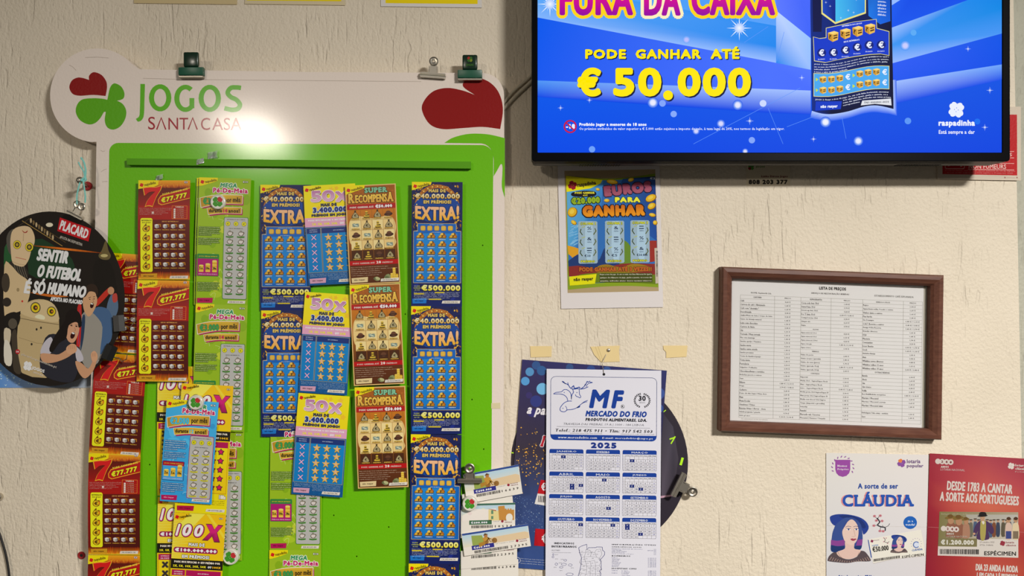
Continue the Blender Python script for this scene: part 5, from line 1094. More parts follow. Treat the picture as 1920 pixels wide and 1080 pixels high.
for y, x0 in ((283, 1815), (295, 1815), (305.5, 1815), (317.5, 1815)): p.line([(x0, y), (1901, y + 1.2)], .8, w_, 2)
p.text('Proibido fumar, artº 4º e 5º da Lei 37/2007 de 14 de Agosto', 1772, 319, 1903, 322, c('b06c68'), 2, .1, .6); p.text('Quem violar esta norma será sujeito a Coima até 750€', 1775, 323, 1899, 325.8, c('b06c68'), 2, .1, .6)
p.line(rr_pts(1772, 240, 1808, 316.5, 3), 1, w_, 2, True); p.poly([(1797, 306), (1804, 311.5), (1801, 313)], w_, 2); p.rect(1777, 310.5, 1780, 311.5, w_, 2)
for x in (1884, 1906.5): p.poly([(x, 331), (x + 1.6, 334), (x - 1.6, 334)], c('7c3c38'), 2)
p.line([(1887, 333), (1903, 333.4)], .4, c('8c6058'), 2); p.build()
G = 0.8
sh = Sheet('phone_sticker', 'pale helpline sticker with a phone number, just below the television', 'sticker', 1399, 250, .0006, off=(1399, 250), mat='paper')
p = sh.part('sheet'); p.slab([(1399, 250), (1481, 250), (1481, 348), (1400, 349)], c('ccbfa6')); p.build()
p = sh.part('sticker_lettering', 'red and black lettering'); p.text('Linha Direta Jogos', 1427.5, 328.5, 1477, 334, c('7c2c20'), 1, .35); p.text('808 203 377', 1403.5, 337, 1476.5, 345.5, c('2c2824'), 1, .7)
clover(p, 1408, 313.5, 6, [c('8c1c20'), c('4c9438'), c('4c9438'), c('4c9438')], 1, 90); p.text('JOGOS', 1417, 310.5, 1434, 316, c('6c9448'), 1, .3); p.build()
# printed photograph of a scratch card
G = 0.74
sh = Sheet('pinned_photo', 'white paper with a printed blue scratch card, under the left end of the television', 'photo', 1045.6, 312, .0016, -.3, -1.4, mat='paper')
def e(L): return [tuple([(a[0] - 97 - (a[1] - 28) * .0246) / 3.79, (a[1] - 28 + (a[0] - 97) * .004) / 3.79] + list(a[2:])) for a in L]
def et(t, x0, y0, x1, y1, cl, L, **k):
    (a, b), (a1, b1) = e([(x0, y0), (x1, y1)]); p.text(t, a, b, a1, b1, c(cl), L, **k)
def eE(x, y, rx, ry, cl, L, rot=0, n=14): (a, b), = e([(x, y)]); p.ell(a, b, rx / 3.79, ry / 3.79, c(cl), L, n, rot)
def eP(L, cl, l, n=4): p.poly(spline(e(L), True, n), c(cl) if isinstance(cl, str) else cl, l)
p = sh.part('sheet'); p.slab([(0, -25), (191, -25), (191.5, 265), (0, 267)], c('c8c2c0')); p.build()
p = sh.part('card_picture', 'printed blue scratch card on tan'); p.poly(e([(145, 60), (790, 50), (815, 915), (168, 928)]), c('a08c68'))
eP([(155, 95, 1), (300, 108), (450, 115), (620, 105), (789, 80, 1), (812, 888, 1), (600, 878), (400, 884), (170, 905, 1)], '78901c', 2)
eP([(160, 110, 1), (300, 120), (450, 128), (620, 118), (790, 100, 1), (810, 865, 1), (600, 850), (400, 856), (178, 876, 1)], '2c64a8', 3)
p.poly(e([(160, 110), (420, 128), (400, 400), (240, 600), (170, 640)]), [c('58a0cc'), c('3c80bc'), c('2c6cb0'), c('2c64a8'), c('4c94c4')], 3.3); p.poly(e([(560, 118), (790, 100), (802, 560), (620, 420), (500, 250)]), [c('1c4488'), c('14306c'), c('1c4894'), c('2458a0'), c('2c64ac')], 3.3)
r = random.Random(9)
for i in range(26): x, y = r.uniform(175, 240), r.uniform(440, 600); p.poly(e([(x, y), (x + 30, y - 14), (x + 30, y - 10), (x, y + 4)]), c('7cb0d4'), 3.6 + i * .005)
eP([(166, 590, 1), (240, 610), (290, 640), (240, 700), (172, 650, 1)], 'c89020', 4); eP([(172, 700, 1), (260, 650), (380, 700), (440, 600), (540, 640), (620, 690), (620, 760), (400, 800), (176, 790, 1)], '1c3468', 4.2); eP([(560, 545, 1), (610, 590), (640, 700), (560, 760), (530, 680)], '5c7c28', 4.4); eP([(740, 570), (800, 556, 1), (805, 700, 1), (740, 700)], '8c2c24', 4.4)
eP([(174, 740, 1), (260, 735), (400, 760), (560, 720), (805, 722, 1), (808, 800, 1), (500, 800), (177, 810, 1)], '7c2824', 4.6); eP([(380, 740), (450, 725), (540, 745), (640, 720), (740, 740), (740, 775), (390, 785)], '8c6c18', 4.8); eP([(177, 830, 1), (300, 790), (600, 785), (808, 800, 1), (810, 866, 1), (500, 850), (179, 872, 1)], '5c7018', 5)
for x, y, rx, ry, ro in ((485, 140, 42, 17, 8), (618, 125, 22, 14, -20), (383, 193, 15, 10, 10), (447, 272, 21, 13, 0), (760, 255, 42, 26, -25), (765, 312, 32, 23, -30), (770, 375, 25, 14, 10), (790, 430, 16, 17, 0), (202, 354, 38, 34, -50), (212, 428, 22, 15, 35)): eE(x, y, rx, ry, '7c5408', 5, ro); eE(x - 2, y - 2, rx * .9, ry * .86, 'd0a41c', 5.5, ro); eE(x - 4, y - 4, rx * .5, ry * .45, 'dcbc44', 6, ro)
p.poly(e([(155, 95), (415, 126), (402, 150), (330, 185), (160, 210)]), c('dcd008'), 6); p.build()
(a, b), = e([(202, 163)]); p = sh.part('photo_lettering', 'printed lettering'); clover(p, a, b, 8.5, [c('8c1428')], 7, 25); et('raspadinha', 236, 138, 370, 175, '3c2c24', 7, bold=.45, rot=-8)
eP([(200, 215), (280, 202), (360, 208), (366, 235), (300, 245), (205, 240)], '14101c', 7); et('PODE GANHAR', 218, 208, 360, 225, 'd8d038', 8, bold=.4); et('ATÉ', 275, 226, 310, 240, 'd8d038', 8, bold=.4); et('€20.000', 192, 246, 398, 294, '88a424', 9, bold=1.2, rot=-3, out=(1.3, c('14180c')))
et('EUROS', 422, 150, 765, 228, '742c44', 8, bold=2.6, rot=-6, col2=c('985064'), out=(1.6, c('1c1430'))); et('PARA', 502, 247, 684, 285, 'e0d838', 8, bold=1.3, out=(1, c('1c3454'))); et('GANHAR', 272, 303, 720, 384, 'b85c14', 8, bold=2.6, rot=-1, col2=c('d88c18'), out=(2, c('1c0c0c')))
et('PODE GANHAR ATÉ 3 VEZES !', 248, 738, 766, 775, 'a85820', 7, bold=.8, out=(.7, c('3c1c14'))); et('€2', 752, 104, 790, 124, 'c8d0dc', 7, bold=.6)
p.lines(LEG[:3], *e([(396, 790)])[0], *e([(768, 858)])[0], c('c8c4b0'), 8, .62, .35); p.rect(*e([(394, 788)])[0], *e([(770, 852)])[0], c('3c4414'), 6.5); p.build()
for n_, x0 in enumerate((243, 433, 613)):
    p = sh.part('scratch_strip', 'pale scratched strip'); y0 = 418 - n_ * 3; p.poly([q for q in e([(x0, y0 + 8), (x0 + 8, y0), (x0 + 128, y0), (x0 + 136, y0 + 8), (x0 + 138, y0 + 292), (x0 + 130, y0 + 300), (x0 + 10, y0 + 302), (x0 + 2, y0 + 294)])], c('8ca4b4'), 6)
    p.poly(e([(x0 + 50, y0 + 4), (x0 + 100, y0 + 2), (x0 + 112, y0 + 180), (x0 + 96, y0 + 296), (x0 + 62, y0 + 280), (x0 + 44, y0 + 200)]), c('9cb8cc'), 7)
    et('COLUNA %d' % (n_ + 1), x0 + 14, y0 + 8, x0 + 124, y0 + 28, 'c4c830', 7.5, bold=.4, out=(.4, c('3c4010')))
    for i in range(3):
        yy = y0 + 70 + i * 75; p.line(e([(x0 + 20, yy - 15), (x0 + 14, yy + 5), (x0 + 30, yy + 28)]), 1.6, c('34400c'), 7.5); p.line(e([(x0 + 24, yy - 24), (x0 + 50, yy - 34)]), 1, c('a8b024'), 7.5); p.line(e([(x0 + 118, yy - 20), (x0 + 126, yy), (x0 + 108, yy + 26)]), 1.6, c('4c5410'), 7.5)
        et(('≡', '€', '∞')[0] if 0 else ('%', '&', '=')[(i + n_) % 3], x0 + 62, yy - 32, x0 + 96, yy - 8, '1c2c48', 8.5, bold=.2); et('PRÉMIO', x0 + 64, yy - 2, x0 + 98, yy + 8, '2c3c58', 8.5)
    et(('€10', '€5', '€10.000')[n_], x0 + 46, y0 + 235, x0 + (88, 88, 122)[n_], y0 + 255, '1c2c48', 9, bold=.2); et('PRÉMIO', x0 + 18, y0 + 274, x0 + 120, y0 + 294, 'c4c830', 9, bold=.5, out=(.4, c('3c4010'))); p.build()
p = sh.part('do_not_scratch_tab', 'yellow tab'); p.poly(e([(178, 812), (373, 792), (362, 862), (182, 876)]), c('ccc808'), 7); et('não raspar', 210, 818, 350, 848, '3c3c10', 8, bold=.5, rot=-3); p.build()
p = sh.part('serial_strip'); p.poly(e([(784, 610), (805, 608), (812, 860), (792, 862)]), c('b4a898'), 7); r = random.Random(2)
for i in range(30): y = 630 + i * 6.2; p.rect(*e([(796, y)])[0], *e([(808, y + r.uniform(2, 5))])[0], c('54504c'), 8)
p.build()
# masking tape
G = 0.84
for pts, lb in (([(994, 649), (1034.5, 649), (1034, 669), (1020, 669.5), (995, 670)], 'cream masking tape piece, leftmost of three above the calendar'), ([(1107, 650), (1162, 648), (1160.5, 658), (1162, 678), (1127, 679), (1114, 665)], 'cream masking tape piece with a nail through it above the calendar'), ([(1243.5, 648), (1289, 648), (1287, 669), (1249, 671), (1249, 660), (1244, 655)], 'torn cream masking tape piece, rightmost of three above the calendar')):
    sh = Sheet('tape_piece', lb, 'tape', pts[0][0], pts[0][1], .0008, off=pts[0], mat='paper', group='masking tape pieces above the calendar', single=True)
    p = sh.part('tape'); p.slab(pts, c('dcc590'))
    if 'nail' in lb: p.line([(1116, 650), (1127, 678)], .5, c('b09c6c'), 1); p.line([(1121, 649), (1131, 678)], .5, c('b09c6c'), 1)
    p.build()
G = 0.6
sh = Sheet('tape_piece', 'faded masking tape piece on the white right edge of the board', 'tape', 921, 755, BD + .0006, off=(921, 755), mat='paper', single=True); p = sh.part('tape'); p.slab([(921, 756), (938, 755), (938, 766), (921, 766)], c('b4aa88')); p.build()
bm = bmesh.new(); lathe(bm, [(0, -.001), (.0026, -.001), (.0028, .0005), (.0022, .0015), (.0008, .0018), (0, .0012)], 20); o = obj('nail', bm, 'dull_steel', None, True); o.location = W(1141, 656.5, .0014); tag(o, 'nail head driven through the middle masking tape piece', 'nail')
bm = bmesh.new(); tube(bm, [W(x, y, d) for x, y, d in ((1137, 664, .0022), (1131, 676, .0035), (1129, 684, .006), (1131, 692, .0085), (1132, 700, .0085))], .0005, 6); tag(obj('string', bm, 'dull_steel', None, True), 'thin string running from the taped nail to the calendar hole', 'string')
# crumpled clear tape left on the rail
for (x, y, q, d, lb) in ((376, 303, 8, .0345, 'crumpled clear tape left on the green rail'), (400, 291, 11, .0262, 'shiny clear tape left above the green rail'), (300, 333, 8, .0262, 'clear tape scrap just above the topmost red card')):
    bm = bmesh.new(); k = S * .98; r = random.Random(int(x)); g = [[bm.verts.new(((i - 2) * q * .42 * k + r.uniform(-1, 1) * k, -r.uniform(.0003, .004), (j - 1.5) * q * .4 * k + (i - 2) * k * .8)) for j in range(4)] for i in range(5)]
    for i in range(4):
        for j in range(3): bm.faces.new((g[i][j], g[i + 1][j], g[i + 1][j + 1], g[i][j + 1]))
    o = obj('clear_tape', bm, 'clear_tape'); o.location = W(x, y, d); tag(o, lb, 'tape', 'clear tape scraps')
# ================================================================ POSTERS BEHIND THE CALENDAR
G = 0.74
sh = Sheet('round_poster', 'dark round poster with neon green ticks, behind the calendar', 'poster', 1124, 868, .0006, off=(1124, 868), mat='poster')
p = sh.part('disc'); p.slab([(1124 + 166 * math.cos(R(a)), 868 + 166 * math.sin(R(a))) for a in range(0, 360, 5)], c('28222c')); p.build()
p = sh.part('dark_glow', 'printed grey-violet glow'); p.poly([(1240, 770), (1262, 800), (1272, 860), (1262, 930), (1240, 932)], [c('2c2834'), c('3c3844'), c('3c3640'), c('2c2630'), c('4c4450')], 1); p.poly([(1238, 930), (1268, 926), (1268, 929), (1238, 934)], c('b08c9c'), 2); p.build()
p = sh.part('neon_ticks', 'neon green ticks around the rim')
for a, q0, q1, w in ((-18, 138, 149, 2.6), (-2, 148, 162, 4.6), (200, 160, 166, 2), (186, 162, 166, 2), (-38, 152, 158, 1.6)): p.line([(1124 + q * math.cos(R(a)), 868 + q * math.sin(R(a)) * 1.0 - 2) for q in (q0, q1)] if a != -2 else [(1280, 858), (1276, 872)], w, c('a4dc20'), 2)
p.line([(1258, 832), (1266, 818)], 2.4, c('a4dc20'), 3); p.build()
sh = Sheet('lottery_poster', 'dark blue bokeh poster tilted behind the calendar', 'poster', 979, 674, .0026, 4.4, 4.4, mat='poster')
p = sh.part('sheet'); p.slab([(0, 0), (272, 0), (272, 390), (0, 390)], c('2c2648')); p.build()
p = sh.part('bokeh_picture', 'printed bokeh lights over blue')
p.poly([(0, 0), (272, 0), (272, 170), (0, 170)], [c('2c2858'), c('24285c'), c('28243c'), c('342c38')], 1); p.poly([(0, 170), (272, 170), (272, 260), (0, 260)], [c('342c38'), c('28243c'), c('283c6c'), c('30406c')], 1); p.poly([(0, 260), (272, 260), (272, 390), (0, 390)], [c('30406c'), c('283c6c'), c('2c4478'), c('304880')], 1)
for x, y, q, cl in ((16, 22, 8, '4c84b4'), (27, 8, 8, '2c4c80'), (38, 18, 9, '2c5488'), (6, 40, 8, '4c8cc0'), (42, 52, 11, '68a8d0'), (32, 76, 11, '2c3474'), (56, 34, 10, '243060'), (90, 4, 7, '2c4878'), (130, 5, 8, '28407c'), (160, 3, 8, '304c84'), (200, 4, 9, '28386c'), (264, 44, 12, '344c8c'), (262, 72, 9, '304888'), (26, 98, 8, '302c68'), (18, 66, 6, '342c60')): x = min(max(x, q + 1), 271 - q); y = max(y, q + 1); p.ell(x, y, q, q, c(cl), 2 + x * .002, 22)
r = random.Random(12)
for i in range(150):
    x, y = 30 + r.gauss(0, 24), 188 + r.gauss(0, 26)
    if 3 < x < 60 and y < 250: p.ell(x, y, *(2 * [r.uniform(.4, 1.6)]), c(r.choice(('c89434', 'e0b04c', '8c642c', 'dca03c'))), 3 + i * .004, 8)
for i in range(110): x, y = r.uniform(6, 62), r.uniform(255, 320); p.ell(x, y, .6, .6, c(r.choice(('7c94b4', '5c7cac', 'a0b0c4'))), 3 + i * .004, 6)
p.build()
p = sh.part('poster_lettering', 'white italic lettering'); Wt = c('d4d0d4')
p.text('a par', 14, 88, 62, 106, Wt, 4, .8, 0, .25); p.build(); p = sh.part('number_lettering'); p.text('1', 46, 139, 56, 160, c('a41c2c'), 4, 1.4, 0, .2, None, (1.2, Wt), True)
p.build(); p = sh.part('price_label', 'red and white price label'); p.poly([(52, 222), (90, 224), (90, 250), (48, 248)], c('a8101c'), 4); p.poly([(48, 248), (90, 250), (90, 272), (44, 268)], c('ccc8c4'), 4); p.text('€', 54, 227, 63, 242, Wt, 5, .6); p.text('5', 66, 229, 72, 242, Wt, 5, .6)
for i in range(7): p.rect(50 + i * 3, 252, 50 + i * 3 + r.uniform(1, 2), 264, c('342c34'), 5)
p.build(); p = sh.part('prize_label', 'red prize label'); p.rect(49, 314, 110, 346, c('a8101c'), 4); p.text('€', 62, 320, 78, 341, Wt, 5, .9); p.build(); p = sh.part('small_print'); p.lines(LEG[:3], 26, 371, 90, 384, c('a4acc0'), 4, .5, .1)
p.ring(20, 376, 5, 6, c('b0b4c4'), 4, 16); p.build()
# ================================================================ CALENDAR
G = 0.88
sh = Sheet('wall_calendar', 'white 2025 wall calendar with blue month tables, hung from a taped nail', 'calendar', 1025, 691.5, .0075, .9, .35, mat='paper')
BL, KK, GY = c('143c94'), c('1c1c24'), c('5c5c64')
def f7(L): return [tuple([a[0] / 7.713 - 5, a[1] / 7.713 - 1.6] + list(a[2:])) for a in L]
def tx(t, x0, y0, x1, y1, cl, L=2, **k): p.text(t, x0 / 7.713 - 5, y0 / 7.713 - 1.6, x1 / 7.713 - 5, y1 / 7.713 - 1.6, cl, L, **k)
p = sh.part('sheet'); p.slab([(0, 0), (215, 0), (215, 430), (0, 430)], c('d9d8e2')); p.build()
p = sh.part('hang_hole'); p.ell(107.3, 8.6, 2.6, 2.6, c('38383c'), 1, 18); p.ell(107.3, 8.6, 1.7, 1.7, c('141414'), 2, 14); p.build()
p = sh.part('company_logo', 'blue outline of deer, bird and fish with lettering')
for P, w in (([(262, 190), (300, 215), (350, 238), (382, 282), (430, 300), (480, 292), (530, 297), (590, 285), (640, 262)], 1.4), ([(262, 190), (285, 196), (310, 228)], 1.2), ([(345, 205), (352, 238)], 1.2), ([(400, 280), (430, 252), (440, 285), (478, 282), (510, 270), (525, 285)], 1.7), ([(540, 290), (580, 260), (612, 215), (625, 185), (640, 195), (668, 178)], 1.4), ([(612, 262), (620, 240), (650, 212), (700, 200), (668, 195)], 1.2), ([(590, 245), (600, 222)], 1.2), ([(415, 300), (428, 345), (405, 385), (398, 440)], 1.3), ([(512, 305), (516, 370), (535, 405), (522, 424), (498, 412), (470, 402), (455, 376)], 1.1), ([(140, 372), (175, 352), (255, 340), (285, 312), (325, 308), (360, 325), (385, 355), (396, 395), (398, 450)], 1.1), ([(140, 374), (245, 374), (300, 392), (335, 428), (346, 472)], 1.1), ([(405, 472), (345, 476), (290, 505), (245, 560), (235, 600), (258, 625), (305, 628), (340, 602), (400, 595), (470, 572), (535, 520), (585, 480), (634, 460)], 1.2), ([(312, 545), (332, 575), (334, 605)], .9), ([(550, 505), (600, 485), (625, 480)], .9)):
    p.line(spline(f7(P), False, 4), w, BL, 2)
p.poly(f7([(470, 568), (500, 545), (530, 540), (520, 562), (490, 572)]), BL, 2)
for x, y in ((295, 350), (478, 348), (278, 578)): (a, b), = f7([(x, y)]); p.ell(a, b, .9, .9, BL, 2.5, 8)
tx('M', 655, 300, 957, 570, BL, bold=1.9, shear=.17); tx('F', 975, 305, 1162, 570, BL, bold=2.3, shear=.17); p.ring(1140 / 7.713 - 5, 540 / 7.713 - 1.6, 3.1, 3.6, KK, 2, 20); tx('R', 1126, 522, 1156, 558, KK, bold=.15)
tx('MERCADO DO FRIO', 602, 605, 1498, 692, BL, bold=.75, shear=.18); tx('PRODUTOS ALIMENTARES, LDA.', 602, 712, 1500, 764, KK, bold=.45, shear=.18); tx('30', 1370, 378, 1474, 455, KK, bold=.5); tx('anos', 1382, 464, 1466, 490, c('8c8c94'))
for sg in (-1, 1):
    for i in range(11):
        a = R(90 + sg * (22 + 14.2 * i)); x, y = 1422 + 108 * math.cos(a), 448 + 98 * math.sin(a); (u, v), = f7([(x, y)]); d_ = math.degrees(a) + 90 * sg
        p.ell(u - .8 * math.cos(a), v - .8 * math.sin(a), 1.7, .7, KK, 2.2 + .05 * i, 8, d_ + 30); p.ell(u + .8 * math.cos(a), v + .8 * math.sin(a), 1.7, .7, KK, 2.9 + .05 * i, 8, d_ - 30)
p.build()
p = sh.part('contact_panel', 'outlined panel with telephone and web lines')
q = f7([(100, 120), (1632, 1035)]); p.line(rr_pts(q[0][0], q[0][1], q[1][0], q[1][1], 9), .8, c('24346c'), 1, True)
a = f7([(100, 958), (1632, 1035)]); (x0, y0), (x1, y1) = a; p.poly([(x0, y0), (x1, y0)] + arc(x1 - 8, y1 - 8, 8, 8, 0, 90, 5) + arc(x0 + 8, y1 - 8, 8, 8, 90, 180, 5), BL, 2)
tx('TRAVESSA DAS FREIRAS, 19 A | 1000 - 184 LISBOA', 280, 788, 1455, 828, GY, shear=.2); p.line(f7([(190, 843), (1540, 848)]), .5, GY, 2)
tx('Telef.: 218 475 911', 162, 872, 850, 920, KK, bold=.35, shear=.2); tx('• Tlm: 917 542 503', 885, 872, 1580, 920, KK, bold=.35, shear=.2); tx('(chamada para rede fixa nacional)', 385, 930, 845, 948, GY); tx('(chamada para rede móvel nacional)', 1115, 930, 1600, 948, GY)
tx('www.mercadofrio.com', 205, 980, 775, 1016, c('d0d4e0'), 3, bold=.3, shear=.15); tx('E-mail: mercadofrio@sapo.pt', 845, 982, 1582, 1020, c('d0d4e0'), 3, bold=.3, shear=.15); p.build()
p = sh.part('year_lettering', 'bold blue year'); p.text('2025', 83.5, 136.3, 131.8, 147.6, c('1c3484'), 1, 1.1); p.build()
MN = 'JANEIRO FEVEREIRO MARÇO ABRIL MAIO JUNHO JULHO AGOSTO SETEMBRO OUTUBRO NOVEMBRO DEZEMBRO'.split()
HOL = {(1, 1), (3, 4), (4, 18), (4, 20), (4, 25), (5, 1), (6, 10), (6, 19), (8, 15), (10, 5), (11, 1), (12, 1), (12, 8), (12, 25)}
LW = (1.00, .55, .75, .68, .6, .62, .5, .66, .85, .8, .9, .82)
for m_ in range(12):
    x0 = 6.3 + (m_ % 3) * 68.6; y0 = 150.2 + (m_ // 3) * 42.25; w, h = 63.4, 38.3
    p = sh.part('month_table')
    p.poly(rr_pts(x0, y0, x0 + w, y0 + 10, 2.6)[:10] + [(x0 + w, y0 + 7.6), (x0, y0 + 7.6)] + rr_pts(x0, y0, x0 + w, y0 + 10, 2.6)[-5:] if 0 else [(x0, y0 + 7.6), (x0, y0 + 2.4)] + arc(x0 + 2.4, y0 + 2.4, 2.4, 2.4, 180, 270, 4)[1:] + arc(x0 + w - 2.4, y0 + 2.4, 2.4, 2.4, 270, 360, 4) + [(x0 + w, y0 + 7.6)], BL, 1.5)
    tw_ = 30 * LW[m_] + 8; p.tc(MN[m_], x0 + w / 2, y0 + 4.4, tw_, 4.7, c('ccd2e0'), 3, bold=.25)
    p.line(rr_pts(x0, y0, x0 + w, y0 + h, 2.6), .45, c('34345c'), 1, True); cw = (w - 5.3) / 7
    for i in range(7): p.line([(x0 + 5.3 + cw * i, y0 + 8.6), (x0 + 5.3 + cw * i, y0 + h)], .35, c('5c5448'), 1)
    for i in range(6): p.line([(x0, y0 + 11.6 + i * 5.34), (x0 + w, y0 + 11.6 + i * 5.34)], .35, c('5c5448'), 1.2)
    for i, t in enumerate(('Seg', 'Ter', 'Qua', 'Qui', 'Sex', 'Sáb', 'Dom')): p.tc(t, x0 + 5.3 + cw * (i + .5), y0 + 9.9, 5.4, 2.2, c('4c4c54'), 2, bold=.12)
    f_ = datetime.date(2025, m_ + 1, 1); nd = ((datetime.date(2025 + (m_ == 11), (m_ + 1) % 12 + 1, 1)) - f_).days; s_ = f_.weekday()
    for i in range(5): p.tc(str(f_.isocalendar()[1] + i if m_ else 1 + i), x0 + 2.6, y0 + 14.3 + i * 5.34, .5 if m_ == 0 and i == 0 else 1.8, 2.2, GY, 2)
    for d_ in range(1, nd + 1):
        k_ = s_ + d_ - 1; cx = x0 + 5.3 + cw * (k_ % 7 + .5); ry = k_ // 7; cy = y0 + 14.3 + min(ry, 4) * 5.34
        if ry > 4: p.tc(str(d_), cx + 2, cy + 1.1, 2.6, 2, c('4c4c54'), 2.4); continue
        hol = (m_ + 1, d_) in HOL
        if hol: p.rect(cx - cw / 2, cy - 2.67, cx + cw / 2, cy + 2.67, c('1c2c74'), 2.2); p.tc('F', cx, cy, 2.2, 3, c('c8cce0'), 3, bold=.3)
        else: p.tc(str(d_), cx - (1 if ry == 4 and s_ + nd > 35 and k_ % 7 < s_ + nd - 35 else 0), cy, .6 if d_ == 1 else (2.1 if d_ < 10 else 4.2), 2.9, c('3c3c48') if k_ % 7 < 6 else c('6c6c9c'), 2, bold=.12)
    p.build()
def f8(L): return [tuple([a[0] / 8.348 - 5, a[1] / 8.348 + 308.5] + list(a[2:])) for a in L]
def ty(t, x0, y0, x1, y1, cl, **k): (a, b), (a1, b1) = f8([(x0, y0), (x1, y1)]); p.text(t, a, b, a1, b1, cl, 2, **k)
p = sh.part('code_map', 'outline map of dialling codes'); ty('INDICATIVOS', 178, 133, 490, 168, KK, bold=.3); ty('INTERURBANOS', 135, 183, 527, 220, KK, bold=.3); ty('AÇORES', 135, 250, 268, 276, GY); p.line(f8([(135, 296), (440, 296)]), .4, GY, 2)
NVY = c('2c3070')
p.line(f8([(560, 215), (600, 190), (685, 160), (690, 240), (715, 212), (830, 210), (840, 200), (928, 200), (935, 250), (968, 275), (965, 320), (930, 365), (890, 405), (912, 430), (915, 550), (885, 575), (910, 610), (895, 760), (800, 860), (600, 840), (545, 800), (550, 680), (580, 570), (600, 470), (605, 370), (575, 290)]), .8, NVY, 2, True)
r = random.Random(21); gx = [[(590 + i * 78 + r.uniform(-22, 22), 240 + j * 62 + r.uniform(-18, 18)) for i in range(5)] for j in range(9)]
for j in range(9):
    for i in range(5):
        if i < 4 and r.random() < .85: p.line(f8([gx[j][i], gx[j][i + 1]]), .32, c('4c4c54'), 2)
        if j < 8 and r.random() < .8: p.line(f8([gx[j][i], gx[j + 1][i]]), .32, c('4c4c54'), 2.2)
        if i < 4: ty('%d' % r.randrange(231, 297), gx[j][i][0] + 20, gx[j][i][1] + 22, gx[j][i][0] + 50, gx[j][i][1] + 34, c('5c5c64'))
for x, y, q, s2 in ((162, 328, 10, 13), (158, 366, 14, 15), (350, 415, 22, 14), (212, 478, 20, 18), (330, 478, 40, 18), (430, 488, 30, 18), (288, 525, 28, 14), (420, 635, 55, 22)): p.line(f8(spline([(x - q, y), (x - q * .3, y - s2), (x + q, y - s2 * .4), (x + q * .5, y + s2), (x - q * .6, y + s2 * .7)], True, 4)), .55, NVY, 2, True)
for x, y in ((190, 322), (190, 390), (280, 395), (170, 520), (250, 450), (440, 525), (260, 570)): ty('29%d' % (x % 7), x, y, x + 45, y + 14, GY)
p.build()
p = sh.part('information_list', 'small lists of emergency numbers'); ty('INFORMAÇÕES ÚTEIS', 1080, 140, 1770, 172, KK, bold=.35); ty('EMERGÊNCIA (SOS)', 1080, 182, 1540, 206, KK, bold=.3); ty('BOMBEIROS', 1080, 322, 1368, 346, KK, bold=.3); ty('HOSPITAIS CIVIS', 1080, 518, 1468, 544, KK, bold=.3)
TL = (('Número nacional de socorro', 480), ('Cruz Vermelha', 150), ('Linha Saúde Pública', 230), ('Intoxicações', 200), ('SOS Criança e Fogos', 340))
for i, (t, w) in enumerate(TL): ty(t, 1080, 216 + i * 20, 1080 + w, 230 + i * 20, c('3c4478')); ty('808 242 424' if i == 1 else '112', 1770 - (130 if i == 1 else 34), 216 + i * 20, 1770, 229 + i * 20, c('3c4478'))
for i, t in enumerate(('Lisboa', 'Cascais', 'Almada', 'Amadora', 'Setúbal', 'Oeiras', 'Sacavém', 'Sintra')): ty(t, 1080, 356 + i * 19.5, 1170 + (i * 37) % 50, 369 + i * 19.5, c('3c4478')); ty('21 %03d %02d %02d' % (300 + i * 47, 20 + i, 60 - i * 3), 1645, 356 + i * 19.5, 1772, 369 + i * 19.5, c('3c4478'))
for i, t in enumerate(('S. José', 'S. Maria', 'D. Estefânia', 'Curry', 'Curry Cabral', 'Egas', 'S. Xavier', 'Capuchos', 'Garcia')): ty(t, 1235, 556 + i * 19.5, 1330 + (i * 29) % 40, 569 + i * 19.5, c('3c4478')); ty('21 %03d %02d %02d' % (840 - i * 31, 13 + i, 70 - i * 3), 1645, 556 + i * 19.5, 1772, 569 + i * 19.5, c('3c4478'))
ty('LISBOA', 1080, 556, 1170, 570, c('3c4478')); ty('PORTO', 1080, 596, 1168, 610, c('3c4478')); p.build()
# ================================================================ FRAMED PRICE LIST
G = 0.86
sh = Sheet('framed_price_list', 'brown wooden frame with a printed price list, hung slightly tilted', 'picture frame', 1353, 500, .018, 2.2, .75, mat='paper')
def K(u, v, d): ca, sa, cb, sb = math.cos(sh.a), math.sin(sh.a), math.cos(sh.b), math.sin(sh.b); return Vector(((u * ca - v * sb) * sh.k, -d, -(u * sa + v * cb) * sh.k))
O = [(0, 0), (416, 0), (416, 308.5), (0, 308.5)]; I = [(20.5, 21), (394, 21), (394, 289.5), (20.5, 289.5)]
prof = [(0, -.0165), (0, .001), (.12, .0045), (.45, .0052), (.8, .0012), (1, -.003), (1, -.0165)]
for i in range(4):
    j = (i + 1) % 4; bm = bmesh.new(); rows = []
    for t_, d_ in prof: rows.append([bm.verts.new(K(O[q][0] + (I[q][0] - O[q][0]) * t_, O[q][1] + (I[q][1] - O[q][1]) * t_, d_)) for q in (i, j)])
    for a, b in zip(rows, rows[1:] + rows[:1]): bm.faces.new((a[0], a[1], b[1], b[0]))
    bm.faces.new([q[0] for q in rows]); bm.faces.new([q[1] for q in rows][::-1])
    o = obj('frame_rail', bm, 'frame_wood', sh.root); o.data.name = 'frame_rail'
bm = bmesh.new(); bm.faces.new([bm.verts.new(K(u, v, -.006)) for u, v in ((20, 20), (395, 20), (395, 290), (20, 290))]); obj('glass', bm, 'picture_glass', sh.root)
p = sh.part('backing_board', 'grey backing left bare beside the sheet as shade inside the frame'); p.slab([(14, 14), (400, 14), (400, 296), (14, 296)], c('9c988c')); o = p.build(); o.location = (0, .0135, 0)  # bare grey strip on the right stands in for shade inside the frame
p = sh.part('price_sheet', 'white printed price table'); p.slab([(16, 16), (387, 16), (387, 294), (16, 294)], c('d6d4d4')); INK = c('4c4844'); LN = c('8c8880')
TX = (40, 105, 155, 212, 272, 349, 385); y0, rh = 51.5, 7.02
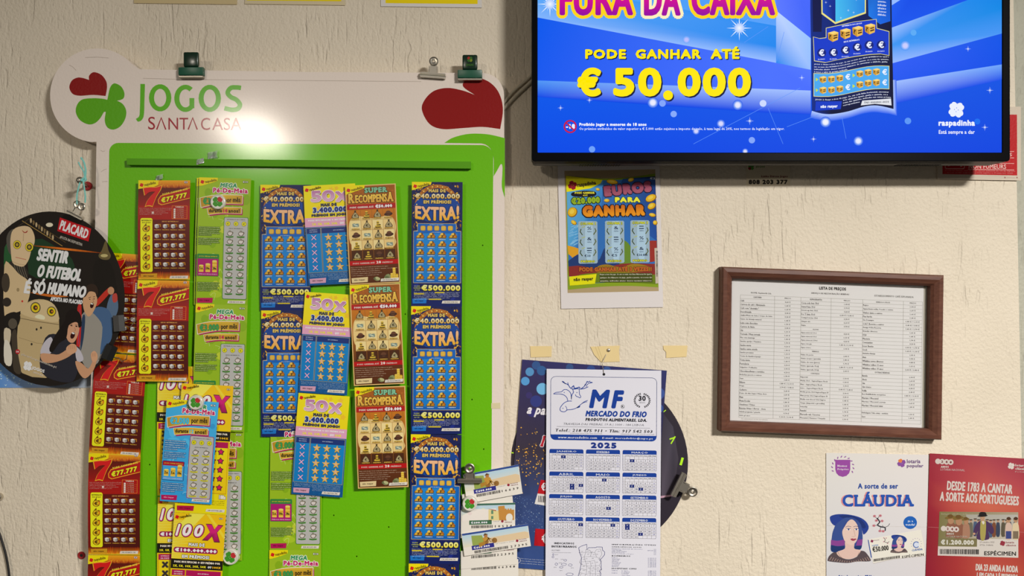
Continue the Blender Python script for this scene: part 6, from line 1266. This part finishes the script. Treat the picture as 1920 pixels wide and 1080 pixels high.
p.text('LISTA DE PREÇOS', 189, 30, 240, 37, c('2c2824'), 1, .35); p.text('NOME: Esplanada Lda.', 60, 45, 99, 49, INK, 1, .1); p.text('SERVIÇO DE RESTAURAÇÃO BEBIDAS', 174, 40.5, 246, 45, INK, 1, .15); p.text('ESTABELECIMENTO CAFÉ ESPLANADA', 294, 40.5, 368, 45, INK, 1, .1)
for x in TX: p.line([(x, y0), (x, y0 + 33 * rh)], .45, LN, 1)
for i in range(34): p.line([(TX[0], y0 + i * rh), (TX[-1], y0 + i * rh)], .4, LN, 1.2)
C1 = 'Café|Carioca de café / Abatanado|Café com "cheirinho"|Descafeinado|Galão/Meia de leite / Copo de leite|Sumo de laranja natural|Leite com chocolate|Carioca de limão|Chá|Torrada / Meia torrada|Pão com manteiga|Sandes queijo / Fiambre|Sandes mista|Sandes carne assada|Sandes presunto|Tosta de fiambre/queijo|Tosta mista|Pastelaria|Salgados / Folhados|Chocolates/batas e sortidos|Bolachas pacote e outros|Sopa|Bifana|Prego|Cachorro|Prato do dia: Sopa / Meia dose|Menu|Menu Escolar|Omeletes / Fritos|Batatas fritas / Arroz - dose|Salada pequena / grande|Gelo p/ saco'.split('|')
C2 = 'Coca-cola lata 33cl|Sumol lata 33cl|Seven-up lata 33cl|Ice T lata 33cl|Compal néctar 20cl|Ginger ale|Outro|#ÁGUAS|Água mineral 25cl|Água mineral 50cl|Água mineral 150cl|Água com gás|Água tónica|#VINHOS|Vinho do porto|Vinho (copo / garrafa)|Vinho da casa (jarro)|Vinho (garrafa 75cl)|Vinho (garrafa 37cl)|#CERVEJAS|Imperial|Média 33cl - Sagres/Super Bock|Mini - Sagres/Super Bock|Litro - Sagres/Super Bock|Média preta 33cl Sagres/Super B|Mini preta 20cl Sagres/Super B|Média sem álcool 33cl Sagres|Tango (imperial e groselha)|Somersby|Panaché|Mercado val. / Licores|Moscatel / Favaios / Traçado'.split('|')
C3 = 'Bagaço|Aguardente velha, Ponche e outras|Vinhos tinto e outros|Pisa bardo|São Domingos|C.R.F. Reserva e outros|Antiga Velha Reserva|Brandys diversos|1920|Macieira|Constantino|Licor Beirão|Croft|Amêndoa Amarga|Anis|Whiskies novos diversos|Whiskies velhos 12 anos|Whiskies velhos 15 anos|#OUTRAS BEBIDAS|Batido|Shots|Gin|Gin tónico|Vodka|Red Bull/Bebida energética|Martini / Moscatel|Martini / Moscatel cerveja|Martini / Moscatel mini||Embalagem Take away - unidade|Saco|'.split('|')
r = random.Random(31)
for ci, (Cx, pc) in enumerate(((C1, 'CAFETARIA'), (C2, 'REFRIGERANTES'), (C3, 'BEBIDA A CÁLICE'))):
    a, b, e_ = TX[ci * 2], TX[ci * 2 + 1], TX[ci * 2 + 2]
    p.tc(pc, (a + b) / 2, y0 + 3.4, len(pc) * 1.75, 3, INK, 1.5, bold=.1); p.tc('PREÇOS', (b + e_) / 2, y0 + 3.4, 12, 3, INK, 1.5, bold=.1)
    for i, t in enumerate(Cx[:32]):
        y = y0 + rh * (i + 1)
        if not t: continue
        if t[0] == '#': p.tc(t[1:], (a + b) / 2, y + 3.5, len(t) * 1.9, 3.1, INK, 1.5, bold=.1); continue
        w = min(b - a - 2, len(t) * 1.72); p.text(t, a + .8, y + 1.8, a + .8 + w, y + 5.4, INK, 1.5, .12)
        pr = '%d,%02d €' % (r.choice((0, 1, 1, 1, 2, 3)), r.choice((20, 40, 50, 60, 70, 80, 90))); pr = pr if r.random() < .85 else pr + ' / ' + '%d,%02d €' % (r.randrange(1, 4), r.choice((10, 40, 70)))
        p.tc(pr, (b + e_) / 2, y + 3.5, len(pr) * 1.75, 3.2, INK, 1.5, bold=.12)
p.text('Este estabelecimento tem livro de reclamações', 45, 284.5, 95, 287.5, c('8c8880'), 1); o = p.build(); o.location = (0, .0128, 0)
# ================================================================ LOTTERY POSTERS AT THE LOWER RIGHT
G = 0.95
sh = Sheet('lottery_poster', 'white poster with a woman in a blue hat, below the framed price list', 'poster', 1549, 850, .0012, off=(1549, 850), mat='poster')
def h6(L): return [tuple([a[0] / 6 + 1540, a[1] / 6 + 900] + list(a[2:])) for a in L]
def hp(L, cl, l, n=4): p.poly(spline(h6(L), True, n), c(cl) if isinstance(cl, str) else cl, l)
def hE(x, y, rx, ry, cl, l, rot=0, n=16): p.ell(x / 6 + 1540, y / 6 + 900, rx / 6, ry / 6, c(cl), l, n, rot)
def ht(t, x0, y0, x1, y1, cl, l, **k): p.text(t, x0 / 6 + 1540, y0 / 6 + 900, x1 / 6 + 1540, y1 / 6 + 900, c(cl) if isinstance(cl, str) else cl, l, **k)
p = sh.part('sheet'); p.slab([(1549, 849), (1741, 852.5), (1738, 990), (1733, 1120), (1549.5, 1120)], [c('dad6d0'), c('dcd6d2'), c('dcd2d0'), c('d0ccd0'), c('ccccd2')], c('d8d4d0')); p.line([(1549.5, 985), (1738, 988)], .5, c('c4bcb8'), 1); p.build()
p = sh.part('poster_lettering', 'blue lettering with a pink echo'); ht('A sorte de ser', 410, 36, 862, 98, '2c4c98', 2, bold=.5); ht('CLÁUDIA', 220, 132, 1030, 300, 'dc8c8c', 2, bold=1.2, slab=True); ht('CLÁUDIA', 236, 130, 1040, 298, '2450a8', 4, bold=1.1, slab=True)
p.text('Sai todas as quintas 27 Nov', 1572, 1078, 1640, 1086, c('2c4c98'), 2, .5); p.build()
p = sh.part('name_shield', 'purple shield with leaf sprigs'); p.poly([(1566, 862), (1594, 862), (1594, 880), (1592, 887), (1587, 892), (1580, 894), (1573, 892), (1568, 887), (1566, 880)], c('94489c'), 2); p.text('Nomes', 1570, 871, 1588, 875.5, c('dcd0dc'), 3, .3); p.text('Próprios', 1570, 877.5, 1591, 882.5, c('dcd0dc'), 3, .3)
for i in range(15):
    a = R(-150 + 20.5 * i - 50); x, y = 1580 + 20 * math.cos(a), 876 + 20 * math.sin(a)
    if y < 890 and (abs(x - 1580) > 8 or y < 862): p.ell(x, y, 2.4, 1.1, c('945ca0'), 2, 8, math.degrees(a) + 40)
p.build()
p = sh.part('brand_mark', 'orange and purple clover with lettering'); clover(p, 1690, 868, 8, [c('844c98'), c('844c98'), c('dc7c44'), c('844c98')], 2, 20); p.text('lotaria', 1700, 861, 1725.5, 868.5, c('745c84'), 2, .35); p.text('popular', 1700, 870, 1731, 878, c('745c84'), 2, .35); p.build()
p = sh.part('woman_picture', 'printed woman with dark blue hair and hat')
def woman(hp, hE, line, L):
    hp([(95, 430), (110, 402), (180, 384), (300, 387), (420, 415), (495, 460), (530, 520), (520, 570), (475, 612), (455, 560), (420, 480), (340, 425), (250, 445), (180, 490), (150, 512), (112, 480)], '243c8c', L)
    hp([(200, 400), (300, 396), (400, 420), (470, 470), (500, 530), (460, 540), (420, 470), (340, 422), (250, 430)], '1c3070', L + .3)
    hp([(150, 520), (230, 450), (345, 420), (430, 480), (455, 570), (440, 760), (260, 775), (120, 740)], '30468a', L + .5)
    hp([(262, 425), (170, 500), (128, 580), (112, 690), (106, 790), (160, 812), (262, 782), (270, 700), (228, 620), (240, 540), (275, 470), (345, 436)], '344c8c', L + .6); hp([(345, 436), (400, 480), (428, 560), (424, 640), (398, 720), (358, 760), (400, 786), (446, 770), (462, 680), (458, 580), (425, 480)], '344c8c', L + .6)
    hp([(108, 672, 1), (180, 682), (262, 668, 1), (258, 735, 1), (180, 742), (106, 728, 1)], '84408c', L + 1.2); hp([(405, 672, 1), (462, 664, 1), (455, 735, 1), (388, 738, 1)], '84408c', L + 1.2); hp([(106, 730, 1), (180, 744), (258, 737, 1), (262, 782, 1), (160, 812), (106, 792, 1)], '1c3468', L + 1.2); hp([(388, 738, 1), (455, 736, 1), (445, 770), (400, 787), (358, 760, 1)], '1c3468', L + 1.2)
    hp([(70, 892), (90, 850), (130, 815), (165, 808), (200, 860), (300, 892), (400, 860), (432, 800), (480, 800), (520, 840), (555, 905), (500, 915), (400, 915), (300, 932), (180, 925), (80, 912)], '54484c', L + .8)
    for i in range(17):
        a = i / 16; x = 88 + 450 * a; y = 905 + 20 * math.sin(math.pi * a); line([(x, y), (x + (315 - x) * .12, y - 42 + 26 * math.sin(math.pi * a))], 1.0, 'a88c80', L + 1.3)
    hp([(268, 690), (262, 770), (170, 812), (215, 868), (310, 888), (395, 858), (440, 800), (435, 785), (368, 768), (366, 700)], 'd8b8ac', L + 1.8)
    hp([(345, 442), (300, 462), (262, 520), (234, 575), (242, 640), (268, 695), (310, 728), (348, 726), (390, 692), (414, 620), (414, 545), (392, 485)], 'dcc0b4', L + 2.4)
    for x in (304, 392): hE(x, 554, 26, 10, 'f0e4dc', L + 3, 0); hE(x, 554, 10, 9.5, '3c4c84', L + 3.4, 0); line([(x - 34, 530 - (x > 350) * 4), (x - 6, 518), (x + 30, 526)], .8, '4c4468', L + 3.4); line([(x - 26, 549), (x, 543), (x + 26, 550)], .7, '34305c', L + 3.7)
    line([(362, 548), (372, 600), (378, 628), (360, 636), (340, 634)], .5, 'b48c80', L + 3.3); hp([(325, 662), (350, 655), (362, 660), (378, 655), (392, 664), (365, 682), (342, 680)], 'a44858', L + 3.3); line([(326, 664), (360, 667), (391, 664)], .4, '6c2c3c', L + 3.8)
    line([(180, 800), (205, 850), (245, 885)], .45, '6c5050', L + 2.6); line([(425, 810), (405, 850)], .45, '6c5050', L + 2.6)
woman(hp, hE, lambda P, w, cl, l: p.line(spline(h6(P), False, 3), w, c(cl), l), 2); p.build()
p = sh.part('branch_picture', 'printed blossom branch')
for P, w in (([(625, 428), (655, 470), (632, 505), (668, 525), (715, 535), (716, 572)], 2.2), ([(715, 532), (750, 515), (768, 488)], .9), ([(632, 430), (655, 405)], .9), ([(640, 440), (608, 420)], .9), ([(655, 470), (680, 460)], .9), ([(632, 505), (592, 512)], .9), ([(668, 525), (660, 560)], .9), ([(690, 530), (688, 505)], .8)): p.line(spline(h6(P), False, 3), w, c('34343c'), 2)
for x, y in ((597, 405), (662, 400), (682, 460), (618, 455), (590, 512), (658, 572), (694, 575)):
    for a in range(5): hE(x + 11 * math.cos(a * 1.257), y + 9 * math.sin(a * 1.257), 8, 6.5, 'c07c84', 2.5 + .1 * a, 0, 8)
    hE(x, y, 5, 5, '8c3c4c', 3.2, 0, 8)
p.build()
p = sh.part('sale_badge', 'blue round badge'); hE(998, 478, 76, 72, '1c5cb0', 2, 0, 28); ht('Já à', 968, 452, 1030, 478, 'd4dce8', 3, bold=.25); ht('venda!', 945, 486, 1052, 514, 'd4dce8', 3, bold=.25); p.build()
p = sh.part('ticket_picture', 'printed cream specimen ticket')
hp([(525, 672, 1), (800, 620), (1120, 560, 1), (1150, 700), (1172, 858, 1), (1000, 872), (800, 896), (585, 942, 1), (560, 800)], 'c4bcb8', 2); hp([(522, 668, 1), (800, 616), (1118, 556, 1), (1148, 700), (1168, 852, 1), (1000, 866), (800, 890), (580, 934, 1), (555, 800)], 'e0dcd0', 2.3); p.line(h6([(526, 672), (562, 872)]), 1.6, c('3454a0'), 3)
ht('€50.000', 572, 738, 755, 800, '34342c', 4, bold=.4, rot=-7); ht('CLÁUDIA', 565, 722, 640, 742, '6c8cc0', 4, bold=.2, rot=-7); clover(p, 568 / 6 + 1540, 686 / 6 + 900, 2.8, [c('84284c')], 4, 20); ht('lotaria popular', 588, 668, 650, 684, '845c74', 4, rot=-7); ht('ESPÉCIMEN', 905, 828, 1150, 866, '3c3434', 4, bold=.3, rot=-7)
r = random.Random(44); x = 585
while x < 875: q = r.uniform(3, 9); y = 888 - (x - 585) * .14; p.poly(h6([(x, y), (x + q, y - 1), (x + q, y + 28), (x, y + 29)]), c('342c2c'), 4); x += q + r.uniform(2, 6)
p.line(spline(h6([(705, 650), (718, 675), (706, 690), (740, 704), (762, 690)]), False, 3), .9, c('4c4448'), 4)
for x, y in ((700, 650), (728, 652), (745, 712), (700, 692)): hE(x, y, 7, 6, 'b87c88', 4.3, 0, 8)
q_ = .40
def sm(L): return [(785 + (a[0] - 95) * q_, 615 + (a[1] - 384) * q_ * .94) + tuple(a[2:]) for a in L]
woman(lambda L, cl, l: hp(sm(L), cl, l, 3), lambda x, y, rx, ry, cl, l, rot=0: hE(785 + (x - 95) * q_, 615 + (y - 384) * q_ * .94, rx * q_, ry * q_, cl, l, rot, 8), lambda P, w, cl, l: p.line(h6(sm(P)), w * .45, c(cl), l), 4)
hE(1066, 726, 34, 38, 'ccd4e4', 4); p.ring(1066 / 6 + 1540, 726 / 6 + 900, 4.6, 6.2, c('4c68a8'), 5, 18, 40, 320); ht('CLÁUDIA', 1015, 765, 1138, 796, '5474b0', 4, bold=.35, rot=-7)
for i in range(14): a = R(i * 25.7); hE(1066 + 58 * math.cos(a), 716 + 62 * math.sin(a), 5, 3, '8c6cac', 4, math.degrees(a), 6)
p.build()
G = 1.08
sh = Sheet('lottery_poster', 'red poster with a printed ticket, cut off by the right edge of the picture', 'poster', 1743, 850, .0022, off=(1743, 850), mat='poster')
def r5(L): return [tuple([a[0] / 4.5 + 1740, a[1] / 4.5 + 840] + list(a[2:])) for a in L]
def rp(L, cl, l, n=4): p.poly(spline(r5(L), True, n), c(cl) if isinstance(cl, str) else cl, l)
def rE(x, y, rx, ry, cl, l, rot=0, n=14): p.ell(x / 4.5 + 1740, y / 4.5 + 840, rx / 4.5, ry / 4.5, c(cl), l, n, rot)
def rt(t, x0, y0, x1, y1, cl, l, **k): p.text(t, x0 / 4.5 + 1740, y0 / 4.5 + 840, x1 / 4.5 + 1740, y1 / 4.5 + 840, c(cl), l, **k)
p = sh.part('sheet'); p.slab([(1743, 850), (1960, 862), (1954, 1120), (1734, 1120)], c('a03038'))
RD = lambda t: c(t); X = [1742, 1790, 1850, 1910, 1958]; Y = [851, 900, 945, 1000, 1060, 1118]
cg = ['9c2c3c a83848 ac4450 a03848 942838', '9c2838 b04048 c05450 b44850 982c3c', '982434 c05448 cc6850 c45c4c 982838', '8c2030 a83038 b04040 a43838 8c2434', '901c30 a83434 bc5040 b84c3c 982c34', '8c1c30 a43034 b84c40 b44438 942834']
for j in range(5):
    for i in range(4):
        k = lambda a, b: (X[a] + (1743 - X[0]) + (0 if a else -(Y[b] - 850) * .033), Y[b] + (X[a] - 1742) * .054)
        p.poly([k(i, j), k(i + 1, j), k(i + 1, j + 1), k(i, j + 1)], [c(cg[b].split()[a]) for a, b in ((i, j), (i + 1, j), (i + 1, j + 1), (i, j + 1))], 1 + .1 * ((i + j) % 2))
p.line([(1740, 988), (1955, 1000)], .5, c('c07c7c'), 2); p.build()
p = sh.part('slogan_lettering', 'condensed white slogan'); rt('DESDE 1783 A CANTAR', 158, 292, 712, 372, 'd8ccc4', 3, bold=.7, rot=3.5); rt('A SORTE AOS PORTUGUESES', 98, 386, 766, 466, 'd8ccc4', 3, bold=.7, rot=3.5); p.build(); p = sh.part('draw_date_lettering'); rt('DIA 23 ANDA A RODA', 400, 984, 758, 1042, 'd8ccc4', 3, bold=.6, rot=3); rt('1 EM CADA 3 É PREMIADA', 410, 1048, 758, 1092, 'd8ccc4', 3, bold=.45, rot=3); p.build()
p = sh.part('anniversary_mark', 'white circles with anniversary number')
def mark(x0, y0, s_, l):
    for i, t in enumerate((' ', '2', '4', '0')):
        x = x0 + i * 36 * s_; y = y0 + i * 2.4 * s_; rE(x, y, 23 * s_, 23 * s_, 'd4c8c0', l + .1 * i, 0, 20)
        if t != ' ': rt(t, x - 9 * s_, y - 13 * s_, x + 9 * s_, y + 13 * s_, '7c3438' if s_ == 1 else '8c8454', l + 1, bold=.6)
mark(82, 112, 1, 3); rt('ANOS', 106, 148, 174, 168, 'd8ccc4', 3, bold=.4); rt('LOTARIA NACIONAL', 104, 174, 308, 192, 'd0bcb8', 3, rot=2); p.build()
p = sh.part('brand_mark', 'white clover with lettering'); clover(p, 700 / 4.5 + 1740, 151 / 4.5 + 840, 6.4, [c('dcd0c8')], 3, 15); rt('lotaria', 734, 134, 830, 158, 'dcd0c8', 3, bold=.35, rot=3); rt('clássica', 734, 162, 840, 186, 'dcd0c8', 3, bold=.35, rot=3); rt('Portugal', 734, 194, 830, 208, 'c8b4ac', 3); p.build()
p = sh.part('ticket_picture', 'printed ticket with old-time crowd'); rp([(95, 536, 1), (760, 541, 1), (760, 925, 1), (80, 906, 1)], 'd4ccc4', 3)
p.poly(r5([(95, 536), (760, 541), (760, 768), (86, 760)]), [c('7c7448'), c('a89c84'), c('bcb09c'), c('7c7448')], 3.3); p.poly(r5([(320, 560), (756, 562), (756, 764), (320, 762)]), [c('a8a498'), c('b4b0a8'), c('c4bcac'), c('a89c84')], 3.6); p.poly(r5([(86, 758), (412, 764), (411, 832), (83, 828)]), c('7c7450'), 3.6)
r = random.Random(17)
for i in range(13):
    x = 330 + i * 33 + r.uniform(-8, 8); y = 610 + r.uniform(-6, 10)
    rp([(x - 14, y + 18), (x, y + 10), (x + 14, y + 18), (x + 18, y + 80), (x + 12, y + 130), (x - 14, y + 130), (x - 18, y + 80)], r.choice(('4c5c78', '7c4c34', '5c5444', '8c8474', '3c4458', '6c6858')), 4 + .04 * i, 2); rE(x, y, 10, 12, 'b89478', 4.6 + .02 * i, 0, 8); rE(x, y - 11, 16, 5, '3c3028', 5 + .02 * i, 0, 8)
for x, y, q in ((190, 610, 1.3), (258, 618, 1.4), (320, 620, 1)):
    rp([(x - 30 * q, y + 100), (x - 25 * q, y + 30), (x, y + 15), (x + 25 * q, y + 30), (x + 30 * q, y + 130), (x - 28 * q, y + 140)], ('8c5c48', 'a87c64', '3c4454')[int(x / 20) % 3], 5.1 + x * .001, 3); rE(x, y, 20 * q, 24 * q, 'b08464', 5.7 + x * .0005); rE(x - 6, y - 20 * q, 34 * q, 10 * q, '7c6430', 6.2 + x * .0005, -8); rE(x - 4, y - 28 * q, 18 * q, 12 * q, '6c5028', 6.6 + x * .0005)
for x, cl in ((678, 'd0b4a4'), (738, 'd8c4a0')): rp([(x - 26, 650), (x, 628), (x + 24, 650), (x + 26, 762), (x - 26, 762)], cl, 5.4, 3); rE(x, 608, 18, 22, 'b48c6c', 5.8); rE(x, 594, 18, 14, '4c3424', 6.1); rp([(x - 24, 700, 1), (x + 22, 700, 1), (x + 22, 764, 1), (x - 24, 764, 1)], '3c4880' if x < 700 else '7c6c58', 5.9, 2)
rp([(380, 720), (395, 660), (425, 620), (462, 608), (505, 622), (545, 665), (552, 710), (530, 724), (505, 700), (510, 768), (410, 766), (420, 700), (395, 740)], '4c3458', 7, 4); rp([(440, 620), (462, 612), (486, 622), (478, 764), (440, 764)], 'a89c54', 7.4, 3); rp([(450, 618), (466, 612), (474, 630), (462, 644)], 'd8d0c4', 7.8, 3)
rE(458, 590, 20, 27, 'c09878', 8); rE(458, 570, 42, 9, '1c1818', 8.6, -3); rp([(430, 566), (436, 542), (460, 538), (482, 543), (488, 566)], '241e1e', 8.8, 3); rE(450, 590, 2.5, 2, '2c2018', 8.8, 0, 6); rE(466, 590, 2.5, 2, '2c2018', 8.8, 0, 6); p.line(r5([(450, 604), (460, 606), (468, 603)]), .4, c('7c3c34'), 8.8); rE(386, 722, 12, 9, 'c09878', 7.6)
mark(128, 678, 1, 7); rt('ANOS', 152, 712, 216, 732, 'd8d0c4', 9, bold=.35); rt('LOTARIA NACIONAL', 152, 738, 330, 752, 'c8bcac', 9); rt('Extração · 240 Anos de História', 110, 548, 380, 566, 'b4ac8c', 5, rot=.5)
rt('€1.200.000', 106, 772, 385, 815, 'd8d4c8', 5, bold=.7, rot=.5); rt('29 outubro 2025', 434, 786, 558, 800, '8c8480', 5); rt('43ª Ext. Ordinária', 434, 810, 548, 824, '8c8480', 5); clover(p, 627 / 4.5 + 1740, 803 / 4.5 + 840, 5, [c('943040')], 5, 20); rt('lotaria', 655, 786, 724, 804, '945058', 5, bold=.25); rt('clássica', 655, 810, 740, 828, '945058', 5, bold=.25); rt('ESPÉCIMEN', 472, 862, 740, 906, '34302c', 5, bold=.3, rot=.8)
x = 98
while x < 428: q = r.uniform(3, 9); p.poly(r5([(x, 850 + x * .01), (x + q, 850 + x * .01), (x + q, 892 + x * .01), (x, 892 + x * .01)]), c('2c2826'), 5); x += q + r.uniform(2, 6)
p.build()
